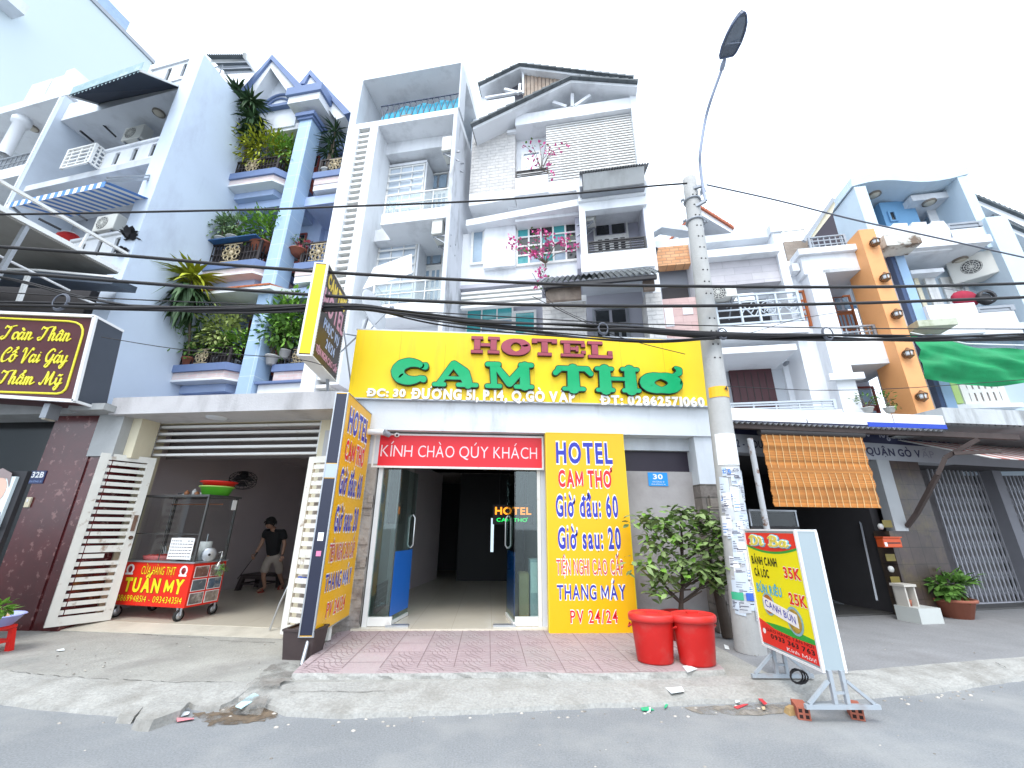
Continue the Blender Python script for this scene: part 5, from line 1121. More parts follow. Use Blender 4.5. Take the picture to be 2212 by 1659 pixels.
mb2=[(q,q+fB.e*1.6+Vector((0,0,.05))),(q+Vector((0,0,.35)),q+fB.e*1.6+Vector((0,0,.4)))]
for a_,b_ in mb2:mb.tube([a_,b_],.02,6)
for s in(0,.8,1.6):mb.tube([q+fB.e*s,q+fB.e*s+Vector((0,0,.4))],.02,6)
tag(mb.build('roof_railing',METALG),'thin grey railing on the roof of the blank walled house','railing')
# ------- far left house with the round column
fA=fB.moved(.15);ha=thing('column_house',fA.w(-6,0,0),'white house at the left edge with a round column and toothed parapet','house')
ua=uPL-.05;az=lambda x,y,d=0:fA.z('a1',x,y,d)
s1,s0=az(250,620),az(250,660)
MB().box(fA,ua-7,ua,-.1,4,s0,s1).build('roof_slab',WHITE,ha)
mb=MB();pt=az(440,455,.2)
for(x0,x1,y)in((205,255,520),(268,320,500),(340,395,480)):
 mb.box(fA,fA.u('a1',x0,y,.2),fA.u('a1',x1,y,.2),.2,.45,s1+.001,az(x0+20,y,.2))
mb.build('parapet_post',WHITE,ha)
mb=MB();mb.box(fA,ua-7,ua-.01,.25,.4,s1+.001,(s1+pt)/2-.1);mb.build('parapet',WHITE,ha)
MB().box(fA,fA.u('a1',405,460,.1),fA.u('a1',450,455,.1),.1,1.5,s1+.001,pt).build('end_pier',WHITE,ha)
cu0=fA.at('a1',135,740,.15);cb=az(30,940,.15)
MB().lathe(fA.w(fA.u('a1',85,820,.15),.2,cb-.1),[(.17,0),(.17,s0-cb-.25),(.24,s0-cb-.2),(.25,s0-cb-.02),(.2,s0-cb+.05),(.2,s0-cb+.1)],20).build('round_column',WHITE,ha)
b1_,b0_=az(100,1068),az(90,1130)
MB().box(fA,ua-7,ua,-.15,3,b0_,b1_).build('balcony_slab',WHITE,ha);MB().box(fA,ua-7,ua,2.2,2.5,0,s0).build('rear_wall',mat('warm_grey_wall',(.42,.41,.4),.7,.1),ha)
railing(ha,fA,ua-6.9,ua-.1,b1_+.02,b1_+.9,.1,METALG,30,2,.02)
p=ray('a1',205,795);tz=(s0-EYE)/p.z;ceiling_lamp(EYEV+p*tz,'round ceiling lamp beside the round white column')
fT=Fr(-24,10,74)
tw=thing('tower_block',fT.w(6,1,0),'very tall pale windowless tower rising behind the houses on the left','building')
zT_=(fT.z('a1',600,10)+fT.z('a1',935,405))/2;uE=fT.u('a1',938,408)
MB().box(fT,-14,uE,0,8,0,zT_).build('wall',mat('tower_plaster',(.5,.57,.6),.7,.02,.3),tw);MB().box(fT,-14,uE+.1,-.08,8.1,zT_+.001,zT_+.25).build('parapet_cap',METALG,tw)
mb=MB();q=fT.at('a1',660,40,0);mb.box(fT,q[0]-.3,q[0]+1.2,.2,1.2,zT_+.26,zT_+1.3);mb.build('rooftop_tank',mat('tank_blue',(.3,.4,.55),.5,.2),tw)
q=fT.at('a1',110,70);MB().box(fT,q[0]-4,q[0],-.8,-.001,q[1]-.6,q[1]).build('balcony_ledge',WHITE2,tw)
# ------- massage shop at the left edge
fM=Fr(-8.2,7.55,-8)
ms=thing('massage_shop',fM.w(0,0,0),'dark shopfront with a polished burgundy stone pillar under the brown sign','building')
GRAN=mat('burgundy_granite',(.085,.014,.016),.16,.3,3,stain=(.3,.15,.14),samt=.6,ssc=9,spec=.6,slo=.58,shi=.63)
g0,g1=fM.u('b2',130,700),fM.u('b2',430,700);gz=fM.z('b2',330,100)
MB().box(fM,g0,g1,0,.6,0,gz-.002).build('granite_pillar',GRAN,ms)
MB().box(fM,g0-5,g0-.001,.4,.6,0,gz).build('dark_glass',mat('black_glass',(.012,.012,.013),.15,.1),ms)  # glossy black sheet stands in for the shade of the dark opening
MB().box(fM,g0-5,g1-.1,-.15,.7,gz,gz+.25).build('lintel',CONC,ms);
mb=MB();q=fM.rect('b2',440,110,640,310,-.05);mb.box(fM,g1-.02,g1+.45,-.02,.5,q[2]-.1,q[3]+.05);mb.box(fM,g1-.25,g1+.4,-.35,.2,q[3]+.051,q[3]+.16);mb.build('broken_concrete',CONC,ms)
MB().box(fM,g1+.451,g1+.62,.15,.5,q[2]-.1,q[3]+.05).build('cream_pillar',CREAM,ms);MB().box(fM,g1+.001,g1+.45,.02,.5,0,q[2]-.101).build('granite_return',GRAN,ms)
t=thing('door_plate',fM.w(fM.u('b2',235,490),-.01,fM.z('b2',235,520)),'dark blue house number plate 32B on the burgundy pillar','number plate');q=fM.rect('b2',168,520,292,440,-.01)
MB().box(fM,q[0],q[1],-.012,-.001,q[2],q[3]).build('plate',mat('navy_plate',(.02,.035,.12),.4,.1),t);W_,H_=q[1]-q[0],q[3]-q[2]
lettering(MB(),fM,'32B',(q[0]+W_*.12,q[1]-W_*.08,q[2]+H_*.45,q[3]-H_*.08),-.012,.002,.03).build('digits',SIGNW,t);lettering(MB(),fM,'ĐƯỜNG 51',(q[0]+W_*.12,q[1]-W_*.1,q[2]+H_*.1,q[2]+H_*.28),-.012,.002,.0).build('street_name',mat('plate_pale_blue',(.3,.4,.65),.5,.05),t)
q=fM.rect('b2',150,668,205,605,-.01);t=thing('door_bell',fM.w(q[0],-.01,q[2]),'cream doorbell switch box on the burgundy pillar','doorbell');bevel(MB().box(fM,q[0],q[1],-.03,-.001,q[2],q[3]).build('case',CREAM,t),.006);MB().box(fM,(q[0]+q[1])/2-.012,(q[0]+q[1])/2+.012,-.036,-.03,(q[2]+q[3])/2,(q[2]+q[3])/2+.05).build('button',SIGNW,t)
fQ=Fr(-6.9,6.3,-6);q=fQ.rect('d6',-700,900,118,170,0)
t=thing('poster_stand',fQ.w(q[0],0,.8),'pale poster of a smiling face at the left edge in a dark frame','poster')
MB().box(fQ,q[0],q[1],0,.04,q[2],q[3]).build('panel',mat('poster_pale',(.6,.68,.7),.4,.05),t);MB().box(fQ,q[0]-.05,q[1]+.09,.041,.1,.0,q[3]+.08).build('frame',BLACKM,t)
c_=fQ.at('d6',-45,275,-.004);mb=MB();n=20
MB().prism(fQ,[(c_[0]+.17*math.cos(2*math.pi*i/n),c_[1]+.2*math.sin(2*math.pi*i/n))for i in range(n)],-.006,-.001).build('face',mat('poster_skin',(.6,.4,.32),.5,.05),t)
MB().prism(fQ,[(c_[0]-.2,c_[1]+.05),(c_[0]-.17,c_[1]+.25),(c_[0]+.0,c_[1]+.31),(c_[0]+.17,c_[1]+.24),(c_[0]+.2,c_[1]+.05),(c_[0]+.13,c_[1]+.17),(c_[0]-.1,c_[1]+.19)],-.009,-.0062).build('hair',mat('poster_hair',(.25,.2,.2),.6,.1),t)
MB().prism(fQ,[(c_[0]-.3,c_[1]-.5),(c_[0]+.28,c_[1]-.5),(c_[0]+.22,c_[1]-.28),(c_[0]+.06,c_[1]-.2),(c_[0]-.06,c_[1]-.2),(c_[0]-.24,c_[1]-.28)],-.004,-.0005).build('shoulders',mat('poster_grey',(.2,.2,.22),.6,.1),t)
fN=Fr(0,6.7,0);S=[fN.at('a6',*p)for p in((-900,655),(665,716),(520,1300),(-900,1212))]
t=thing('massage_sign',fN.w(S[2][0]-1,0,S[2][1]),'maroon lightbox with looping yellow script and a rounded yellow border','sign')
MB().prism(fN,S,0,.55).build('box',mat('maroon_sign_face',(.075,.012,.016),.4,.06,2),t)
def edge(mb,A,B,w_,d0=-.03,d1=.0):
 A,B=Vector(A),Vector(B);mb.bar(fN.w(A.x,(d0+d1)/2,A.y),fN.w(B.x,(d0+d1)/2,B.y),w_,w_)
mb=MB();[edge(mb,a,b,.05)for a,b in((S[0],S[1]),(S[1],S[2]),(S[2],S[3]))];mb.bar(fN.w(S[1][0],0,S[1][1]),fN.w(S[1][0],.55,S[1][1]),.04);mb.bar(fN.w(S[2][0],0,S[2][1]),fN.w(S[2][0],.55,S[2][1]),.04);mb.build('frame',SIGNW,t)
MB().slab([fN.w(S[1][0]+.002,.02,S[1][1]),fN.w(S[1][0]+.002,.54,S[1][1]),fN.w(S[2][0]+.002,.54,S[2][1]),fN.w(S[2][0]+.002,.02,S[2][1])],.004).build('side_panel',mat('slate_panel',(.05,.06,.08),.5,.1),t)
SY=mat('script_yellow',(.8,.72,.05),.5,.04)
P=[(-900,690),(0,725),(480,748),(530,757),(562,775),(575,805),(573,840),(468,1190),(455,1218),(430,1240),(395,1248),(0,1235),(-900,1190)]
P=[fN.at('a6',*p)for p in P];mb=MB();mb.tube([fN.w(u,-.004,z)for u,z in P],.018,6,True);mb.build('yellow_border',SY,t)
def bez(P,n=7):
 Q=[]
 for i in range(len(P)-1):
  p0,p1,p2,p3=P[max(i-1,0)],P[i],P[i+1],P[min(i+2,len(P)-1)]
  for j in range(n):
   s=j/n;Q.append(tuple(.5*((2*p1[c])+(-p0[c]+p2[c])*s+(2*p0[c]-5*p1[c]+4*p2[c]-p3[c])*s*s+(-p0[c]+3*p1[c]-3*p2[c]+p3[c])*s**3)for c in(0,1)))
 return Q+[P[-1]]
SCR={'T':(1.5,[[(.1,1.45),(.25,1.75),(.6,1.6),(1.1,1.75),(1.5,1.85)],[(.9,1.65),(.75,.9),(.55,.2),(.2,.0),(.0,.25),(.25,.4)]]),'o':(.8,[[(.5,.95),(.15,.8),(.1,.25),(.4,.02),(.7,.4),(.55,.9),(.75,.7),(.95,.75)]]),'a':(.95,[[(.65,.85),(.3,.95),(.05,.4),(.25,.02),(.6,.45),(.7,.9),(.62,.2),(.75,.02),(1.05,.3)]]),'n':(1.05,[[(.1,.8),(.2,.95),(.15,.0)],[(.18,.5),(.45,.95),(.65,.85),(.6,.2),(.75,.02),(1.1,.3)]]),'h':(1.0,[[(.0,.3),(.35,1.3),(.38,1.75),(.22,1.6),(.12,.0)],[(.15,.5),(.42,.95),(.62,.85),(.56,.2),(.7,.02),(1.05,.3)]]),'C':(1.2,[[(1.0,1.4),(.95,1.7),(.55,1.7),(.1,.9),(.25,.1),(.7,.05),(1.1,.4)],[(.6,1.1),(.8,1.2),(1.0,1.4)]]),'V':(1.3,[[(.0,1.3),(.15,1.75),(.4,1.5),(.42,.1),(.55,.05),(.95,1.2),(1.2,1.75),(1.35,1.6)]]),'i':(.5,[[(.1,.4),(.25,.95),(.2,.2),(.32,.02),(.55,.3)],[(.3,1.25),(.31,1.27)]]),'G':(1.3,[[(1.0,1.45),(.9,1.7),(.5,1.65),(.1,.9),(.3,.2),(.7,.3),(.95,.9)],[(1.0,1.0),(.9,.1),(.65,-.5),(.3,-.45),(.6,.0),(1.25,.4)]]),'y':(1.0,[[(.1,.9),(.15,.3),(.35,.05),(.62,.4),(.72,.95)],[(.72,.9),(.6,-.2),(.35,-.65),(.15,-.4),(.5,-.05),(1.0,.3)]]),'m':(1.5,[[(.1,.8),(.2,.95),(.15,.0)],[(.18,.5),(.42,.95),(.58,.85),(.52,.0)],[(.56,.5),(.82,.95),(1.0,.85),(.96,.2),(1.1,.02),(1.5,.3)]]),'M':(2.0,[[(.0,.2),(.25,.05),(.5,.9),(.65,1.75),(.8,.9),(.85,.1),(1.2,1.1),(1.45,1.75),(1.4,.6),(1.5,.05),(1.75,.1),(2.0,.4)]])}
def script(mb,f,text,rect,d,t,r_=.1):
 S_=[];x=0
 for ch in text:
  if ch==' ':x+=.75;continue
  dd=unicodedata.normalize('NFD',ch);b,mk=dd[0],dd[1:];w_,ST=SCR[b]
  for s in ST:S_.append([(px_+x,py_)for px_,py_ in bez(s)])
  cx_,yt=x+w_*.45,(1.9 if b.isupper()else 1.15)
  if '\u0302' in mk:S_.append([(cx_-.25,yt),(cx_,yt+.25),(cx_+.25,yt)]);yt+=.3
  if '\u0300' in mk:S_.append([(cx_-.2,yt+.35),(cx_+.05,yt+.1)])
  if '\u0301' in mk:S_.append([(cx_-.02,yt+.1),(cx_+.22,yt+.38)])
  if '\u0309' in mk:S_.append([(cx_+.05,yt+.35),(cx_+.25,yt+.4),(cx_+.28,yt+.2),(cx_+.15,yt+.1)])
  if '\u0303' in mk:S_.append(bez([(cx_-.25,yt+.1),(cx_-.08,yt+.25),(cx_+.1,yt+.12),(cx_+.28,yt+.28)],4))
  x+=w_
 xs=[p[0]for s in S_ for p in s];x0,x1=min(xs),max(xs);u0,u1,z0,z1=rect;sx,sz=(u1-u0)/(x1-x0),(z1-z0)/1.75;i=0
 for s in S_:
  for a,b in zip(s,s[1:]):
   th_=lambda p,q:r_*(1.25 if q[1]<p[1]else .75)
   H=capsule(a,b,th_(a,b),n=8);mb.prism(f,[(u0+(p[0]-x0)*sx,z0+p[1]*sz)for p in H],d-t-.0002*(i%9),d);i+=1
 return mb
for txt,x0,x1,yb,yt,y1b in(('Toàn Thân',5,485,868,778,885),('Cổ Vai Gáy',5,462,1025,930,1036),('Thẩm Mỹ',-15,420,1170,1082,1195)):
 a,b=fN.at('a6',x0,yb),fN.at('a6',x1,y1b);zt1=fN.z('a6',x0,yt);script(MB(),fN,txt,(a[0],b[0],(a[1]+b[1])/2,(a[1]+b[1])/2+(zt1-a[1])),0,.012,.095).build('script_letters',SY,t)
q=fN.rect('a6',268,1412,350,1315,.1);t2=thing('sign_lamp',fN.w(q[0],.1,q[2]),'grey box lamp hung beneath the maroon sign','lamp');MB().box(fN,q[0],q[1],.1,.3,q[2],q[3]).build('housing',METALG,t2);MB().box(fN,q[0]+.02,q[1]-.02,.12,.28,q[2]-.02,q[2]-.0005).build('lens',mat('lamp_diffuser',(.5,.46,.38)),t2)
cp=thing('street_canopy',(-9,6,5),'grey steel canopy with white edge rails jutting out over the pavement','canopy')
e0=VY('d3',1230,1020,8.6);e1=G('d3',0,372,e0.z);zc_=e0.z
dirn=(e1-e0).normalized();e2=e0+dirn*6.5;left=Vector((-6,.9,0))
MB().slab([e0,e2,e2+left,e0+left],-.06).build('sheet',mat('canopy_sheet',(.3,.29,.26),.8,.15,1.5,stain=(.12,.11,.1),samt=.6,ssc=.8),cp)
mb=MB();mb.bar(e0+Vector((0,0,.02)),e2+Vector((0,0,.02)),.07,.1);mb.bar(e0+Vector((.05,0,.48)),e2+Vector((.05,0,.48)),.06,.06)
for s in(.12,.4,.7):mb.bar(e0+dirn*6.5*s,e0+dirn*6.5*s+Vector((.05,0,.48)),.04)
mb.build('edge_rail',METALW,cp)
pp_=G('d3',285,530,zc_);p2_=VY('d3',10,1270,pp_.y-.3)
mb=MB();mb.bar(pp_,Vector((pp_.x-.1,pp_.y-.15,2.9)),.07);mb.build('post',STEEL,cp)
a,b=VY('d3',-100,810,6.9),VY('d3',720,1215,8.2);c_=VY('d3',1050,1380,8.6);mb=MB();mb.tube([a,b],.025,6);mb.tube([b+Vector((.1,.02,-.1)),c_],.025,6);mb.build('tie_rod',SIGNW,cp)
a,b=VY('d3',290,1065,7.6),VY('d3',190,1340,7.6);MB().bar(a,b,.06).build('post',METALW,cp)
lc=thing('shop_awning',(-8,8,4),'dark low awning with slate fascia under the steel canopy','awning');a,b=VY('d3',400,1015,7.9),VY('d3',1185,1085,8.3)
MB().hexa([a-Vector((0,0,.16)),b-Vector((0,0,.16)),b+Vector((-.2,.8,.1)),a+Vector((-3,.8,.1)),a,b,b+Vector((-.2,.8,.26)),a+Vector((-3,.8,.26))]).build('roof',mat('slate_fascia',(.07,.09,.12),.6,.1),lc)
mb=MB();mb.bar(a+Vector((0,-.02,0.01)),b+Vector((0,-.02,0.01)),.04);mb.bar(a+Vector((-3,.0,.01)),a+Vector((0,-.02,.01)),.04);mb.build('edge_trim',METALW,lc)
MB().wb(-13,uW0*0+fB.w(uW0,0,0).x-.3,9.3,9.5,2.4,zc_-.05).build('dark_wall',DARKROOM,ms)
# ------- meat shop on the ground floor of the blue house
fS=Fr(-5.66,7.73,-10);FZ=.06
sh=thing('meat_shop',fS.w(1.4,0,0),'open fronted cream shop under a grey concrete canopy with a white slatted transom','building')
cd=-.7;c0,c1=fS.at('o',242,870,cd),fS.at('o',735,868,cd)
zc0=(fS.z('o',250,889,cd)+fS.z('o',720,889,cd))/2;zc1=(fS.z('o',250,856,cd)+fS.z('o',720,848,cd))/2
MB().box(fS,c0[0],c1[0],cd,1.0,zc0,zc1).build('canopy_slab',mat('canopy_concrete',(.5,.49,.5),.85,.1,2,stain=(.2,.19,.19),samt=.6,ssc=1.6,streak=.3,bump=.3),sh)
v0,v1=fS.u('o',326,940),fS.u('o',692,940);vz0,vz1=(fS.z('o',330,980)+fS.z('o',690,985))/2,(fS.z('o',335,908)+fS.z('o',690,903))/2
MB().box(fS,v0-.9,v0,-.02,.3,0,zc0-.001).build('side_pillar',CREAM,sh);MB().box(fS,v1,v1+.62,-.02,.3,0,zc0-.001).build('side_pillar',CREAM,sh)
MB().box(fS,v0+.001,v1-.001,0,.25,vz1,zc0-.001).build('lintel',CREAM,sh)
mb=MB();n=5;st_=(vz1-vz0)/n
for i in range(n+1):z=vz0+st_*i*.985;mb.box(fS,v0+.002,v1-.002,.02,.1,z,z+st_*(.34 if i else .3))
for u in(v0+.002,v1-.05):mb.box(fS,u,u+.048,.025,.095,vz0,vz1-.001)
mb.build('transom_slats',METALW,sh)
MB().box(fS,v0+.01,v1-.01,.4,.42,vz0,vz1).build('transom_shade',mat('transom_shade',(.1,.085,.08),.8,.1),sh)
DP=6.2
mb=wallbox(MB(),fS,v0-.5,v1+.3,.3,DP,0,3.6);mb.build('room_wall',ROOMWALL,sh)
MB().box(fS,v0-.6,v1+.4,.25,DP,zc0-.05,zc0+.1).build('ceiling',ROOMWALL,sh)
MB().box(fS,v0-.6,v1+.42,-.08,DP,.001,FZ).build('floor',FLOOR,sh)
SILL=mat('sill_concrete',(.5,.47,.4),.8,.12,3,stain=(.3,.27,.22),samt=.5,ssc=2,bump=.3)
MB().hexa([fS.w(v0-.1,-.5,0.002),fS.w(v1+.3,-.42,0.002),fS.w(v1+.3,-.081,0.002),fS.w(v0-.1,-.081,0.002),fS.w(v0-.1,-.5,.012),fS.w(v1+.3,-.42,.012),fS.w(v1+.3,-.081,FZ-.004),fS.w(v0-.1,-.081,FZ-.004)]).build('door_sill',SILL,sh)
q=fS.at('b3',700,-20,-.3);MB().lathe(fS.w(fS.u('o',470,893,-.35),-.35,zc0-.0),[(.16,0),(.15,-.02),(.1,-.03),(.001,-.032)],16).build('soffit_disc',WHITE2,sh)
GATE=mat('chipped_gate_paint',(.66,.65,.6),.5,.08,4,stain=(.24,.14,.08),samt=.8,ssc=6,slo=.6,shi=.7)
def gate(label,A,B,z0,z1,hole=False,n=21):
 A,B=Vector(A),Vector(B);f=Fr(A.x,A.y,math.degrees(math.atan2(B.y-A.y,B.x-A.x)));W=(B-A).xy.length
 t=thing('slatted_gate',(A.x,A.y,z0),label,'gate','white slatted gate leaves')
 mb=MB();fw=.11
 mb.box(f,0,fw,0,.05,z0,z1);mb.box(f,W-fw,W,0,.05,z0,z1);mb.box(f,fw+.0005,W-fw-.0005,.001,.049,z0,z0+.12);mb.box(f,fw+.0005,W-fw-.0005,.001,.049,z1-.1,z1);mb.build('frame',GATE,t)
 mb=MB();h=(z1-z0-.22)/n
 for i in range(n):
  z=z0+.12+h*i
  if i==int(n*.42):mb.box(f,fw,W-fw,.012,.04,z-.0,z+h*.9)
  else:mb.box(f,fw,W-fw-(.2 if hole and int(n*.36)<=i<=int(n*.42)else 0),.012,.035,z+h*.25,z+h*.8)
 mb.build('slats',GATE,t)
 mb=MB();mb.box(f,W-.08,W-.03,-.02,0,z0+(z1-z0)*.52,z0+(z1-z0)*.62);mb.lathe(f.w(W-.05,-.02,z0+(z1-z0)*.48),[(.03,-.012),(.03,.012),(.001,.013)],10,axis=f.n);mb.build('latch',mat('rusty_iron',(.16,.09,.06),.8,.25,8),t)
 return t
def on(k,x,y,z):return G(k,x,y,z)
gA,gB=on('b2',272,1420,.07),on('b2',688,1368,.07)
gz=(VY('b2',580,320,gA.y).z+VY('b2',920,368,gB.y).z)/2
gate('white slatted gate leaf, chipped, standing open against the burgundy pillar',gA,gB,.07,gz,True)
gA,gB=on('o',604,1370,.07),on('o',708,1384,.07);gB=gA+(gB-gA)*1.0
gate('white slatted gate leaf half hidden behind the jutting yellow price board',gA,gB,.07,VY('b4',215,1480,gA.y).z,False,18)
b=G('c5',200,510,0);t=thing('square_planter',b,'dark brown square plastic bin standing below the jutting price board','bin')
BIN=mat('dark_brown_plastic',(.05,.035,.035),.5,.2,5)
fq=Fr(b.x,b.y,-8);V=[fq.w(u*s,d_*s+.14,z)for z,s in((0,.17),(.3,.2))for u,d_ in((-1,-.8),(1,-.8),(1,.8),(-1,.8))]
MB().hexa(V).build('body',BIN,t);mb=MB();mb.box(fq,-.21,.21,-.03,0,.3,.325);mb.box(fq,-.21,.21,.28,.31,.3,.325);mb.box(fq,-.21,-.18,.0005,.2795,.3,.325);mb.box(fq,.18,.21,.0005,.2795,.3,.325);mb.build('rim',BIN,t)
# ------- food cart
w0,w1=G('b3',190,1490,FZ),G('b3',672,1522,FZ);w2=G('b3',872,1462,FZ)
aC=math.degrees(math.atan2(w1.y-w0.y,w1.x-w0.x));fc=Fr(w0.x,w0.y,aC)
cl_=fc.at('b3',160,1380);cr_=fc.at('b3',715,1415);ct=fc.at('b3',500,1058)
cu0,cu1=fc.u('b3',235,1035),fc.u('b3',770,1080);cu0,cu1=(cu0+cl_[0])/2,(cu1+cr_[0])/2
cz0,cz1=(cl_[1]+cr_[1])/2,(fc.z('b3',235,1035)+fc.z('b3',770,1080))/2;cD=.62
RedC=mat('cart_red',(.68,.025,.012),.35,.05,2)
ca=thing('food_cart',(w0+w1)/2,'red meat stall cart with glass case, yellow lettering and small wheels','cart')
bd=MB().box(fc,cu0,cu1,0,cD,cz0,cz1).build('red_box',RedC,ca)
MB().box(fc,cu0-.02,cu1+.02,-.02,cD+.02,cz1+.001,cz1+.025).build('counter',STEEL,ca)
YL=mat('cart_yellow',(.85,.68,.02),.4,.05);W,H=cu1-cu0,cz1-cz0
for txt,a,b_,t0,t1,of in(('CỬA HÀNG THỊT',.29,.77,.09,.28,.0),('TUẤN MY',.1,.93,.38,.68,.05),('0869948514 - 0934343514',.05,.95,.77,.91,.0)):
 lettering(MB(),fc,txt,(cu0+W*a,cu0+W*b_,cz1-H*t1,cz1-H*t0),0,.002,of+.025,.04,base=(0,.69 if txt[0]!='T' else .7)).build('lettering_edge',mat('cart_dark',(.12,.03,.0),.5,.05),bd)
 lettering(MB(),fc,txt,(cu0+W*a,cu0+W*b_,cz1-H*t1,cz1-H*t0),-.0025,.002,of,.04,base=(0,.69 if txt[0]!='T' else .7)).build('lettering',YL,bd)
for s in(.12,.88):
 c_=(cu0+W*s,cz1-H*.17);mb=MB();ring=arc(c_[0],c_[1],.062,.062,-50,230,.016,n=12);mb2=MB()
 for i in range(len(ring)-1):mb.prism(fc,capsule(ring[i][:2],ring[i+1][:2],.014,n=8),-.004-.0002*(i%5),-.0005)
 mb.box(fc,c_[0]-.075,c_[0]+.075,-.0052,-.0005,c_[1]-.085,c_[1]-.055);mb.build('round_emblem',SIGNW,bd);mb2.lathe(fc.w(c_[0],0,c_[1]),[(.045,-.001),(.045,.003),(.001,.004)],14,axis=-fc.n);mb2.build('emblem_centre',mat('emblem_dark_red',(.25,.015,.02),.5,.1),bd)
fs_=Fr(*fc.w(cu1,0,0).xy,aC+90)
k_=0
for i in range(2):
 for j in range(3):
  a,z=.04+.29*i,cz0+.03+(H-.05)*j/3;q=(a,a+.26,z,z+(H-.05)/3-.025)
  MB().box(fs_,q[0],q[1],-.004,-.0005,q[2],q[3]).build('picture_border',SIGNW,bd)
  MB().box(fs_,q[0]+.01,q[1]-.01,-.006,-.0041,q[2]+.01,q[3]-.01).build('food_picture',mat('cart_picture%d'%k_,[(.16,.13,.12),(.12,.14,.16),(.2,.1,.08),(.3,.24,.2),(.1,.14,.2),(.35,.2,.15)][k_],.4,.5,9,stain=(.55,.5,.45),samt=.9,ssc=10),bd);k_+=1
for(u,d)in((cu0+.08,.0),(cu1-.1,.0),(cu0+.1,cD-.03),(cu1-.08,cD-.03)):
 r_=.085;z=FZ+r_;ax=fc.e;c_=fc.w(u,d+.03,z)
 wh=MB().lathe(c_,[(r_*.7,-.022),(r_,-.018),(r_,.018),(r_*.7,.022)],18,axis=ax).build('wheel',RUBBER,ca);MB().lathe(c_,[(.001,-.02),(r_*.7,-.018),(r_*.7,.018),(.001,.02)],14,axis=ax).build('rim',STEEL,wh)
 mb=MB();mb.bar(c_+ax*.035,fc.w(u,d+.02,cz0+.0)+ax*.035,.03,.012);mb.bar(c_-ax*.035,fc.w(u,d+.02,cz0)-ax*.035,.03,.012);mb.build('fork',STEEL,wh)
kt_=(fc.z('b3',378,545)+fc.z('b3',885,548))/2;gu0,gu1=cu0+.01,cu1-.02
ALU=mat('dark_aluminium',(.13,.13,.13),.4,.15,6,metal=.6)
mb=MB()
for u in(gu0,gu1-.03):
 for d in(.0,cD-.03):mb.box(fc,u,u+.03,d,d+.03,cz1+.026,kt_)
mb.build('case_post',ALU,ca);MB().box(fc,gu0-.02,gu1+.02,-.02,cD+.04,kt_+.001,kt_+.035).build('case_roof',ALU,ca)
mb=MB();mb.box(fc,gu0+.031,gu1-.031,0,.02,cz1+(kt_-cz1)*.42,cz1+(kt_-cz1)*.42+.012);mb.box(fc,gu0+(gu1-gu0)*.46,gu0+(gu1-gu0)*.46+.012,.02,.03,cz1+.026,kt_);mb.build('glazing_bar',ALU,ca)
GC=glass('case_glass',(.9,.92,.92),.0)
MB().box(fc,gu0+.031,gu1-.031,.005,.009,cz1+.026,kt_).build('case_glass',GC,ca);MB().box(fc,gu1-.012,gu1-.008,.031,cD-.031,cz1+.026,kt_).build('case_glass',GC,ca)
q=fc.rect('b3',568,1030,792,868,-.012);m_=MB().box(fc,q[0],q[1],-.012,-.008,q[2],q[3]).build('menu_card',SIGNW,ca);mb=MB()
for i in range(6):
 z=q[3]-.03-(q[3]-q[2]-.04)*i/6-.01
 u=q[0]+.02
 while u<q[1]-.09:l=rnd.uniform(.02,.05);mb.box(fc,u,u+l,-.0135,-.0121,z-.012,z);u+=l+.012
 mb.box(fc,q[1]-.07,q[1]-.02,-.0135,-.0121,z-.012,z)
mb.build('menu_writing',mat('ink_grey',(.1,.1,.12),.6,.05),m_)
MB().prism(fc,[(q[0]+(q[1]-q[0])*.25,q[3]+.004),(q[1]-.03,q[3]+.004),(q[0]+(q[1]-q[0])*.62,q[3]-.07)],-.016,-.0141).build('folded_corner',SIGNW,m_)
MB().box(fs_,cD-.14,cD-.05,-.004,.004,kt_-.2,kt_-.03).build('small_notice',SIGNW,ca)
mb=MB();mb.tube([fc.w(gu0+.3,.3,kt_-.11),fc.w(gu1-.0,.3,kt_-.11)],.012,6);mb.build('hanging_rail',mat('copper_rail',(.35,.14,.07),.5,.2),ca)
def cart_thing(name,u,d,z,lab,cat):return thing(name,fc.w(u,d,z),lab,cat)
BZ=cz1+.0255
p=fc.w(gu0+(gu1-gu0)*.32,.22,BZ);t=cart_thing('serving_tray',gu0+(gu1-gu0)*.32,.22,BZ,'round pinkish red tray on the counter inside the glass case','tray')
MB().lathe(p,[(.001,.0),(.24,0),(.27,.07),(.25,.07),(.23,.02),(.001,.02)],22,1,.7).build('rim',mat('pink_red_plastic',(.6,.13,.13),.4,.1),t);mb=MB()
for i in range(40):a,r_=rnd.uniform(0,6.28),rnd.uniform(0,.19);mb.ball(p+Vector((math.cos(a)*r_,math.sin(a)*r_*.7,.05)),rnd.uniform(.025,.045),6,4)
mb.build('meat_pieces',mat('red_meat',(.45,.05,.04),.5,.3,8,island=.4),t)
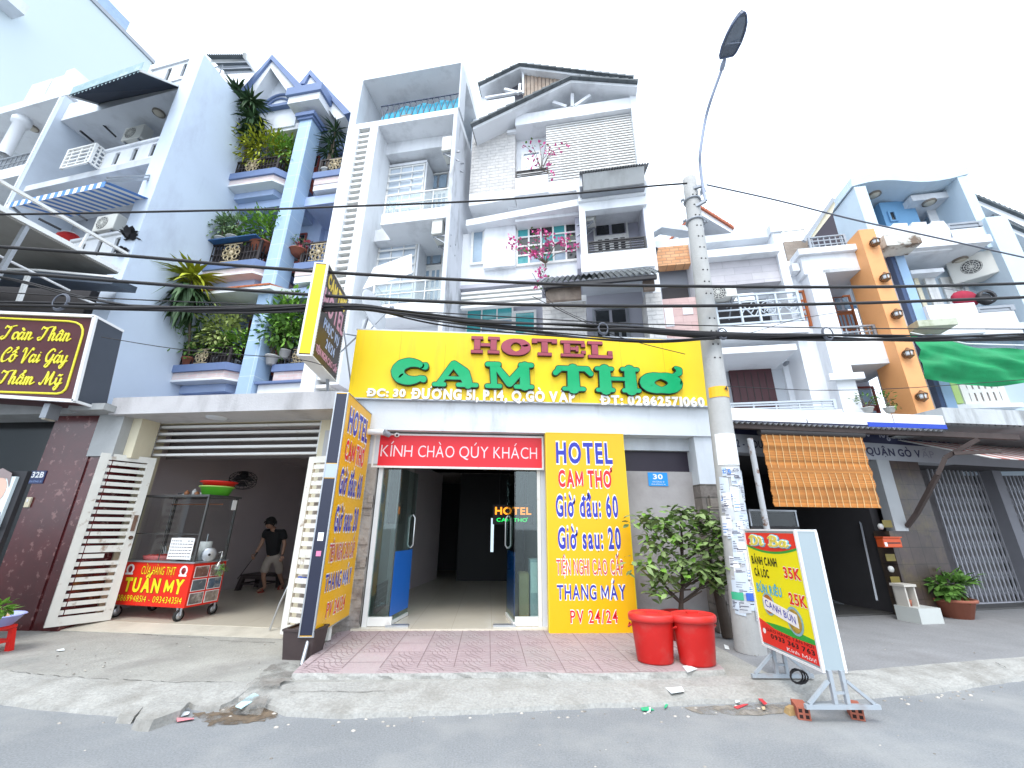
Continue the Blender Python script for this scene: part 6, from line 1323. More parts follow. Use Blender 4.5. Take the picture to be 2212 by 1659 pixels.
for i,(s,h_,c_,lab)in enumerate(((.27,.17,(.3,.2,.1),'tin of wooden chopsticks behind the red tray'),(.40,.2,(.55,.3,.08),'jar with orange handled tools in the glass case'),(.2,.12,(.5,.5,.5),'small steel cup at the left end of the glass case'))):
 p=fc.w(gu0+(gu1-gu0)*s,.44,BZ);t=cart_thing('utensil_jar',gu0+(gu1-gu0)*s,.44,BZ,lab,'jar');MB().lathe(p,[(.001,0),(.05,0),(.055,h_*.75),(.05,h_*.75),(.045,.02),(.001,.02)],14).build('jar',STEEL,t);mb=MB()
 for k in range(5):mb.bar(p+Vector((rnd.uniform(-.02,.02),0,.03)),p+Vector((rnd.uniform(-.07,.07),rnd.uniform(-.03,.03),h_+rnd.uniform(.02,.1))),.012)
 mb.build('utensils',mat('utensil_%d'%i,c_,.6,.1),t)
for i,(s,lab)in enumerate(((.66,'shallow white bowl below the menu card'),(.86,'deeper white bowl at the right end of the counter'))):
 p=fc.w(gu0+(gu1-gu0)*s,.1,BZ);t=cart_thing('bowl',gu0+(gu1-gu0)*s,.1,BZ,lab,'bowl');o=MB().lathe(p,[(.001,0),(.05,.0),(.09,.05+.03*i),(.083,.05+.03*i),(.045,.012),(.001,.012)],16).build('bowl',POTW,t);MB().lathe(p,[(.001,.035),(.068,.037)],14).build('food',mat('pale_food',(.5,.4,.25),.6,.2),t)
p=fc.w(gu1-.2,.34,BZ);t=cart_thing('paper_roll',gu1-.2,.34,BZ,'upright white kitchen paper roll in a steel holder at the cart end','paper roll')
MB().lathe(p,[(.001,0),(.09,0),(.095,.15),(.09,.3),(.001,.3)],18).build('roll',SIGNW,t);MB().tube([p+Vector((0,0,.3)),p+Vector((0,0,.42))],.012,6).build('holder',STEEL,t)
p=fc.w(gu1-.02,.2,BZ);t=cart_thing('cooking_pan',gu1-.02,.2,BZ,'round steel pan lid leaning at the right end of the counter','pan');MB().lathe(p+Vector((.06,0,.1)),[(.001,.02),(.08,.015),(.11,0),(.115,-.01)],18,axis=(fc.e*.8-fc.n*.6).normalized()).build('lid',STEEL,t);MB().ball(p+Vector((.08,-.02,.1)),.02).build('knob',RUBBER,t)
p=fs_.w(.4,-.09,BZ-.06);t=thing('plastic_bag',p+Vector((0,0,-.2)),'clear plastic bag of green leaves tied to the side of the cart','bag')
MB().lathe(p,[(.001,-.2),(.07,-.18),(.115,-.1),(.1,-.02),(.03,.05),(.02,.09),(.06,.14)],14).build('bag',glass('bag_film',(.85,.9,.9),.2,.2),t);mb=MB();crown(mb,p+Vector((0,0,-.1)),(.06,.06,.06),60,.07,.03);mb.build('leaves',LEAFM['fresh'],t);MB().tube([p+Vector((0,0,.09)),p+Vector((-.02,.04,.2)),fs_.w(.42,0,BZ+.12)],.006,5).build('tie',SIGNW,t)
RB,GB=mat('red_basin',(.65,.02,.015),.35,.05),mat('green_basin',(.1,.45,.03),.35,.05)
p=fc.w(gu1-.2,.3,kt_+.036)
t=thing('basin',p,'bright green plastic basin on the cart roof with a red one inside','basin');MB().lathe(p,[(.001,0),(.2,.0),(.25,.14),(.265,.145),(.265,.155),(.24,.15),(.19,.01),(.001,.01)],24).build('bowl',GB,t);MB().lathe(p,[(.25,.138),(.275,.142),(.275,.158),(.25,.158)],24).build('rim',mat('pale_green_rim',(.4,.6,.15),.4,.05),t)
p2=p+Vector((.02,0,.12));t=thing('basin',p2,'bright red plastic basin nested in the green basin on the cart','basin');MB().lathe(p2,[(.001,0),(.2,.0),(.265,.11),(.28,.115),(.25,.115),(.19,.012),(.001,.012)],24).build('bowl',RB,t);MB().lathe(p2,[(.262,.1),(.29,.105),(.29,.122),(.262,.122)],24).build('rim',RB,t)
p=fc.w(gu0+(gu1-gu0)*.55,.25,kt_+.036);t=thing('sauce_set',p,'small jumble of jars and tools on the cart roof','jars');mb,m2=MB(),MB()
for i,(x,h_)in enumerate(((-.2,.06),(-.1,.09),(.0,.12),(.1,.07),(.17,.08))):(mb if i%2 else m2).lathe(p+Vector((x,rnd.uniform(-.06,.06),0)),[(.001,0),(.035,0),(.04,h_*.7),(.02,h_*.8),(.02,h_),(.001,h_)],12)
mb.build('brown_jars',mat('brown_jar',(.3,.12,.05),.4,.2),t);m2.build('pale_jars',POTW,t);MB().bar(p+Vector((-.27,0,.03)),p+Vector((-.12,.05,.06)),.02).build('tool',BLACKM,t)
p=fS.w(fS.u('b3',1150,380,2.2),2.2,fS.z('b3',1150,380,2.2));t=thing('wall_fan',p,'black wall fan tilted down over the food cart','fan');ax=Vector((.25,-.45,-.85)).normalized()
c_=p+Vector((.12,-.1,-.12));mb=MB();q_=ax.to_track_quat('Z','Y');rad=.27
for s in(.0,.1):
 for r_ in(.27,.19,.1):mb.tube([c_+q_@Vector((math.cos(R(a))*r_,math.sin(R(a))*r_,s-.05 if r_>.26 else(s-.05)*1.8))for a in range(0,361,20)],.006,5,False)
for a in range(0,360,20):mb.tube([c_+q_@Vector((0,0,.09)),c_+q_@Vector((math.cos(R(a))*.27,math.sin(R(a))*.27,.03)),c_+q_@Vector((math.cos(R(a))*.27,math.sin(R(a))*.27,-.04)),c_+q_@Vector((0,0,-.09))],.004,4)
mb.build('guard',BLACKM,t);MB().lathe(c_,[(.001,-.22),(.08,-.2),(.09,-.08),(.001,-.05)],14,axis=ax).build('motor',BLACKM,t);mb=MB()
for a in(0,120,240):
 d1,d2=Vector((math.cos(R(a)),math.sin(R(a)),0)),Vector((math.cos(R(a+60)),math.sin(R(a+60)),.1));mb.slab([c_+q_@(d1*.03),c_+q_@(d1*.23),c_+q_@(d2*.22),c_+q_@(d2*.05)],.004)
mb.build('blade',mat('fan_blade',(.06,.06,.07),.4,.1),t);MB().tube([c_-ax*.2,p+Vector((-.05,.2,.1)),p+Vector((-.25,.35,.1))],.025,8).build('wall_arm',BLACKM,t)
def stool(p,lab,m_,s=.36,h=.36,ang=0,top=.3):
 f=Fr(p.x,p.y,ang);t=thing('stool',p,lab,'stool');z=p.z
 bevel(MB().box(f,-s/2,s/2,-s/2,s/2,z+h-.045,z+h).build('seat',m_,t),.015)
 for a,b_ in((-1,-1),(1,-1),(1,1),(-1,1)):
  q=[(a*s*.5,b_*s*.5),(a*s*.36,b_*s*.5),(a*s*.36,b_*s*.36),(a*s*.5,b_*s*.36)];k=1.14
  MB().hexa([f.w(u*k,d*k,z)for u,d in q]+[f.w(u*.97,d*.97,z+h-.046)for u,d in q]).build('leg',m_,t)
 mb=MB()
 for b_ in(-1,1):mb.box(f,-s*.4,s*.4,b_*s*.47-.01,b_*s*.47+.01,z+h*.35,z+h*.45);mb.box(f,b_*s*.47-.0101,b_*s*.47+.0101,-s*.4,s*.4,z+h*.351,z+h*.449);mb.box(f,-s*.35,s*.35,b_*s*.46-.008,b_*s*.46+.008,z+h*.72,z+h-.047)
 mb.build('stretcher',m_,t);return t
stool(G('b3',1285,1262,FZ),'dark low stool beside the bending person in the shop',mat('dark_stool',(.045,.035,.035),.5,.1),.62,.34,-12)
b=G('b3',1372,1580,FZ);t=thing('chair',b,'blue seated chair with bent steel legs half behind the right gate leaf','chair');SB=mat('blue_plastic_seat',(.01,.08,.5),.4,.05)
bevel(MB().wb(b.x+.22,b.x+.62,b.y-.05,b.y+.4,FZ+.66,FZ+.7).build('seat',SB,t),.015);bevel(MB().wb(b.x+.24,b.x+.6,b.y+.36,b.y+.4,FZ+.72,FZ+1.15).build('backrest',SB,t),.015)
for x,y in((.0,0),(.0,.4)):MB().tube([b+Vector((x,y,0)),b+Vector((x+.08,y,.35)),b+Vector((x+.16,y,.58)),b+Vector((x+.24,y,.65)),b+Vector((x+.4,y,.655))],.016,8).build('leg',mat('brushed_steel',(.6,.6,.6)),t)
for y in(0,.4):MB().tube([b+Vector((.68,y,0)),b+Vector((.5,y,.65))],.016,8).build('leg',mat('brushed_steel',(.6,.6,.6)),t)
# ------- person bending forward with a stick
def skin_mesh(name,V,E,Rr,m_,par,sub=2):
 me=D.meshes.new(name);o=D.objects.new(name,me);COL.objects.link(o);org=ORG[par.name]
 me.from_pydata([Vector(v)-org for v in V],E,[]);md=o.modifiers.new('skin','SKIN');md.use_smooth_shade=True;md.branch_smoothing=.4
 for i,r_ in enumerate(Rr):
  s=me.skin_vertices[0].data[i];s.radius=r_ if isinstance(r_,tuple)else(r_,r_)
 me.skin_vertices[0].data[0].use_root=True
 o.modifiers.new('sub','SUBSURF').levels=sub;o.modifiers['sub'].render_levels=sub
 me.materials.append(m_);o.parent=par;ORG[o.name]=org;return o
PYf=G('b3',1310,1290,FZ);PY=PYf.y
def pv(x,y,dy=0):p=VY('b3',x,y,PY+dy);return p
SKIN=mat('skin',(.34,.19,.13),.55,.06,6);SHIRT=mat('black_tshirt',(.014,.014,.016),.85,.15,6);SHORT=mat('beige_shorts',(.36,.31,.27),.85,.12,5);HAIR=mat('black_hair',(.01,.009,.009),.6,.2,12)
fl_,fr_=G('b3',1312,1288,FZ),G('b3',1462,1262,FZ);PYR=fr_.y-PY
pe=thing('person',(fl_+fr_)/2,'person in black t-shirt and beige shorts bending forward with a thin stick inside the shop','person')
pel=pv(1400,1010,.12);wai=pv(1398,960,.06);che=pv(1405,860,-.05);nek=pv(1398,795,-.14);hd0=pv(1385,765,-.2)
shL,shR=pv(1335,815,-.08),pv(1475,815,-.04)
elL,haL=pv(1312,905,-.12),pv(1262,985,-.16);elR,haR=pv(1488,915,-.02),pv(1468,1000,-.06)
hiL,hiR=pv(1360,1035,.08),pv(1440,1035,.12);knL,knR=pv(1322,1150,-.03),pv(1448,1145,.05+PYR*.5);anL,anR=fl_+Vector((.02,.05,.09)),fr_+Vector((0,.05,.09))
toL,toR=fl_+Vector((-.06,-.14,.03)),fr_+Vector((.03,-.15,.03))
V=[pel,wai,che,nek,hd0,shL,elL,haL,shR,elR,haR,hiL,knL,anL,toL,hiR,knR,anR,toR]
E_=[(0,1),(1,2),(2,3),(3,4),(2,5),(5,6),(6,7),(2,8),(8,9),(9,10),(0,11),(11,12),(12,13),(13,14),(0,15),(15,16),(16,17),(17,18)]
RR=[(.13,.1),(.12,.09),(.13,.09),.055,.05,.045,.042,.03,.045,.042,.03,.085,.055,.038,(.045,.025),.085,.055,.038,(.045,.025)]
body=skin_mesh('body',V,E_,RR,SKIN,pe)
hc_=pv(1378,752,-.24);mb=MB();mb.ball(hc_,.105,14,10,(.86,1.0,1.12));hd_=mb.build('head',SKIN,pe)
mb=MB();fwd=Vector((-.35,-.75,-.56)).normalized();rt=fwd.cross(Vector((0,0,1))).normalized();upv=rt.cross(fwd)
mb.tube([hc_+fwd*.1+upv*.025,hc_+fwd*.125-upv*.012],[.01,.018],6);mb.ball(hc_+rt*.092,.024,8,5,(.5,.8,1.2));mb.ball(hc_-rt*.092,.024,8,5,(.5,.8,1.2));mb.build('nose_and_ears',SKIN,hd_)
mb=MB()
for s in(-1,1):mb.ball(hc_+fwd*.093+rt*.035*s+upv*.02,.012,8,5)
mb.build('eyes',SIGNK,hd_);MB().tube([hc_+fwd*.1-upv*.05-rt*.025,hc_+fwd*.104-upv*.053,hc_+fwd*.1-upv*.05+rt*.025],.006,6).build('mouth',mat('lips',(.3,.1,.08),.5,.05),hd_)
mb=MB();V=[];hb_=MB();cH=hc_-fwd*.022+upv*.028
mb.ball(cH,.117,16,10,(.94,1.02,1.02));
for i in range(260):
 v=Vector((rnd.gauss(0,1),rnd.gauss(0,1),rnd.gauss(0,1))).normalized()
 if v.dot(fwd)>.45 or v.dot(upv)<-.35:continue
 leaf(mb,cH+v*.108,v*.5+fwd*.5-upv*.4,.07,.02,.5)
mb.build('hair',HAIR,hd_)
def lerp(a,b,s):return a.lerp(b,s)
V=[pel-Vector((0,0,.04)),wai,che,lerp(che,nek,.7),shL+Vector((.015,0,.0)),lerp(shL,elL,.7),shR,lerp(shR,elR,.7)]
skin_mesh('tshirt',V,[(0,1),(1,2),(2,3),(2,4),(4,5),(2,6),(6,7)],[(.175,.135),(.165,.13),(.19,.135),.1,.105,.085,.105,.085],SHIRT,pe)
V=[pel,hiL,lerp(hiL,knL,.55),lerp(hiL,knL,.98),hiR,lerp(hiR,knR,.55),lerp(hiR,knR,.98),wai-Vector((0,0,.02))]
skin_mesh('shorts',V,[(0,1),(1,2),(2,3),(0,4),(4,5),(5,6),(0,7)],[(.165,.13),.115,.105,.1,.115,.105,.1,(.15,.12)],SHORT,pe)
def hand(wr,dr,side,curl,par):
 dr=dr.normalized();sd=dr.cross(Vector((0,1,0))).normalized()*side;pl=sd.cross(dr)
 V=[wr,wr+dr*.045,wr+dr*.085];E_=[(0,1),(1,2)];Rr=[(.026,.018),(.036,.017),(.038,.015)]
 o=skin_mesh('palm',V,E_,Rr,SKIN,par,1);mb=MB()
 for i,L in enumerate((.062,.072,.068,.052)):
  b=wr+dr*.088+sd*(-.028+.0185*i);c1=b+dr*L*.45+pl*.01*curl;c2=c1+(dr*.6+pl*.8*curl).normalized()*L*.32;c3=c2+(dr*.2+pl*curl).normalized()*L*.27;mb.tube([b-dr*.01,b,c1,c2,c3],[.009,.0095,.009,.008,.006],7)
 b=wr+dr*.03-sd*.03;mb.tube([b,b-sd*.025+dr*.025,b-sd*.02+dr*.06+pl*.012],[.012,.011,.008],7);mb.build('fingers',SKIN,o)
hand(haL,(haL-elL)+Vector((0,0,-.05)),1,1.0,pe);hand(haR,(haR-elR),-1,.6,pe)
for p_,nm in((fl_,0),(fr_,1)):
 a=p_+Vector((0,.04,.012));mb=MB();mb.lathe(a+Vector((-.01,-.07,0)),[(.001,-.012),(.055,-.012),(.055,.006),(.001,.006)],14,.85,2.3);s_=mb.build('sandal',mat('red_sandal',(.3,.05,.03),.6,.1),pe)
 MB().tube([a+Vector((-.055,-.1,.0)),a+Vector((-.03,-.1,.06)),a+Vector((.02,-.1,.06)),a+Vector((.045,-.1,.0))],.013,6).build('strap',mat('red_sandal',(.3,.05,.03)),s_)
st0=haL+(haL-elL).normalized()*.07+Vector((.02,.0,.0));st1=G('b3',1085,1232,FZ+.03);t=thing('stick',st1,'thin stick held in the left hand of the bending person','stick');MB().tube([st0+(st0-st1)*.12,st0,st1],.009,6).build('shaft',mat('dark_stick',(.06,.05,.045),.6,.1),t);MB().tube([st0+(st0-st1)*.12,st0-(st0-st1)*.06],.015,6).build('grip',BLACKM,t)
# ------- low house behind the concrete pole
fF=Fr(0,11,-13)
hf=thing('stone_fronted_house',fF.w(4,0,0),'three storey white house with grey stone panel, orange brick and ornate grille','house')
def zr(f,k,x0,y0,x1,y1,d=0):return(f.z(k,x0,y0,d)+f.z(k,x1,y1,d))/2
fu0,fu1=fF.u('a4',105,900),fF.u('a4',1165,1100)
t1,t0=zr(fF,'a4',105,835,1045,745),zr(fF,'a4',110,893,1030,800)
pa,pb=fF.u('a4',1050,950),fF.u('a4',1150,1100);pz=fF.z('a4',1060,735)
LIL=mat('lilac_stone_panel',(.46,.44,.47),.8,.1,3,brick=(.7,.22,.006,(.52,.5,.52),(.36,.35,.37),fF.ang,.4),bump=.4,bsc=14)
OBR=mat('orange_brick_panel',(.6,.28,.13),.8,.15,4,brick=(.24,.1,.012,(.68,.38,.2),(.42,.24,.14),fF.ang,.5),bump=.5)
PST=mat('pink_stone_wall',(.55,.38,.36),.8,.12,4,brick=(.5,.2,.006,(.6,.44,.42),(.45,.3,.28),fF.ang,.4),bump=.4,bsc=14)
MB().box(fF,fu0,pa-.001,0,.5,t0,t1).build('roof_beam',WHITE2,hf)
MB().box(fF,pa,pb,-.12,.6,3.6,pz-.25).build('corner_pier',WHITE,hf);MB().box(fF,pa-.05,pb+.05,-.17,.6,pz-.249,pz).build('pier_cap',WHITE2,hf)
c1_,c0_=zr(fF,'a4',490,915,1045,857,-.3),zr(fF,'a4',495,972,1050,912,-.3);um_=fF.u('a4',430,950)
MB().box(fF,um_,pa-.001,-.3,.3,c0_,c1_).build('cornice',WHITE,hf)
s0_=zr(fF,'a4',520,1190,1090,1160)
MB().box(fF,um_,pa-.002,-.02,.3,s0_,c0_-.001).build('stone_panel',LIL,hf);MB().box(fF,um_+.1,pa-.002,.3,.5,s0_,t0).build('upper_wall',WHITE2,hf)
MB().box(fF,um_-.15,um_-.001,-.12,.5,3.6,t0-.001).build('middle_pier',WHITE,hf)
q=fF.rect('a4',133,900,388,1015);MB().box(fF,fu0,um_-.151,0,.3,zr(fF,'a4',145,1032,390,1012),t0-.001).build('brick_panel',OBR,hf)
zo=zr(fF,'a4',175,1292,410,1272);zoT=zr(fF,'a4',165,1135,395,1125)
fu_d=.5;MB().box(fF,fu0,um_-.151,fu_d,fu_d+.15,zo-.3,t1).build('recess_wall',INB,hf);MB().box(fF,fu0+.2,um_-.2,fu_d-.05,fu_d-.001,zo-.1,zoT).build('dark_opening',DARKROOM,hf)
MB().box(fF,fu0,um_-.151,.0,.3,3.6,zo).build('pink_stone',PST,hf)
q=fF.rect('a4',188,1362,270,1500,-.01);MB().box(fF,q[0],q[1],-.02,-.001,q[2],q[3]).build('plain_patch',WHITE,hf);q=fF.rect('a4',330,1352,415,1405,-.01);MB().box(fF,q[0],q[1],-.02,-.001,q[2],q[3]).build('plain_patch',WHITE,hf)
zg1,zg0=zr(fF,'a4',560,1290,1190,1222,-.25),zr(fF,'a4',590,1512,1250,1450,-.25)
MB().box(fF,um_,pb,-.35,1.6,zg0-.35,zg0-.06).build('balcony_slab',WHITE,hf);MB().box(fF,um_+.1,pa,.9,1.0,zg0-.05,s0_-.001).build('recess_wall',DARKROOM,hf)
MB().box(fF,um_+.1,um_+1.5,.6,.7,zg0-.05,zg0+.45).build('charred_wall',mat('charred_plaster',(.16,.13,.12),.9,.4,4,stain=(.5,.48,.42),samt=.9,ssc=3,slo=.5,shi=.56),hf)
g=railing(hf,fF,um_+.2,pb-.05,zg0,zg1,-.28,mat('pale_grille',(.5,.55,.6),.5,.06),0,3,.022,ret=.5,retside='r')
mb=MB();W=pb-um_-.25;H=zg1-zg0
for s in(.3,.52,.74):u=um_+.2+W*s;mb.box(fF,u-.022,u+.022,-.31,-.25,zg0,zg1)
for(s0,s1,st)in((.3,.52,1),(.52,.74,2),(.74,1,3)):
 a,b=um_+.2+W*s0,um_+.2+W*s1;cu,cz=(a+b)/2,zg0+H*.5;r_=min(b-a,H)*.36
 if st==2:
  for i in range(8):th=R(45*i);mb.tube([fF.w(cu,-.28,cz),fF.w(cu+math.cos(th-.3)*r_*.6,-.28,cz+math.sin(th-.3)*r_*.6),fF.w(cu+math.cos(th)*r_,-.28,cz+math.sin(th)*r_),fF.w(cu+math.cos(th+.3)*r_*.6,-.28,cz+math.sin(th+.3)*r_*.6),fF.w(cu,-.28,cz)],.012,5)
  mb.tube([fF.w(cu+math.cos(R(t))*r_*1.15,-.28,cz+math.sin(R(t))*r_*1.15)for t in range(0,361,20)],.014,5)
 else:
  for q in range(3):mb.tube([fF.w(a+(b-a)*(.08+.84*t/12),-.28,cz+math.sin(t*.55+q*1.2)*H*.13+(q-1)*H*.12)for t in range(13)],.014,5)
mb.build('scrollwork',mat('pale_grille',(.5,.55,.6)),g)
q=fF.at('a4',630,1245,-.5);aircon(fF,q[0],-.55,fF.z('a4',630,1280,-.5),'pale air conditioner above the ornate grille beside the pole',.75,.3,.3,0)
zl1,zl0=zr(fF,'d7',135,845,935,795,-.45),zr(fF,'d7',140,908,935,860,-.45);ll,lr=fF.u('d7',100,870,-.45),fF.u('d7',935,830,-.45)
MB().box(fF,ll,lr,-.45,1.2,zl0,zl1).build('lower_slab',WHITE,hf)
MB().box(fF,um_-.2,pb,.9,1.1,3.0,zl0-.001).build('lower_wall',WHITE2,hf);q=fF.rect('d7',215,1030,745,1500,.88)
MB().box(fF,q[0],q[1],.8,.899,q[2],q[3]).build('folding_door',mat('dark_red_door',(.075,.025,.03),.5,.15,3),hf)
mb=MB();[mb.box(fF,q[0]+(q[1]-q[0])*i/6-.008,q[0]+(q[1]-q[0])*i/6+.008,.79,.8,q[2],q[3]-.25)for i in range(1,6)];mb.build('door_groove',BROWNRAIL,D.objects['folding_door'])
zb1,zb0=zr(fF,'d7',240,1415,1120,1385,-.4),zr(fF,'d7',260,1505,1150,1490,-.4);railing(hf,fF,ll-.1,pb+.1,zb0,zb1,-.4,mat('pale_grille',(.5,.55,.6)),5,2,.02)
MB().box(fF,ll-.3,pb+.2,-.45,1.0,zb0-.4,zb0-.02).build('lower_slab',WHITE,hf)
p=VY('d7',860,1000,fF.w(fF.u('d7',860,1000,.6),.6,0).y);t=thing('wall_lamp',p,'small double spotlight on the wall beside the dark red folding door','lamp','small outdoor wall lamps')
MB().lathe(p-fF.e*.08,[(.05,-.1),(.06,.0),(.03,.1),(.001,.1)],10,axis=-fF.n).build('shade',METALG,t);MB().lathe(p+fF.e*.1,[(.04,-.08),(.05,.0),(.03,.08),(.001,.08)],10,axis=-fF.n).build('shade',METALG,t)
mb=MB();a,b=fF.at('a4',50,1045,-.6),fF.at('a4',95,885,-.6);mb.bar(fF.w(a[0],-.6,a[1]),fF.w(b[0],-.6,b[1]),.05);mb.bar(fF.w(a[0]+.15,-.5,a[1]),fF.w(b[0]+.15,-.5,b[1]),.05);mb.bar(fF.w(a[0],-.6,a[1]),fF.w(a[0]+.15,-.5,a[1]),.05);mb.bar(fF.w(b[0],-.6,b[1]),fF.w(b[0]+.15,-.5,b[1]),.05)
tag(mb.build('steel_bracket',BLACKM),'open black steel bracket jutting from the corner of the gabled house','bracket')
fO=Fr(0,15,-13);t=thing('tiled_roof_house',fO.w(8,0,0),'house with red tiled gable peeking over the roofs behind the concrete pole','house')
A=[fO.at('a4',x,y)for x,y in((215,880),(455,615),(715,780))];k_=(A[1][1]-A[0][1])
MB().prism(fO,[A[0],A[1],A[2],(A[2][0],A[2][1]-.2),(A[1][0],A[1][1]-.28),(A[0][0],A[0][1]-.2)],-.2,3).build('fascia',WHITE,t);mb=MB()
for(a,b)in((A[0],A[1]),(A[1],A[2])):
 for i in range(10):p,q=[(a[0]+(b[0]-a[0])*s,a[1]+(b[1]-a[1])*s)for s in(i/10,(i+.97)/10)];mb.prism(fO,[p,q,(q[0],q[1]+.1),(p[0],p[1]+.13)],-.3-.003*(i%3),3)
mb.build('roof_tiles',mat('red_roof_tile',(.42,.13,.07),.8,.2,6),t);MB().prism(fO,[(A[0][0]+.4,A[0][1]-.2),(A[1][0],A[1][1]-.3),(A[2][0]-.3,A[2][1]-.2),(A[2][0]-.3,A[2][1]-3),(A[0][0]+.4,A[2][1]-3)],.9,1.1).build('gable_wall',mat('dark_gable',(.06,.04,.05),.8,.1),t)
A=[fO.at('a4',x,y,-2)for x,y in((105,725),(160,692),(500,735),(495,775),(170,730),(105,770))];tag(MB().prism(fO,A,-2,-1.6).build('pergola_frame',WHITE2),'pale angular concrete frame on the roof left of the concrete pole','roof frame')
# ------- white house with the orange column
fG=Fr(0,11.4,-13)
hg=thing('orange_column_house',fG.w(8,0,0),'white house with a tall orange column carrying wall lamps','house')
o0a,o0b,o1a,o1b=fG.at('a5',445,715,-.35),fG.at('a5',565,702,-.35),fG.at('a5',722,1659,-.35),fG.at('a5',850,1659,-.35)
ou0,ou1=(o0a[0]+o1a[0])/2,(o0b[0]+o1b[0])/2;oz=(o0a[1]+o0b[1])/2
oc_=MB().box(fG,ou0,ou1,-.35,.5,3.15,oz).build('orange_column',ORANGE,hg)
g1,g0=zr(fG,'a5',35,872,475,828),zr(fG,'a5',55,910,490,870);gl=fG.u('a5',60,1050);gl2=fG.u('a5',190,1100)
gm=zr(fG,'a5',190,1030,510,1006)
MB().box(fG,gl-.15,ou0-.001,-.12,.4,g0,g1).build('parapet_cap',WHITE,hg);MB().box(fG,gl-.08,ou0-.002,0,.4,gm,g0-.001).build('parapet',WHITE,hg)
gp0=zr(fG,'a5',250,1515,690,1500);gq=fG.u('a5',235,1350)
MB().box(fG,gl,gl2+.05,0,1.4,3.2,gm-.001).build('left_pier',WHITE,hg);MB().box(fG,gl2+.051,ou1-.05,0,.3,zr(fG,'c2',0,90,440,75),gp0).build('balcony_front',WHITE,hg)
MB().box(fG,gl2+.051,ou1-.05,0,1.5,zr(fG,'c2',0,90,440,75)-.12,zr(fG,'c2',0,90,440,75)-.001).build('floor_slab',WHITE2,hg)
MB().box(fG,gl,ou1,1.5,1.7,3.0,gm+.1).build('recess_wall',mat('violet_white_wall',(.58,.58,.64),.7,.05,1),hg);MB().box(fG,gl2,ou1-.1,.0,1.5,gm-.002,gm+.1).build('soffit',WHITE2,hg)
q=fG.rect('a5',262,1290,440,1500,1.48);q0=fG.z('a5',300,1215,1.48);door(hg,fG,(q[0],q[1],gp0-.1,q0),1.499,WOODO,WBLUE)
railing(hg,fG,gl2+.1,ou0-.05,gp0+.02,zr(fG,'a5',290,1432,630,1415,.1),.1,METALG,3,1,.02)
q=fG.rect('c2',100,265,312,375,1.48);door(hg,fG,(q[0],q[1],3.0,q[3]),1.499,WOODR,WBLUE)
MB().box(fG,gl-.2,gl2+.2,-.15,.0,fG.z('c2',50,205,-.15),fG.z('c2',50,165,-.15)).build('pier_ledge',WHITE,hg)
q=fG.rect('a4',1212,1235,1325,1500,-.02+.3);
MB().box(fG,pb*0+gl-.95,gl-.001,.4,1.2,3.0,zr(fG,'a4',1155,990,1300,985,.4)).build('link_wall',WHITE,hg);q=fG.rect('a4',1215,1240,1325,1500,.38);door(hg,fG,q,.399,WOODO,WBLUE,cols=1)
q=fG.rect('a4',1165,1030,1305,1075,.2);MB().box(fG,q[0],gl-.1,.1,.399,q[2],q[3]).build('door_hood',WHITE,hg)
q=fG.rect('a4',1115,845,1285,985,.8);MB().box(fG,q[0],q[1]+.3,.8,1.2,q[2],q[3]).build('bare_masonry',mat('bare_masonry',(.3,.25,.21),.9,.25,4,stain=(.5,.48,.45),samt=.6,ssc=3,bump=.6),hg)
q=fG.rect('a4',1110,760,1305,840,1.2);railing(hg,fG,q[0],q[1],q[2],q[3],1.2,METALW,4,2,.015)
A=[fG.at('a5',x,y,.45)for x,y in((60,830),(240,590),(312,840))];MB().prism(fG,A,.45,.49).build('roof_void',mat('dark_plum_panel',(.03,.022,.036)),hg)
a,b=fG.at('a5',30,800,.4),fG.at('a5',245,488,.4);mb=MB();mb.bar(fG.w(a[0],.4,a[1]),fG.w(b[0],.4,b[1]),.08,.1);mb.build('roof_edge',METALG,hg)
A=[fG.at('a5',x,y,.44)for x,y in((60,800),(245,500),(262,520),(240,590),(85,790))];MB().prism(fG,A,.44,.48).build('gable_band',CREAM,hg)
railing(hg,fG,fG.u('a5',60,770,.2),ou0-.02,g1+.01,zr(fG,'a5',60,772,440,740,.2),.2,METALG,6,3,.018)
LAMPB=mat('antique_brass',(.22,.12,.06),.45,.2,6,metal=.6)
def wlamp(p,f,lab):
 t=thing('wall_lamp',p,lab,'lamp','brass lamps on the orange column');c=p-f.n*.1
 MB().lathe(p,[(.001,0),(.09,.0),(.07,.03),(.001,.035)],12,axis=-f.n).build('back_plate',LAMPB,t)
 mb=MB();mb.lathe(c,[(.02,.14),(.05,.1),(.1,.06),(.115,.04),(.1,.035)],12);mb.lathe(c,[(.095,-.08),(.07,-.1),(.02,-.14),(.001,-.15)],12)
 for a in range(0,360,60):mb.bar(c+Vector((math.cos(R(a))*.1,math.sin(R(a))*.1,.04)),c+Vector((math.cos(R(a))*.085,math.sin(R(a))*.085,-.09)),.014)
 mb.tube([p,p-f.n*.06+Vector((0,0,.1)),c+Vector((0,0,.14))],.014,6);mb.build('cage',LAMPB,t)
 MB().lathe(c,[(.001,-.08),(.065,-.08),(.085,.035),(.001,.035)],12).build('glass_shade',mat('lamp_glass',(.7,.72,.74),.2,.05),t)
for k,x,y,lab in(('a5',540,820,'brass lantern at the top of the orange column'),('a5',615,1080,'brass lantern second from the top of the orange column'),('a5',700,1350,'brass lantern third from the top of the orange column'),('a5',782,1640,'brass lantern fourth from the top of the orange column beside the green net'),('c2',575,315,'lowest brass lantern on the orange column just above the awning')):
 q=fG.at(k,x,y,-.36);wlamp(fG.w(q[0],-.36,q[1]),fG,lab)
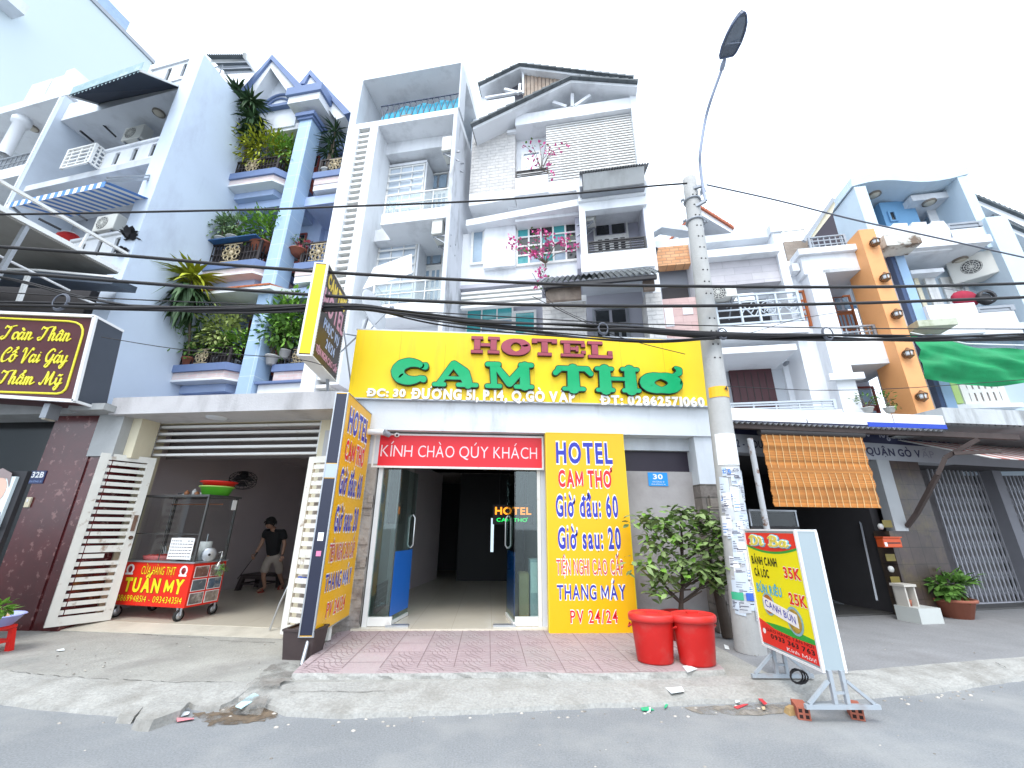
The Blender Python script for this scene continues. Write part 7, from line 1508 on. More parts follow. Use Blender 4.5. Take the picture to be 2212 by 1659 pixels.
for x,lab in((255,'low leafy plant on the orange column house ledge above the awning'),(390,'second small plant on the ledge above the awning, beside the orange column')):
 q=fG.at('c2',x,385,-.2);potted(fG.w(q[0],-.2,q[1]-.1),'bush',lab,.35,.25,90,'mid',.12,.12,group='plants along the awning ledge',L=.08,lw=.035)
# ------- pale blue house with the waving roof
fW=Fr(0,11.9,-13)
hw=thing('wavy_roof_house',fW.w(12,0,0),'pale blue house with a rippling roof edge and balconies above the green net','house')
PB2=mat('pale_blue_house_wall',(.52,.62,.7),.7,.07,1,stain=(.36,.42,.48),samt=.5,ssc=1,streak=.35,bump=.05);MIDB=mat('mid_blue_wall',(.16,.34,.55),.7,.08,1.5)
top=[fW.at('a5',x,y)for x,y in((375,330),(440,312),(500,300),(570,291),(640,288),(710,290),(780,295),(840,300),(900,303),(960,301),(1020,295),(1080,286),(1130,275),(1240,248))]
botm=[fW.at('a5',x,y)for x,y in((1255,297),(1120,333),(1030,349),(960,357),(900,359),(840,357),(780,352),(710,347),(640,346),(560,352),(500,362),(452,374),(385,392))]
MB().prism(fW,top+botm,0,3.6).build('wavy_roof',PB2,hw)
wl,wr=fW.u('a5',452,380),fW.u('a5',1250,330);fl2=zr(fW,'a5',770,892,1450,842)
MB().box(fW,top[0][0]+.02,wl+.12,.02,3.6,fl2,botm[-1][1]-.02).build('side_wall',PB2,hw);MB().box(fW,wr-.25,wr,.02,3.6,fl2,botm[0][1]-.05).build('side_wall',PB2,hw)
MB().box(fW,wl,wr-.25,3.0,3.2,fl2,botm[5][1]).build('rear_wall',MIDB,hw)
q=fW.rect('a5',590,535,895,660,.8);MB().box(fW,q[0],q[1],.8,2.99,fl2,q[3]+.1).build('stair_box',MIDB,hw);q=fW.rect('a5',650,585,718,648,.79);window(hw,fW,q,.8,1,1,MIDB,WDARK,.05)
q=fW.rect('a5',930,560,1050,660,1.0);MB().box(fW,q[0],q[1],.98,1.02,q[2],q[3]).build('light_panel',SIGNW,hw)
q=fW.rect('a5',820,460,1132,500,.45);MB().box(fW,q[0],q[1]+.1,.45,2.5,q[2]+.15,q[3]).build('inner_canopy',WHITE,hw)
for x,y,zz,lab in((550,450,None,'round ceiling lamp under the wavy roof at its left end'),(955,508,q[2]+.15,'round ceiling lamp under the small canopy below the wavy roof')):
 v=ray('a5',x,y);zz=zz or botm[8][1];ceiling_lamp(EYEV+v*((zz-EYE)/v.z),lab)
pp1=fW.z('a5',700,690,-.1)
A=[fW.at('a5',x,y,-.15)for x,y in((545,692),(690,688),(690,668),(795,664),(800,690),(828,690),(830,660),(935,655),(940,675),(975,672),(975,652),(1065,648),(1112,710),(1130,860),(770,892),(560,800))]
MB().prism(fW,A,-.15,.0).build('stepped_parapet',WHITE,hw)
MB().box(fW,fW.u('a5',640,880,-.3),fW.u('a5',1450,840,-.3),-.3,2.9,fl2-.02,fl2+.2).build('floor_slab',WHITE,hw)
q=fW.rect('a5',1112,715,1395,790,-.1);MB().box(fW,q[0]+.001,q[1],-.1,.05,fl2+.2,q[3]).build('parapet',WHITE2,hw);railing(hw,fW,q[0],q[1],q[3]+.05,fW.z('a5',1090,668,-.1),-.05,METALG,2,1,.03)
q=fW.rect('a5',600,770,900,860,-.6);MB().box(fW,q[0],q[1],-.7,-.15,q[2]+.15,q[3]).build('stained_ledge',mat('stained_ledge',(.6,.6,.56),.85,.2,3,stain=(.12,.07,.04),samt=.9,ssc=2.5,slo=.5,shi=.6),hw)
bcu0,bcu1=fW.u('a5',770,1100,-.1),fW.u('a5',840,1100,-.1)
MB().box(fW,bcu0,bcu1,-.1,.4,3.2,fl2-.021).build('blue_column',mat('sky_blue_wall',(.3,.46,.66),.7,.06,1),hw);MB().box(fW,bcu0-.1,bcu0-.001,-.08,.4,3.2,fl2-.021).build('column_edge',mat('dark_blue_edge',(.06,.1,.2),.7,.1),hw)
MB().box(fW,ou1+.02,bcu0-.101,.1,.5,3.2,fl2-.021).build('strip_wall',WHITE,hw)
for(x,y,x2,y2)in((655,985,715,1095),(705,1140,760,1260),(765,1310,815,1400)):
 q=fW.rect('a5',x,y,x2,y2,.08);q=(max(q[0],ou1+.04),min(q[1],bcu0-.12),q[2],q[3])
 if q[1]-q[0]>.1:window(hw,fW,q,.099,1,1,METALW,WDARK,.05)
b2t,b2b=zr(fW,'a5',895,1275,1300,1255,-.2),zr(fW,'a5',935,1392,1385,1420,-.2)
MB().box(fW,bcu1+.001,fW.u('a5',1310,1300,-.2),-.2,-.05,b2b-.3,b2t).build('balcony_front',WHITE,hw);q=fW.rect('a5',1315,1330,1659,1480,-.1);MB().box(fW,fW.u('a5',1310,1300,-.2)+.001,q[1],-.1,.1,q[2],q[3]).build('balcony_front',WHITE2,hw)
railing(hw,fW,fW.u('a5',1315,1300,-.1),q[1],q[3]+.02,fW.z('a5',1320,1285,-.1),-.05,METALG,2,1,.035)
MB().box(fW,bcu1,q[1]+.5,0,2.0,b2b-.2,b2b).build('floor_slab',WHITE2,hw)
MB().box(fW,bcu1-.1,wr+2,.9,1.1,3.2,fl2-.022).build('recess_wall',PB2,hw);rw=fW.u('a5',1440,850,0)
MB().box(fW,rw,rw+.5,-.1,3.6,3.2,fl2+.9).build('side_wall',PB2,hw)
BRN=mat('brown_shutter',(.14,.05,.04),.6,.15,4)
q=fW.rect('a5',830,1035,905,1250,.5);MB().box(fW,q[0],q[1]+.1,.5,.89,b2b,q[3]).build('cream_panel',CREAM,hw)
q=fW.rect('a5',905,1036,1035,1250,.6);window(hw,fW,(q[0]+.02,q[1],b2b+.3,q[3]),.6,2,2,METALW,BRN,.1)
q=fW.rect('a5',1055,1082,1262,1235,.85);window(hw,fW,(q[0],q[1],b2b+.3,q[3]),.88,5,3,METALW,BRN,.12)
q=fW.rect('a5',812,1000,1072,1022,.25);MB().box(fW,q[0],q[1],.25,.89,q[2],q[2]+.12).build('window_hood',WHITE,hw)
v=ray('a5',1185,935);ceiling_lamp(EYEV+v*((fl2-.022-EYE)/v.z),'round ceiling lamp above the balcony with brown shutters')
aircon(fW,fW.u('a5',1330,990,.3),.3,fW.z('a5',1330,1060,.3),'large pale air conditioner hung over the balcony with brown shutters',1.15,.75,.4,-38)
q=fW.at('a5',1220,1215,.1);p=fW.w(q[0],.1,q[1]-.25);t=thing('laundry_bundle',p,'dark red cloth drying over the balcony with brown shutters','laundry');MB().ball(p+Vector((0,0,.2)),.3,12,8,(1.3,.5,.8)).build('cloth',mat('dark_red_cloth',(.33,.02,.05),.85,.2,6,bump=.5,bsc=10),t);MB().tube([p+Vector((-.5,0,.5)),p+Vector((.5,0,.42))],.012,5).build('clothes_line',METALG,t)
q=fW.at('a5',1365,1225,.0);c_=fW.w(q[0],.0,q[1]);t=thing('extractor_fan',c_,'small round dark fan on the balcony wall beside the red cloth','fan');MB().lathe(c_,[(.2,0),(.2,.12),(.14,.13)],18,axis=-fW.n).build('ring',BLACKM,t);MB().lathe(c_,[(.001,.05),(.13,.06)],14,axis=-fW.n).build('blades',ACG,t)
q=fW.rect('a5',835,1405,1150,1460,-.6);MB().box(fW,q[0],q[1],-.75,-.2,q[2]+.1,q[3]).build('mossy_ledge',mat('mossy_ledge',(.5,.52,.42),.85,.2,3,stain=(.14,.17,.06),samt=.8,ssc=3),hw)
MB().box(fW,bcu1,rw+3,.5,.7,2.8,b2b-.21).build('lower_wall',PB2,hw)
q=fW.rect('c2',745,195,845,355,.45);MB().box(fW,q[0],q[1],.4,.499,q[2],q[3]).build('green_panel',mat('lime_panel',(.4,.55,.2),.6,.1),hw)
q=fW.rect('c2',830,200,1125,350,.45);window(hw,fW,q,.499,6,2,METALW,BRN,.14);MB().box(fW,q[0]-.6,q[1]+.15,.25,.499,q[2]-.16,q[2]-.05).build('window_sill',WHITE,hw)
t=thing('shade_net',fW.w(bcu1+2,-.9,3.5),'bright green shade net sagging over the balcony above the awnings','net')
NX,NZ=40,14;V=[];F_=[]
TL,TR,BR,BL=[fW.at('a5',*p,-.8)for p in((825,1478),(1760,1535),(1760,2060),(868,1730))]
tlr=fW.at('c2',1228,10,-.8);brr=fW.at('c2',1228,205,-.8);bmid=fW.at('c2',930,250,-.8);bl_=fW.at('c2',610,190,-.8)
for j in range(NZ+1):
 for i in range(NX+1):
  s,r_=i/NX,j/NZ;uT=TL[0]+(tlr[0]-TL[0])*s*1.25;zt_=TL[1]+(tlr[1]-TL[1])*s*1.25-.08*math.sin(math.pi*min(1,s*1.1))
  ub=bl_[0]+(brr[0]-bl_[0])*s*1.25;zb_=(bl_[1]*(1-s)**2+2*s*(1-s)*(bmid[1]-.15)+brr[1]*s*s)
  V.append(fW.w(uT+(ub-uT)*r_,-.75-.15*math.sin(math.pi*r_)+.05*math.sin(r_*13+3*math.sin(s*5))+.025*math.sin(r_*25-s*9)+.03*math.sin(s*17+r_*3),zt_+(zb_-zt_)*r_))
F_=[(j*(NX+1)+i,j*(NX+1)+i+1,(j+1)*(NX+1)+i+1,(j+1)*(NX+1)+i)for j in range(NZ)for i in range(NX)]
MB().add(V,F_,True).build('net',mat('green_net',(.004,.25,.085),.6,.25,3,bump=.3,bsc=60),t)
mb=MB();mb.tube([fW.w(TL[0],-.78,TL[1]+.02),fW.w((TL[0]+tlr[0])/2,-.78,(TL[1]+tlr[1])/2-.08),fW.w(tlr[0]+.6,-.78,tlr[1]+.02)],.015,5);mb.build('hem_rope',SIGNW,t)
fI=Fr(0,13.4,-13);t=thing('yellow_house',fI.w(14,0,0),'pale yellow house with sloping grey tiled eaves at the right edge','house')
for(P,nm)in((((1275,478),(1660,640),(1900,740),(1900,800),(1660,690),(1290,510)),'eave'),(((1420,640),(1660,735),(1900,840),(1900,880),(1660,770),(1430,665)),'lower_eave')):
 A=[fI.at('a5',*p,-.8)for p in P];MB().prism(fI,A,-.8,3).build(nm,WHITE,t);mb=MB()
 for i in range(16):a,b=Vector(A[0]).lerp(Vector(A[2]),i/16),Vector(A[0]).lerp(Vector(A[2]),(i+.95)/16);mb.prism(fI,[tuple(a),tuple(b),(b.x,b.y+.06),(a.x,a.y+.12)],-.9-.002*(i%3),3)
 mb.build('roof_tiles',TILEROOF,t)
MB().box(fI,fI.u('a5',1290,560),30,0,4,2,fI.z('a5',1500,700)).build('wall',mat('pale_yellow_wall',(.7,.64,.42),.7,.07,1),t);MB().box(fI,fI.u('a5',1570,1040),30,-.3,-.001,2,fI.z('a5',1580,1010,-.3)).build('blue_wall',MIDB,t)
# ------- shaded shopfronts on the right
fR=Fr(5.8,7.75,10)
rs=thing('noodle_shop',fR.w(0,0,0),'dark open shopfront under corrugated awnings with painted address bands','building')
sq=fR.rect('c2',225,595,757,548);wq=fR.rect('c2',230,700,765,602);rl_=fR.u('o',1590,1000,0)
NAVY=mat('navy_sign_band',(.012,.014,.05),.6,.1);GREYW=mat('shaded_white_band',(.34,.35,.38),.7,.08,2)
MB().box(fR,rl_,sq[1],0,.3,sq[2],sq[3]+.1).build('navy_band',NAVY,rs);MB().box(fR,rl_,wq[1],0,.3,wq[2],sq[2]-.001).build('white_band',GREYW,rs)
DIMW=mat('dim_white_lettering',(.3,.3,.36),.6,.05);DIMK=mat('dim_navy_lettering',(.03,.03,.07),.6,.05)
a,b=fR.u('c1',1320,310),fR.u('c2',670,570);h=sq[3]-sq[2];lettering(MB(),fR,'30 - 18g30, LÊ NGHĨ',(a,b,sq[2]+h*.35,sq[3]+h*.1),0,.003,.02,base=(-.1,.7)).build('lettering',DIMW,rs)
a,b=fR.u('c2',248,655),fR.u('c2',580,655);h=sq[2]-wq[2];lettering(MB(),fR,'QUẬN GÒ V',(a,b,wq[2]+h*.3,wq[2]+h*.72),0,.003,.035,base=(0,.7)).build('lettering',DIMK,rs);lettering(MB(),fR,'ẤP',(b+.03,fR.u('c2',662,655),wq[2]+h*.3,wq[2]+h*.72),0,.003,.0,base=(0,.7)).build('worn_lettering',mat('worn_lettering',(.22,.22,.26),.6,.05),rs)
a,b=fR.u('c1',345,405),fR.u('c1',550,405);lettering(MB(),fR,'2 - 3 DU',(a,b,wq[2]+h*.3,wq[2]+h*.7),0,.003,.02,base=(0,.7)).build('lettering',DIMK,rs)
BRT=mat('dark_brown_tile',(.055,.04,.035),.35,.3,4,stain=(.12,.09,.04),samt=.7,ssc=3,brick=(.3,.3,.008,(.07,.05,.045),(.03,.025,.02),fR.ang,0))
p0_,p1_=fR.u('c2',330,900),fR.u('c2',450,900);pl=[fR.at('c2',*p)for p in((330,757),(407,757),(492,1148),(412,1152))]
MB().box(fR,(pl[0][0]+pl[3][0])/2,(pl[1][0]+pl[2][0])/2,-.02,.15,pl[2][1],wq[2]-.001).build('tile_strip',mat('grey_tile_strip',(.36,.37,.38),.4,.08,2),rs)
dl=fR.u('c2',300,1500);MB().box(fR,(pl[0][0]+pl[3][0])/2-.15,fR.u('c2',640,1300,.3),.0+.001,.3,0,pl[2][1]-.001).build('tiled_wall',BRT,rs);MB().box(fR,(pl[1][0]+pl[2][0])/2+.001,fR.u('c2',640,1300,.3),.001,.3,pl[2][1],wq[2]-.001).build('tiled_wall',BRT,rs)
mb=MB()
for(x,y)in((375,1100),(395,1310),(425,1450),(460,1530),(470,1620)):q=fR.rect('c2',x-20,y+25,x+25,y-20,-.003);mb.box(fR,q[0],q[1],-.006,0,q[2],q[3])
mb.build('mustard_tiles',mat('mustard_tile',(.16,.12,.015),.4,.2,4),rs)
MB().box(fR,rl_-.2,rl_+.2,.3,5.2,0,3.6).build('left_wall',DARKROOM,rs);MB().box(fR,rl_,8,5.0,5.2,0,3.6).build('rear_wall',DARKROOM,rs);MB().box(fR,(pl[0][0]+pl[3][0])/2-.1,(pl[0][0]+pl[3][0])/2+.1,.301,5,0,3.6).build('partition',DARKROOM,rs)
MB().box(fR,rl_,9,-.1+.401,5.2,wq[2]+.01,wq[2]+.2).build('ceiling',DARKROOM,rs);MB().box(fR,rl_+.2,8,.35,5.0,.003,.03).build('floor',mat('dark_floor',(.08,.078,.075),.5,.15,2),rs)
mb=MB();a,b=fR.at('c1',1285,880,.6),fR.at('c1',1430,1560,.2);mb.bar(fR.w(a[0],.6,a[1]),fR.w(b[0],.2,max(.03,b[1])),.03);mb.build('cable_conduit',METALG,rs)
gz1=fR.z('c2',900,765,.8);gu=[fR.u('c2',760,1200,.8),fR.u('c2',1090,1200,.8),fR.u('c2',1150,1200,.8)]
FG=mat('folding_gate_grey',(.4,.4,.43),.5,.1,5,metal=.3)
MB().box(fR,fR.u('c2',640,1300,.3)+.001,14,.95,1.1,0,gz1+.9).build('shutter_backing',mat('dark_shutter',(.13,.12,.125),.7,.15,3),rs)
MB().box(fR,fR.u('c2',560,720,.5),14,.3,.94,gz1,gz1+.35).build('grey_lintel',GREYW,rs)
MB().box(fR,gu[1]+.02,gu[2],.55,.9,0,gz1-.001).build('gate_pier',mat('grey_pier',(.2,.2,.22),.8,.1),rs)
def folding(ua,ub,lab):
 t=thing('folding_gate',fR.w((ua+ub)/2,.8,0),lab,'gate','grey folding lattice gates');n=max(5,int((ub-ua)/.13));mb,m2=MB(),MB();st=(ub-ua)/n
 for i in range(n+1):mb.box(fR,ua+st*i-.014,ua+st*i+.014,.78,.81,.06,gz1-.03)
 m=int((gz1-.1)/.32)
 for i in range(n):
  for j in range(m):
   z=.08+.32*j;m2.bar(fR.w(ua+st*i,.80,z),fR.w(ua+st*(i+1),.80,z+.32),.014,.005);m2.bar(fR.w(ua+st*i,.79,z+.32),fR.w(ua+st*(i+1),.79,z),.014,.005)
 mb.build('uprights',FG,t);m2.build('lattice',FG,t);b_=MB();b_.box(fR,ua,ub,.77,.82,.02,.055);b_.box(fR,ua,ub,.77,.82,gz1-.029,gz1-.002);b_.build('rail',FG,t)
folding(gu[0],gu[1],'grey folding lattice gate left of the pier at the right shopfront');folding(gu[2]+.02,gu[2]+2.6,'grey folding lattice gate right of the pier, cut by the picture edge')
q=fR.rect('c2',357,1250,452,1190,-.12);t=thing('mailbox',fR.w(q[0],-.06,q[2]),'orange red mailbox on the dark tiled wall','mailbox');bevel(MB().box(fR,q[0],q[1],-.14,-.002,q[2],q[3]).build('case',mat('orange_red_box',(.55,.08,.02),.5,.1),t),.012);MB().box(fR,q[0]+.04,q[1]-.04,-.146,-.14,q[3]-.1,q[3]-.08).build('slot',SIGNK,t);MB().box(fR,q[0]-.01,q[1]+.01,-.16,.0-.002,q[3]+.001,q[3]+.02).build('lid',mat('orange_red_box',(.55,.08,.02)),t);MB().box(fR,q[0]+.01,q[0]+.07,-.147,-.1405,q[2]+.02,q[2]+.09).build('white_tag',SIGNW,t)
for i,(x,y,lab)in enumerate(((338,1120,'small white round cap on the dark tiled wall above the mailbox'),(403,1385,'small white round cap on the dark tiled wall below the mailbox'))):
 q=fR.at('c2',x,y,-.02);tag(MB().lathe(fR.w(q[0],-.001,q[1]),[(.055,0),(.055,.03),(.001,.04)],14,axis=-fR.n).build('socket',POTW),lab,'socket')
p=fR.w(fR.u('c2',630,1600,-.45),-.45,0);f=Fr(p.x,p.y,8);t=thing('altar_box',p,'white tiled block with a small open shrine standing on it by the dark wall','shrine');MB().box(f,-.24,.24,0,.4,0,.24).build('block',mat('white_tile_block',(.5,.52,.5),.4,.06),t);mb=MB()
for u in(-.22,-.02):mb.box(f,u,u+.03,.15,.36,.241,.56)
mb.box(f,-.24,.03,.13,.38,.56,.6);mb.box(f,-.22,.01,.34,.36,.241,.559);mb.build('shrine_frame',mat('pale_shrine',(.5,.47,.42),.6,.1),t);MB().lathe(f.w(-.1,.25,.241),[(.001,0),(.05,0),(.06,.1),(.001,.1)],12).build('incense_pot',TERRA,t)
p=fR.w(fR.u('c2',790,1600,-.1),-.1,0);potted(p,'bush','low leafy plant in a wide brown pot before the folding gate',.38,.46,420,'mid',.32,.32,TERRA,group=None,L=.16,lw=.08)
p=G('c1',1120,1520,.03)+Vector((0,.5,0));f=Fr(p.x,p.y,35);t=thing('motor_scooter',p,'dark motor scooter parked in the shadow of the shop','scooter');BK_=mat('scooter_black',(.015,.015,.017),.3,.1)
for u in(-.6,.6):w_=MB().lathe(f.w(u,0,.26),[(.18,-.05),(.26,-.04),(.26,.04),(.18,.05)],20,axis=f.n).build('wheel',RUBBER,t);MB().lathe(f.w(u,0,.26),[(.001,-.03),(.18,-.045),(.18,.045),(.001,.03)],14,axis=f.n).build('rim',METALG,w_)
MB().prism(f,[(-.75,.45),(-.3,.32),(.2,.3),(.38,.5),(.45,.95),(.36,.98),(.22,.5),(-.1,.48),(-.25,.72),(-.85,.75)],-.13,.13).build('body',BK_,t);bevel(MB().box(f,-.8,-.15,-.14,.14,.73,.83).build('seat',RUBBER,t),.03);MB().tube([f.w(.42,-.32,1.02),f.w(.42,-.1,1.06),f.w(.42,.1,1.06),f.w(.42,.32,1.02)],.018,8).build('handlebar',BLACKM,t);MB().tube([f.w(.6,0,.26),f.w(.42,0,1.0)],.03,8).build('fork',METALG,t);MB().ball(f.w(.49,0,.88),.08,12,8,(.7,1,.9)).build('headlight',mat('headlamp',(.5,.5,.52),.15,.05),t)
p=G('c1',1150,1600,.0);f=Fr(p.x,p.y,14);t=thing('steel_ramp',p,'worn grey steel ramp at the threshold of the dark shop','ramp');MB().hexa([f.w(-.75,-.05,.004),f.w(.75,-.05,.004),f.w(.75,.7,.004),f.w(-.75,.7,.004),f.w(-.75,-.05,.02),f.w(.75,-.05,.02),f.w(.75,.7,.16),f.w(-.75,.7,.16)]).build('plate',mat('worn_steel_plate',(.2,.2,.2),.5,.2,4,metal=.4),t);mb=MB();[mb.bar(f.w(s,-.05,.028),f.w(s,.7,.168),.03)for s in(-.6,-.3,0,.3,.6)];mb.build('grip_bar',METALG,t)
q=fR.rect('c1',450,980,800,870,.25);t=thing('glass_cabinet',fR.w(q[0],.3,0),'dark glass topped cabinet behind the food sign','cabinet');mb=MB();mb.box(fR,q[0],q[1],.25,.8,.0,q[2]);mb.build('base',DARKROOM,t);mb=MB()
for u in(q[0],q[1]-.03):mb.box(fR,u,u+.03,.25,.28,q[2]+.001,q[3])
mb.box(fR,q[0],q[1],.24,.8,q[3]+.001,q[3]+.03);mb.build('frame',STEEL,t);MB().box(fR,q[0]+.03,q[1]-.03,.26,.265,q[2]+.001,q[3]).build('pane',glass('case_glass'),t)
fX=Fr(0,6.75,2.5)
vz1,vzm,vz0=zr(fX,'c1',290,95,1600,85),zr(fX,'c1',300,192,1650,175),zr(fX,'c2',100,500,720,498)
va,vb=fX.u('c1',290,140),fX.u('c2',712,430)
t=thing('corrugated_awning',fX.w((va+vb)/2,0,vz0),'long corrugated awning with white and blue sheet valance over the dark shop','awning')
a,b=fX.w(va,0,vzm-.05),fX.w(vb,0,vzm-.08)
mb=MB();corrug(mb,a,b,a+fX.n*2.0+Vector((0,0,.35)),b+fX.n*2.2+Vector((0,0,.35)),40,.022);mb.build('zinc_sheet',AWN,t)
mb=MB();W=vb-va
for s0,s1 in((0,.34),(.343,.75),(.753,1)):mb.box(fX,va+W*s0,va+W*s1-.01,-.03,-.02,vzm,vz1)
mb.build('white_valance',SIGNW,t);mb=MB()
mb.box(fX,va+W*.62,vb-.005,-.04,-.031,vz0-.02,vzm+.05);mb.build('blue_valance',mat('valance_blue',(.01,.05,.42),.5,.08),t)
MB().bar(fX.w(va,.1,vz0-.05),fX.w(vb+1.6,.1,vz0-.1),.09,.1).build('front_beam',mat('rusty_beam',(.07,.05,.045),.7,.25,5),t)
ca_,cb_=fX.at('c2',715,398),fX.at('c2',1228,388);c0z=zr(fX,'c2',725,492,1228,480)
MB().box(fX,vb+.005,vb+5,-.05,2.6,c0z,(ca_[1]+cb_[1])/2).build('concrete_canopy',mat('streaked_canopy',(.5,.52,.53),.85,.1,2,stain=(.14,.14,.14),samt=.8,ssc=2.2,streak=.25,bump=.2,slo=.48,shi=.66),rs)
mb=MB();a=fX.w(vb,-.02,c0z-.03);corrug(mb,a,a+fX.e*4.5,a+fX.n*1.6+Vector((0,0,-.05)),a+fX.e*4.5+fX.n*1.6+Vector((0,0,-.05)),34,.022);mb.build('zinc_sheet',AWN,t)
P=[fX.moved(.12).at('c1',*p)for p in((525,272),(1310,288),(1470,860),(632,808))];fb=fX.moved(.12)
t=thing('bamboo_blind',fb.w(P[0][0],0,P[3][1]),'orange brown bamboo roll blind hanging below the awning','blind');bu0,bu1=(P[0][0]+P[3][0])/2,(P[1][0]+P[2][0])/2;bz1,bz0=(P[0][1]+P[1][1])/2,(P[2][1]+P[3][1])/2
mb=MB();n=70
for i in range(n):
 z=bz0+(bz1-bz0)*i/n;s=.012*math.sin(i*.5)+.01*math.sin(i*.17);mb.box(fb,bu0+rnd.uniform(-.008,.008),bu1+rnd.uniform(-.008,.008),s,s+.01,z,z+(bz1-bz0)/n*.9)
mb.build('slats',mat('bamboo_orange',(.5,.2,.045),.6,.1,2,island=.28,stain=(.32,.12,.03),samt=.5,ssc=1.5),t);mb=MB()
for i in range(15):u=bu0+.08+(bu1-bu0-.14)*(i/14)**1.0;mb.tube([fb.w(u+.006*math.sin(j*2.1+i),-.016-.012*math.sin(j),bz0+(bz1-bz0)*j/8)for j in range(9)],.006,4)
mb.build('cords',mat('blind_cord',(.7,.5,.25),.7,.05),t);MB().tube([fb.w(bu0-.03,.0,bz1+.05),fb.w(bu1+.03,0,bz1+.05)],.06,10).build('roller',mat('dark_roller',(.05,.045,.045),.6,.2),t)
a=VY('c1',440,300,6.6);b=VY('c1',565,985,6.6);tag(MB().tube([Vector((b.x+.02,6.6,0)),Vector((a.x,6.6,a.z))],.045,10).build('awning_post',mat('rusty_white_post',(.42,.43,.45),.6,.15,4,stain=(.14,.06,.03),samt=.9,ssc=5,slo=.54,shi=.6)),'rust flecked pale steel post holding up the left end of the awning','post')
pts=[fR.w(*(lambda q,d:(q[0],d,q[1]))(fR.at('c2',x,y,d),d))for x,y,d in((500,1120,-.03),(560,1040,-.25),(690,800,-.8),(740,690,-.95),(945,575,-1.4))]
mb=MB();[mb.bar(x,y,.07)for x,y in zip(pts,pts[1:])];q=fR.at('c2',790,665,-1.1);r_=fR.at('c2',1085,650,-1.5);mb.bar(fR.w(q[0],-1.1,q[1]),fR.w(r_[0],-1.5,r_[1]),.06);tag(mb.build('awning_strut',mat('rusty_beam',(.07,.05,.045))),'rusty cranked iron strut bracing the awnings against the dark wall','strut')
t=thing('striped_awning',fR.w(7,-1,2.6),'faded red and white striped awning at the right edge','awning');A=fR.at('c2',775,590,-.2);zlo=fR.z('c2',1000,690,-1.3);ul=fR.u('c2',790,640,-.9)
m1,m2=MB(),MB()
for i in range(24):
 u=ul+.22*i;a,b,c_,d_=fR.w(u,.2,A[1]+.1),fR.w(u+.219,.2,A[1]+.1),fR.w(u+.419,-1.3,zlo),fR.w(u+.2,-1.3,zlo);(m1 if i%2 else m2).slab([d_,c_,b,a],.012)
m1.build('red_stripes',mat('faded_red',(.4,.14,.12),.8,.15,2),t);m2.build('white_stripes',mat('faded_white',(.6,.58,.55),.8,.12,2),t)
# ------- concrete pole and street lamp
pb_=G('o',1622,1408,0);PYp=pb_.y;ptop=VY('o',1489,388,PYp)
pole=thing('concrete_pole',pb_,'tapering concrete utility pole plastered with torn flyers','utility pole')
CP=mat('pole_concrete',(.42,.42,.41),.85,.1,3,stain=(.24,.23,.22),samt=.5,ssc=2,streak=.3,bump=.3)
hP=ptop.z
def pc(z):return pb_.lerp(ptop,z/hP)
def pr_(z):return .19+(.12-.19)*z/hP
N_=14;MB().tube([pc(hP*i/N_)for i in range(N_+1)]+[pc(hP)+Vector((0,0,.05))],[pr_(hP*i/N_)for i in range(N_+1)]+[.07],20).build('shaft',CP,pole)
mb=MB()
for i in range(15):
 z=hP*(.52+.45*i/15)
 for s in(-.3,.25):c_=pc(z);rr=pr_(z);a=R(-90)+s;mb.lathe(c_+Vector((math.cos(a)*rr*.99,math.sin(a)*rr*.99,0)),[(.014,0),(.014,.006),(.001,.006)],8,axis=Vector((math.cos(a),math.sin(a),0)))
mb.build('climbing_holes',SIGNK,pole)
def wrap(mb,z0,z1,a0,a1,off=.004,n=8,sk=0):
 A=[(R(a0+(a1-a0)*i/n))for i in range(n+1)];V=[]
 for z in(z0,z1):
  for i,a in enumerate(A):c_=pc(z+sk*i/n);rr=pr_(z)+off;V.append(c_+Vector((math.cos(a)*rr,math.sin(a)*rr,0)))
 mb.add(V,[(i,i+1,n+2+i,n+1+i)for i in range(n)])
def wz(k,x,y):return VY(k,x,y,PYp-.18).z
PAP=[mat('flyer_white',(.72,.73,.76),.7,.06,6),mat('flyer_grey',(.5,.52,.55),.75,.15,6),mat('flyer_blue_white',(.55,.62,.7),.7,.15,5)]
mb=MB();wrap(mb,wz('c1',280,500),wz('c1',250,255),-160,-20,.005);mb.build('white_plate',mat('pole_white_panel',(.75,.76,.76),.5,.03),pole)
INK=mat('flyer_ink',(.12,.12,.16),.7,.2);BLI=mat('flyer_blue_ink',(.05,.2,.55),.6,.1)
zlo,zhi=.35,wz('c1',290,520)
for i in range(96):
 z=rnd.uniform(zlo,zhi-.1);a=rnd.uniform(-178,-20);h=rnd.uniform(.1,.28);w_=rnd.uniform(20,48);o_=.004+.0001*i;g_,k_=MB(),MB()
 wrap(g_,z,min(zhi,z+h),a,a+w_,o_,5,rnd.uniform(-.03,.03))
 for k in range(rnd.randint(2,5)):zz=z+h*(.15+.7*k/5);wrap(k_,zz,zz+rnd.uniform(.005,.014),a+2,a+2+rnd.uniform(.3,.85)*w_,o_+.0015,4)
 k_.build('flyer_print',BLI if i%6==0 else INK,g_.build('flyer',PAP[i%3],pole))
mb=MB();wrap(mb,wz('c1',410,1560),wz('c1',410,1500),-165,-120,.02);mb.build('green_sticker',mat('sticker_green',(.05,.4,.22),.6,.1),pole);mb=MB();wrap(mb,wz('c1',460,1560),wz('c1',460,1500),-112,-55,.02);mb.build('blue_sticker',mat('sticker_blue',(.04,.12,.5),.6,.1),pole)
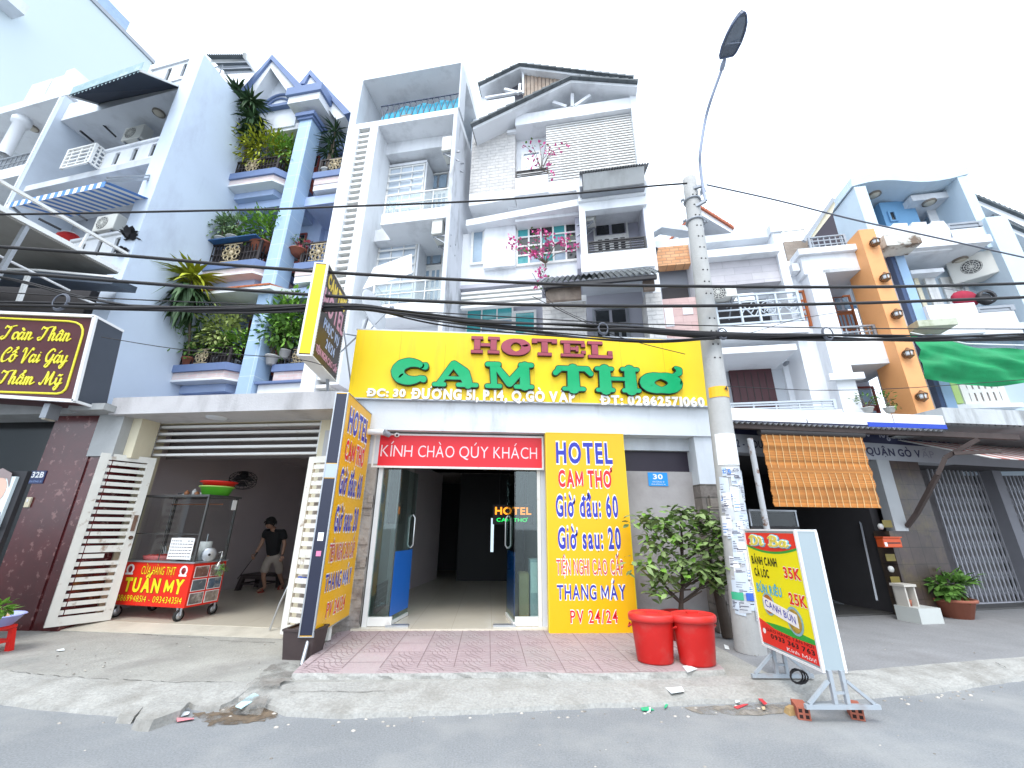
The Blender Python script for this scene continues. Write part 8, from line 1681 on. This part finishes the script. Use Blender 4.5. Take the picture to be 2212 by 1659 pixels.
def ptext(txt,k,x0,y0,x1,y1,m_):
 z0,z1=wz(k,x0,y1),wz(k,x0,y0);fz=Fr(pc(z0).x,pc(z0).y-pr_(z0)-.024,0);lettering(MB(),fz,txt,(fz.u(k,x0,y0),fz.u(k,x1,y0),z0,z1),0,.003,.03).build('stencil',m_,pole)
ptext('CS','c1',303,533,350,556,INK);ptext('04','c1',315,585,355,610,INK);ptext('KT:40','c1',225,533,288,575,BLI)
z0,z1=wz('d7',130,1340),wz('d7',130,1230);mb=MB();wrap(mb,z0,z1,-165,-18,.008);mb.build('yellow_tag',mat('tag_yellow',(.8,.42,.01),.5,.05),pole)
fz=Fr(pc(z0).x+.05,pc(z0).y-pr_(z0)-.012,0);lettering(MB(),fz,'4',(-.02,.03,z0+.08,z0+.17),0,.003,.02).build('tag_digit',SIGNK,pole)
mb=MB()
for k,x,y in(('a4',390,530),('a4',405,690)):
 z=VY(k,x,y,PYp).z;c_=pc(z);rr=pr_(z)
 mb.tube([c_+Vector((math.cos(R(a))*(rr+.012),math.sin(R(a))*(rr+.012),0))for a in range(0,361,20)],.022,6,False)
 for s in(-1,1):mb.bar(c_+Vector((s*(rr+.0),-.02,0)),c_+Vector((s*(rr+.1),-.02,0)),.03);mb.tube([c_+Vector((s*(rr+.07),-.07,0)),c_+Vector((s*(rr+.07),.05,0))],.012,6)
mb.build('clamp',METALG,pole)
LA=mat('lamp_arm_grey',(.32,.36,.46),.5,.06,metal=.2);ys=[PYp-.22,PYp-.22,PYp-.3,PYp-.42,PYp-.6,PYp-.85,PYp-1.1,PYp-1.25]
pts=[VY('c7',x,y,Y)for(x,y),Y in zip(((305,1562),(283,1460),(262,1290),(262,1180),(302,930),(350,760),(425,550),(452,455)),ys)]
sl=thing('street_lamp',pts[0],'slim curved street lamp arm with a flat oval head above the concrete pole','street lamp')
def smooth3(P,n=6):
 Q=[]
 for i in range(len(P)-1):
  p0,p1,p2,p3=P[max(i-1,0)],P[i],P[i+1],P[min(i+2,len(P)-1)]
  for j in range(n):s=j/n;Q.append(.5*((2*p1)+(p2-p0)*s+(2*p0-5*p1+4*p2-p3)*s*s+(3*p1-p0-3*p2+p3)*s**3))
 return Q+[P[-1]]
MB().tube(smooth3(pts),.027,10).build('arm',LA,sl);MB().tube([pts[-2].lerp(pts[-1],.05),pts[-2].lerp(pts[-1],.5),pts[-1]],[.04,.045,.03],10).build('sleeve',LA,sl)
mb=MB()
for(k,x,y,tgt)in(('c7',200,1500,pts[1]+Vector((0,0,.05))),('c7',240,1640,pts[0])):z=VY(k,x,y,PYp).z;mb.bar(pc(z)+Vector((.0,-pr_(z)*.9,0)),tgt,.05)
z=VY('c7',185,1570,PYp).z;mb.slab([pc(z)+Vector((.05,-pr_(z)-.02,-.02)),pc(z)+Vector((.2,-pr_(z)-.05,.1)),pc(z+.35)+Vector((.16,-.15,0))],.012);mb.build('bracket',METALG,sl)
h0,h1=VY('c7',465,445,PYp-1.3),VY('c7',600,92,PYp-1.95);ax=(h1-h0);L=ax.length;ax.normalize();sd=(VY('c7',530,435,PYp-1.35)-VY('c7',408,448,PYp-1.35));sd=(sd-ax*sd.dot(ax)).normalized();nn_=ax.cross(sd);nn_=nn_ if nn_.z>0 else-nn_
prof=[(0,.12),(.08,.155),(.3,.18),(.55,.17),(.75,.135),(.9,.08),(.97,.04),(1,.005)]
def headpts(k,off):return[h0+ax*L*s+sd*w_*k+nn_*off for s,w_ in prof]+[h0+ax*L*s-sd*w_*k+nn_*off for s,w_ in prof[::-1]]
P0,P1=headpts(1,0),headpts(.75,.07);nH=len(P0);MB().add(P0+P1,[list(range(nH)),list(range(2*nH-1,nH-1,-1))]+[(i,nH+i,nH+(i+1)%nH,(i+1)%nH)for i in range(nH)]).build('head',mat('lamp_head_grey',(.1,.12,.16),.45,.08),sl)
mb=MB();P=headpts(.98,-.004);[mb.bar(P[i],P[(i+1)%len(P)],.02)for i in range(len(P))];mb.build('rim',mat('lamp_rim_blue',(.1,.13,.22),.5,.1),sl)
lens=[h0+ax*L*s+sd*w_*.72*q+nn_*-.004 for q,rng in((1,prof[2:6]),(-1,prof[2:6][::-1]))for s,w_ in rng];MB().slab(lens,.01).build('lens',mat('lamp_lens',(.16,.19,.24),.2,.15,3),sl);MB().bar(h0+ax*L*.34-nn_*.02,h0+ax*L*.36-nn_*.02,.3,.01).build('seam',LA,sl)
# ------- overhead cables
CB=mat('cable_black',(.018,.017,.019),.6,.15);CBL=mat('cable_grey',(.12,.13,.16),.6,.1)
YC=PYp-.24
def cable(P,r_,lab,name='overhead_cable',cat='cable',m_=None,strands=1,Y=None,spread=.0):
 Q=smooth3([VY('o',x,y,Y or YC)for x,y in P],10);mb=MB()
 for s in range(strands):
  ph,fr=rnd.uniform(0,6.28),rnd.uniform(.5,1.3)
  mb.tube([p+Vector((0,math.sin(p.x*fr+ph)*spread,math.cos(p.x*fr*1.1+ph)*spread+.02*spread*s))for p in Q],r_*(1 if strands==1 else rnd.uniform(.7,1.1)),6)
 o=mb.build(name,m_ or CB);tag(o,lab,cat,'overhead cables across the street');return o
cable(((-300,462),(0,463),(300,458),(576,452),(720,447),(1036,434),(1250,417),(1395,403),(1484,396)),.017,'topmost black cable running left from the pole head across the houses')
cable(((1526,399),(1680,433),(1843,474),(2030,515),(2212,556),(2600,640)),.015,'thin cable sloping down right from the pole head',m_=CBL)
cable(((-300,510),(0,533),(281,553),(518,574),(806,594),(1161,612),(1382,617),(1843,620),(2212,612),(2600,596)),.026,'upper thick cable crossing above the hotel sign')
cable(((-300,566),(0,587),(288,610),(518,626),(806,645),(1130,658),(1469,661),(1843,655),(2212,642),(2600,625)),.026,'middle thick cable crossing just above the hotel sign')
cable(((-300,610),(0,631),(288,647),(550,658),(950,676),(1274,695),(1469,702),(1843,709),(2212,711),(2600,714)),.009,'thin straight cable running between the thick cables and the bundle')
cable(((-300,652),(0,656),(288,665),(520,668),(750,663),(870,676),(1066,700),(1350,711),(1545,725),(1728,729),(2000,730),(2212,728),(2600,722)),.018,'loose bundle of black cables sagging in front of the hotel sign',name='cable_bundle',cat='cables',strands=9,spread=.04)
cable(((-300,560),(0,600),(170,640),(330,664),(520,676),(740,672)),.014,'slack black cable sagging to the bundle over the left houses',strands=2,spread=.02)
cable(((690,655),(800,668),(960,700),(1200,722),(1400,735),(1545,730)),.013,'slack pair of cables drooping across the top edge of the hotel sign',strands=3,spread=.03)
cable(((219,728),(400,756),(632,775),(700,790)),.006,'thin low wire from the blank wall to the lightbox')
cable(((1150,640),(1250,690),(1345,730),(1480,765)),.006,'slack thin wire dropping across the top of the hotel sign')
cable(((1550,833),(1680,840),(1790,843),(1960,838),(2212,820)),.006,'thin wire from the yellow tag on the pole to the right houses',Y=PYp+.2)
cable(((1530,700),(1600,722),(1720,690),(1830,672)),.005,'slack thin wire looping from the pole towards the orange column',Y=PYp+.2)
cable(((1150,590),(1200,660),(1335,720)),.004,'hair thin wire hanging slantwise before the gabled house')
for k,x,y,r_,lab in(('d7',170,690,.085,'coiled cable ring on the bundle beside the pole'),('d7',1262,690,.1,'coiled cable ring on the bundle before the orange column house'),('d1',1505,690,.09,'pale coiled cable ring above the hotel sign'),('d3',620,1330,.12,'coiled cable loop above the maroon sign')):
 c_=VY(k,x,y,YC-.03);mb=MB()
 for s in range(3):mb.tube([c_+Vector((math.cos(R(a))*r_*(1+.08*s)*.8,.01*s,math.sin(R(a))*r_*(1+.1*s)))for a in range(0,361,20)],.008,5,False)
 tag(mb.build('cable_coil',CBL),lab,'cable coil','overhead cables across the street')
# ------- things on the pavement
RBIN=mat('red_bin_plastic',(.5,.012,.01),.42,.1,3,stain=(.42,.06,.05),samt=.6,ssc=5);RLID=mat('red_bin_lid',(.56,.03,.026),.36,.05,3)
def bin_(k,xb,yb,xt,yt,lab,ang,rx=.24,ry=.2):
 p=G(k,xb,yb,TZ);h=VY(k,xt,yt,p.y).z-TZ;t=thing('plastic_bin',p,lab,'bin','red lidded plastic bins');f=Fr(p.x,p.y,ang)
 def ring(s,z,n=28):return[f.w(math.cos(2*math.pi*i/n)*rx*s,math.sin(2*math.pi*i/n)*ry*s,TZ+z)for i in range(n)]
 def loft(prof,m_,nm,par):
  mb=MB();V=[];n=28
  for s,z in prof:V+=ring(s,z)
  return mb.add(V,[(i*n+j,i*n+(j+1)%n,(i+1)*n+(j+1)%n,(i+1)*n+j)for i in range(len(prof)-1)for j in range(n)],True).build(nm,m_,par)
 loft([(.001,.004),(.8,.004),(.83,.02),(1,h-.05),(1,h-.04),(.97,h-.04)],RBIN,'body',t)
 ld=loft([(1.02,h-.075),(1.1,h-.075),(1.12,h-.05),(1.12,h-.02),(1.06,h),(1.0,h+.004),(.96,h-.006),(.8,h-.006),(.3,h),(.001,h+.004)],RLID,'lid',t)
 mb=MB();c_=f.w(0,0,TZ+h+.001);mb.box(f,-.07,.07,-.02,.02,TZ+h,TZ+h+.022);mb.build('knob',RLID,ld)
 for s in(-1,1):MB().tube([f.w(s*rx*1.02,-.05,TZ+h-.12),f.w(s*rx*1.12,0,TZ+h-.15),f.w(s*rx*1.02,.05,TZ+h-.12)],.012,6).build('handle',RLID,t)
 return p
bin_('b6',760,1545,745,1240,'red lidded plastic bin beside the yellow price board',-8,.245,.2)
bin_('b6',1025,1558,1015,1245,'red lidded plastic bin nearer the concrete pole',8,.245,.2)
for P_,hh in((((940,905),(1060,770),(1180,745),(1300,800),(1255,850),(1060,920),(985,918)),.075),(((820,890),(930,895),(1040,775),(900,800)),.05)):
 V=[G('c4',x,y,RZ+hh)for x,y in P_];nV=len(V);B_=[v+Vector((rnd.uniform(-.01,.01),-.02,-hh-.01))for v in V]
 tag(MB().add(V+B_,[list(range(nV))]+[(i,nV+i,nV+(i+1)%nV,(i+1)%nV)for i in range(nV)]).build('kerb_slab',KERBM),kind='structure')
tb=Vector((2.75,6.45,TZ));t=thing('potted_tree',tb,'small leafy tree in a red pot behind the red bins','tree')
pot(tb,.26,.34,RBIN,t);st=MB();tt=tb+Vector((0,0,.3));frk=VY('b6',920,1180,6.45);st.tube([tt,frk],[.04,.034],8)
st.tube([frk,VY('b6',930,1000,6.42),VY('b6',925,800,6.4),VY('b6',915,640,6.4)],[.032,.024,.018,.008],7);br=[]
for(x,y,dy)in((830,1105,-.2),(1050,1105,-.15),(780,1030,-.1),(1150,1000,-.1)):st.tube([frk,frk.lerp(VY('b6',x,y,6.45+dy),.55),VY('b6',x,y,6.45+dy)],[.022,.016,.01],6)
mb=MB();mf=MB()
for(x,y,s,n,dy)in((700,660,.17,60,0),(800,700,.2,80,-.1),(920,650,.22,95,0),(1060,660,.22,90,.05),(1150,720,.22,100,0),(1180,800,.18,80,-.1),(900,780,.2,70,-.15),(740,800,.13,40,-.1),(1060,830,.22,90,-.1),(870,900,.17,60,-.1),(700,950,.17,60,-.1),(800,1000,.17,65,-.15),(1000,950,.17,55,-.15),(780,1080,.15,45,-.15),(1130,960,.18,70,-.05),(1230,930,.18,60,-.05),(1280,960,.1,26,-.1),(1180,1040,.16,55,0),(910,600,.08,20,0),(1060,1000,.15,40,-.05),(960,1010,.12,30,-.1)):
 c_=VY('b6',x,y,6.42+dy)
 st.tube([VY('b6',925,min(1100,y+120),6.42),VY('b6',(925+x)/2,y+50,6.42+dy/2),c_],[.012,.008,.004],5)
 for i in range(int(n*1.0)):
  q=c_+Vector((rnd.gauss(0,s*.62),rnd.gauss(0,s*.6),rnd.gauss(0,s*.42)));a=rnd.uniform(0,6.28);leaf(mf if rnd.random()<.2 else mb,q,(math.cos(a),math.sin(a),rnd.uniform(-.7,.35)),rnd.uniform(.11,.17),rnd.uniform(.06,.085),rnd.uniform(.1,.6))
mb.build('foliage',mat('leaf_tree',(.17,.24,.085),.5,.12,3,island=.4,spec=.35),t);mf.build('young_foliage',LEAFM['fresh'],t);st.build('trunk',BARKD,t)
a=VY('b6',1105,1000,6.75);tag(MB().tube([Vector((a.x+.12,6.72,.02)),Vector((a.x+.06,6.74,.7)),a,a+Vector((-.05,-.1,.3))],[.09,.07,.06,.04],8).build('tree_trunk',BARKD),'bare dark tree trunk beside the stone pillar, half lost in the foliage','trunk')
q=fH.rect('b6',718,452,830,370,.05);t=thing('number_plate',fH.w(q[0],.04,q[2]),'bright blue number plate 30 on the bare rendered panel','number plate');MB().box(fH,q[0],q[1],.038,.049,q[2],q[3]).build('plate',mat('plate_sky_blue',(.02,.28,.72),.4,.06),t);W_,H_=q[1]-q[0],q[3]-q[2]
lettering(MB(),fH,'30',(q[0]+W_*.25,q[1]-W_*.25,q[2]+H_*.5,q[3]-H_*.12),.038,.002,.03).build('digits',SIGNW,t);lettering(MB(),fH,'ĐƯỜNG 51',(q[0]+W_*.2,q[1]-W_*.2,q[2]+H_*.26,q[2]+H_*.4),.038,.002,0).build('street_name',SIGNW,t);lettering(MB(),fH,'PHƯỜNG 14',(q[0]+W_*.15,q[1]-W_*.15,q[2]+H_*.08,q[2]+H_*.2),.038,.002,0).build('street_name',SIGNW,t)
n0,n1=VY('c3',560,172,4.2),VY('c3',676,1132,4.2);xn=(n0.x+n1.x)/2;fa=G('c3',295,942,n1.z);f0_=Fr(xn,4.2,math.degrees(math.atan2(4.2-fa.y,xn-fa.x)))
W=math.hypot(fa.x-xn,fa.y-4.2);zt2,zb2=n0.z,n1.z
fs2=thing('food_sign',Vector((xn,4.2,0)),'yellow and red noodle menu lightbox on a welded steel stand','sign');fg=Fr(fa.x,fa.y,f0_.ang*180/math.pi)
TH_=.2
MB().box(fg,0,W,0,TH_,zb2,zt2).build('box',mat('pale_blue_side',(.32,.38,.41),.5,.05),fs2)
MB().box(fg,.02,W-.02,-.004,-.0005,zb2+.02,zt2-.02).build('face',mat('lemon_face',(.8,.72,.01),.4,.04),fs2)
FRW=mat('sign_frame_white',(.75,.76,.76),.4,.05);mb=MB()
for d in(-.012,TH_-.012):
 mb.box(fg,0,W,d,d+.024,zt2+.0005,zt2+.02);mb.box(fg,0,W,d,d+.024,zb2-.02,zb2-.0005)
 for u in(-.001,W-.02):mb.box(fg,u,u+.024,d-.001,d+.025,zb2,zt2)
mb.box(fg,0,W+.004,.0125,TH_-.0125,zt2+.001,zt2+.015);mb.build('frame',FRW,fs2)
H=zt2-zb2;I0,I1=.02,W-.02;IW=I1-I0
def fy(t):return zt2-.02-(H-.04)*t
RDF=mat('sign_warm_red',(.72,.03,.02),.4,.04);GRF=mat('sign_leaf_green',(.02,.35,.05),.4,.04)
def bow(tm,te,d,m_,nm,top=True):
 P=[(I0+IW*i/14,fy(tm+(te-tm)*(abs(i/7-1))**2))for i in range(15)]
 P+=[(I1,fy(0)),(I0,fy(0))]if top else[(I1,fy(1)),(I0,fy(1))]
 MB().prism(fg,P,d,-.0041).build(nm,m_,fs2)
bow(.185,.135,-.0052,GRF,'green_band');bow(.165,.115,-.0064,RDF,'red_band')
bow(.80,.82,-.0052,GRF,'green_band',False)
P=[(I0,fy(.79)),(I0+IW*.3,fy(.845)),(I0+IW*.65,fy(.86)),(I1,fy(.855)),(I1,fy(1)),(I0,fy(1))];MB().prism(fg,P,-.0064,-.0041).build('red_band',RDF,fs2)
SCR['D']=(1.5,[[(.5,1.6),(.45,.9),(.35,.05),(.05,.2)],[(.1,1.3),(.4,1.75),(1.0,1.6),(1.25,.9),(.9,.15),(.35,.05)]]);SCR['B']=(1.5,[[(.5,1.6),(.45,.9),(.3,.05),(.05,.2)],[(.1,1.4),(.5,1.8),(1.05,1.6),(.95,1.1),(.5,.95),(1.1,.8),(1.15,.2),(.6,.0),(.3,.15)]])
for r_,d,m_ in((.3,-.0065,mat('sign_cyan',(.1,.5,.6),.4,.05)),(.21,-.0125,SIGNW),(.12,-.0185,mat('script_gold',(.7,.6,.1),.4,.05))):script(MB(),fg,'Dì Ba',(I0+IW*.1,I0+IW*.88,fy(.115),fy(.03)),d,.004,r_).build('script_letters',m_,fs2)
def ft2(txt,a,b,t0,t1,m_,off=.02,outl=False,bs=(0,.69)):
 rc=(I0+IW*a,I0+IW*b,fy(t1),fy(t0))
 if outl:lettering(MB(),fg,txt,rc,-.0045,.0015,off+.04,.03,base=bs).build('letter_outline',SIGNW,fs2)
 lettering(MB(),fg,txt,rc,-.0062,.0015,off,.03,base=bs).build('letters',m_,fs2)
ft2('BÁNH CANH',.06,.58,.225,.295,SIGNK,.03);ft2('CÁ LÓC',.08,.38,.335,.405,SIGNK,.03);ft2('35K',.68,.97,.29,.375,RDF,.03,True)
ft2('BÚN RIÊU',.07,.57,.475,.55,mat('sign_cyan_blue',(.05,.42,.65),.4,.05),.03);ft2('25K',.69,.98,.5,.585,RDF,.03,True)
def disc(u,z,r_,d,m_,nm,sx=1.0):MB().prism(fg,[(u+math.cos(2*math.pi*i/24)*r_*sx,z+math.sin(2*math.pi*i/24)*r_)for i in range(24)],d,d+.002).build(nm,m_,fs2)
for s,t_,rr in((.27,.64,.095),(.72,.72,.11)):
 disc(I0+IW*s,fy(t_),H*rr,-.0085,mat('bowl_rim',(.25,.45,.5),.4,.1),'bowl_picture',.95);disc(I0+IW*s,fy(t_),H*rr*.82,-.011,mat('soup_%d'%(s*100),(.5,.16,.03)if s<.5 else(.45,.3,.05),.4,.5,14,stain=(.12,.2,.03),samt=.8,ssc=16),'soup_picture',.95)
a,b=I0+IW*.18,I0+IW*.78
MB().prism(fg,[(a,fy(.585)),(b,fy(.665)),(b,fy(.77)),(a,fy(.69))],-.0135,-.0115).build('paper_slip',SIGNW,fs2)
S_=layout('CANH BÚN',.01,.04);xs=[p[0]for V,F,k in S_ for p in V];mb=MB()
for V,F,k in S_:mb.add([fg.w(a+.03+(b-a-.06)*(p[0]-min(xs))/(max(xs)-min(xs)),-.0152-.0004*k,fy(.66+.08*(p[0]-min(xs))/(max(xs)-min(xs)))+p[1]*H*.055/.69)for p in V],F)
mb.build('letters',SIGNB,fs2)
disc(I0+IW*.08,fy(.895),H*.022,-.0085,SIGNW,'phone_icon');ft2('0933 363 763',.2,.95,.9,.935,SIGNK,.03);ft2('GIAO HÀNG TẬN NƠI',.12,.95,.86,.885,SIGNK,.0);script(MB(),fg,'Cám On',(I0+IW*.5,I0+IW*.95,fy(.985),fy(.95)),-.0066,.003,.14).build('script_letters',SIGNW,fs2)if False else ft2('Kính Mời!',.48,.95,.955,.985,SIGNW,.0,bs=(0,.75))
STL=mat('stand_grey_paint',(.34,.38,.42),.5,.1,5,stain=(.2,.12,.08),samt=.4,ssc=6)
cN,cF=fg.w(W,TH_/2,0),fg.w(.1,TH_/2,0);perp=fg.n
for c_,zg,lab in((cN,RZ+.11,0),(cF,.01,1)):
 base=Vector((c_.x,c_.y,zg));L_=.33;mb=MB()
 mb.bar(base-perp*L_+Vector((0,0,.018)),base+perp*L_+Vector((0,0,.018)),.035)
 for s in(-.055,.055):mb.bar(base+perp*s+Vector((0,0,.037)),Vector((c_.x,c_.y,zb2))+perp*s,.032);mb.bar(base+perp*(L_*.88*(1 if s>0 else-1))+Vector((0,0,.037)),base+perp*s*1.5+Vector((0,0,(zb2-zg)*.72)),.026)
 mb.bar(base-perp*.05+Vector((0,0,.12)),base+perp*.05+Vector((0,0,.12)),.02);mb.build('stand',STL,fs2)
mb=MB();c_=cF+fg.e*.25;[mb.tube([c_+Vector((math.cos(R(a))*.065*(1+.2*s),-.02*s,.1+math.sin(R(a))*.06))for a in range(0,361,30)],.008,5,False)for s in range(3)];tag(mb.build('cable_coil',CB),'dark coil of flex hanging under the food sign','cable coil')
BRK=mat('red_brick',(.36,.11,.07),.85,.15,8,bump=.4,bsc=40)
for(k,x,y,lab,a)in(('c3',590,1480,'hollow red brick under the left foot of the food sign',68),('c3',960,1480,'hollow red brick under the right foot of the food sign',60)):
 p=G(k,x,y,RZ);f=Fr(p.x,p.y,a-90);t=thing('hollow_brick',p,lab,'brick','bricks under the food sign');MB().box(f,-.05,.05,.0,.2,RZ+.002,RZ+.098).build('block',BRK,t);mb=MB();[mb.box(f,u-.014,u+.014,-.001,.05,RZ+z-.014,RZ+z+.014)for u in(-.024,.024)for z in(.028,.072)];mb.build('holes',mat('brick_hole',(.03,.012,.01),.9,.1),t)
p=G('c3',515,1445,RZ);f=Fr(p.x,p.y,10);tag(MB().hexa([f.w(-.05,0,RZ),f.w(.05,0,RZ),f.w(.04,.09,RZ),f.w(-.04,.08,RZ),f.w(-.03,.01,RZ+.05),f.w(.03,.01,RZ+.07),f.w(.03,.07,RZ+.06),f.w(-.03,.06,RZ+.05)]).build('brick_lump',mat('tan_brick',(.38,.26,.12),.9,.2,8)),'broken tan brick lump behind the left foot of the food sign','brick')
p=G('d6',40,1490,.0)+Vector((-.42,.1,0));stool(p,'bright red low plastic stool at the left edge carrying a blue basin',mat('red_stool',(.68,.02,.015),.35,.05),.36,.3,-4)
p2=p+Vector((0.02,0,.302));t=thing('basin',p2,'lilac blue basin of peeled food on the red stool','basin');MB().lathe(p2,[(.001,0),(.19,0),(.27,.11),(.29,.115),(.28,.125),(.26,.12),(.18,.012),(.001,.012)],24).build('bowl',mat('lilac_basin',(.36,.4,.75),.35,.05),t);mb=MB()
for i in range(46):a,r_=rnd.uniform(0,6.28),rnd.uniform(0,.17);q=p2+Vector((math.cos(a)*r_-.03,math.sin(a)*r_,.09+rnd.uniform(0,.09)*(1-r_/.2)));b=rnd.uniform(0,6.28);mb.tube([q,q+Vector((math.cos(b)*.07,math.sin(b)*.07,rnd.uniform(-.01,.03)))],[.014,.01],5)
mb.build('peeled_food',mat('peeled_food',(.62,.42,.2),.6,.15,6,island=.2),t)
p=G('d6',-14,1240,.2);t=thing('green_vegetables',VY('d6',-10,1130,5.5),'tuft of green vegetables at the left edge above the basin','vegetables');mb=MB();crown(mb,ORG[t.name],(.08,.08,.07),60,.09,.05);mb.build('leaves',LEAFM['fresh'],t)
c_=VY('b4',728,340,8.3);t=thing('satellite_dish',c_,'grey satellite dish on edge behind the hotel sign','satellite dish');ax=Vector((.93,-.3,.22)).normalized();MB().lathe(c_,[(.001,-.1),(.2,-.08),(.4,-.02),(.47,.02),(.46,.03),(.001,-.08)],28,axis=ax).build('dish',mat('dish_grey',(.5,.52,.55),.5,.06),t);mb=MB();mb.tube([c_-ax*.1,c_-ax*.25-Vector((0,0,.7))],.03,8);mb.tube([c_-Vector((0,0,.45)),c_+ax*.45-Vector((0,0,.1))],.012,6);mb.build('mast',METALG,t);MB().ball(c_+ax*.46-Vector((0,0,.09)),.05).build('receiver',METALG,t)
def scrap(k,P,z,m_,lab,name='litter_scrap',cat='litter',h=.006):
 V=[G(k,x,y,z+.006)+Vector((0,0,rnd.uniform(0,.02)))for x,y in P];tag(MB().slab(V if(V[1]-V[0]).cross(V[2]-V[0]).z>0 else V[::-1],h).build(name,m_),lab,cat,'litter on the street')
LW,LB,LPK,LG,LR=mat('litter_white',(.72,.75,.76),.7,.08,8),mat('litter_pale_blue',(.5,.72,.78),.7,.15,9),mat('litter_pink',(.75,.25,.28),.6,.1),mat('litter_green',(.03,.42,.2),.5,.1),mat('litter_red',(.6,.05,.06),.5,.1)
scrap('c4',((1625,840),(1690,780),(1755,742),(1790,760),(1750,800),(1665,852)),-.04,LB,'pale blue crumpled face mask in the gutter dirt','face_mask')
scrap('c4',((1218,890),(1240,875),(1310,880),(1300,895),(1245,902)),RZ,LW,'crumpled white wrapper beside the broken kerb');scrap('c4',((1218,925),(1335,908),(1338,925),(1222,942)),RZ,LPK,'pink plastic strip beside the broken kerb')
scrap('c4',((390,438),(440,432),(445,445),(400,450)),0,LW,'small white scrap on the left pavement');scrap('c6',((590,452),(665,446),(682,480),(622,487)),-.03,LW,'flat white sheet of paper on the kerb ramp','paper_sheet','paper')
scrap('c6',((672,360),(700,355),(740,375),(695,385)),TZ,LW,'white crumpled bag between the red bins');scrap('c6',((590,555),(600,530),(645,508),(650,520),(612,532),(600,552)),RZ,LG,'torn green strap lying in the gutter');scrap('c6',((485,550),(520,548),(545,555),(515,568),(490,560)),RZ,LG,'green and white scrap at the gutter edge')
scrap('c6',((515,552),(530,556),(528,570),(512,568)),RZ,LW,'tiny white cup scrap on the green wrapper');scrap('c6',((905,545),(950,535),(970,533),(920,552)),RZ,LR,'red ribbon scrap in the gutter');scrap('c6',((1015,508),(1030,506),(1055,535),(1040,533)),RZ+.02,LR,'red ribbon scrap against the kerb ramp')
scrap('c6',((1030,548),(1045,543),(1048,560),(1035,562)),RZ,mat('litter_tan',(.6,.48,.3),.7,.1),'tan scrap in the gutter dust');scrap('c6',((910,520),(930,518),(932,526),(912,530)),RZ+.01,LW,'white torn ticket by the red ribbon');scrap('c6',((860,265),(880,270),(885,285),(865,283)),0,LW,'white pebble like scrap at the foot of the stone pillar')
mb=MB();
for i in range(150):
 s=rnd.random();j=int(s*(len(A)-1))if False else 0
 p=kbr[rnd.randint(int(len(kbr)*.12),int(len(kbr)*.8))];q=Vector((p.x+rnd.uniform(-.1,.1),p.y-abs(rnd.gauss(0,.1))-.02,RZ));s=rnd.uniform(.006,.018);mb.ball(q,s,5,3,(1.4,1,.7))
for i in range(260):q=Vector((rnd.uniform(-6,7),rnd.uniform(2.2,6.6),0));q.z=RZ if q.y<4.1 else .012;mb.ball(q,rnd.uniform(.004,.011),5,3,(1.4,1,.7))if q.y<4 or(q.y>5.2 and(q.x<-2.4 or q.x>3))else None
tag(mb.build('grit',mat('grit',(.38,.35,.31),.9,.3,10,island=.5)),'scattered grit and crumbs along the gutter','grit',kind='stuff')
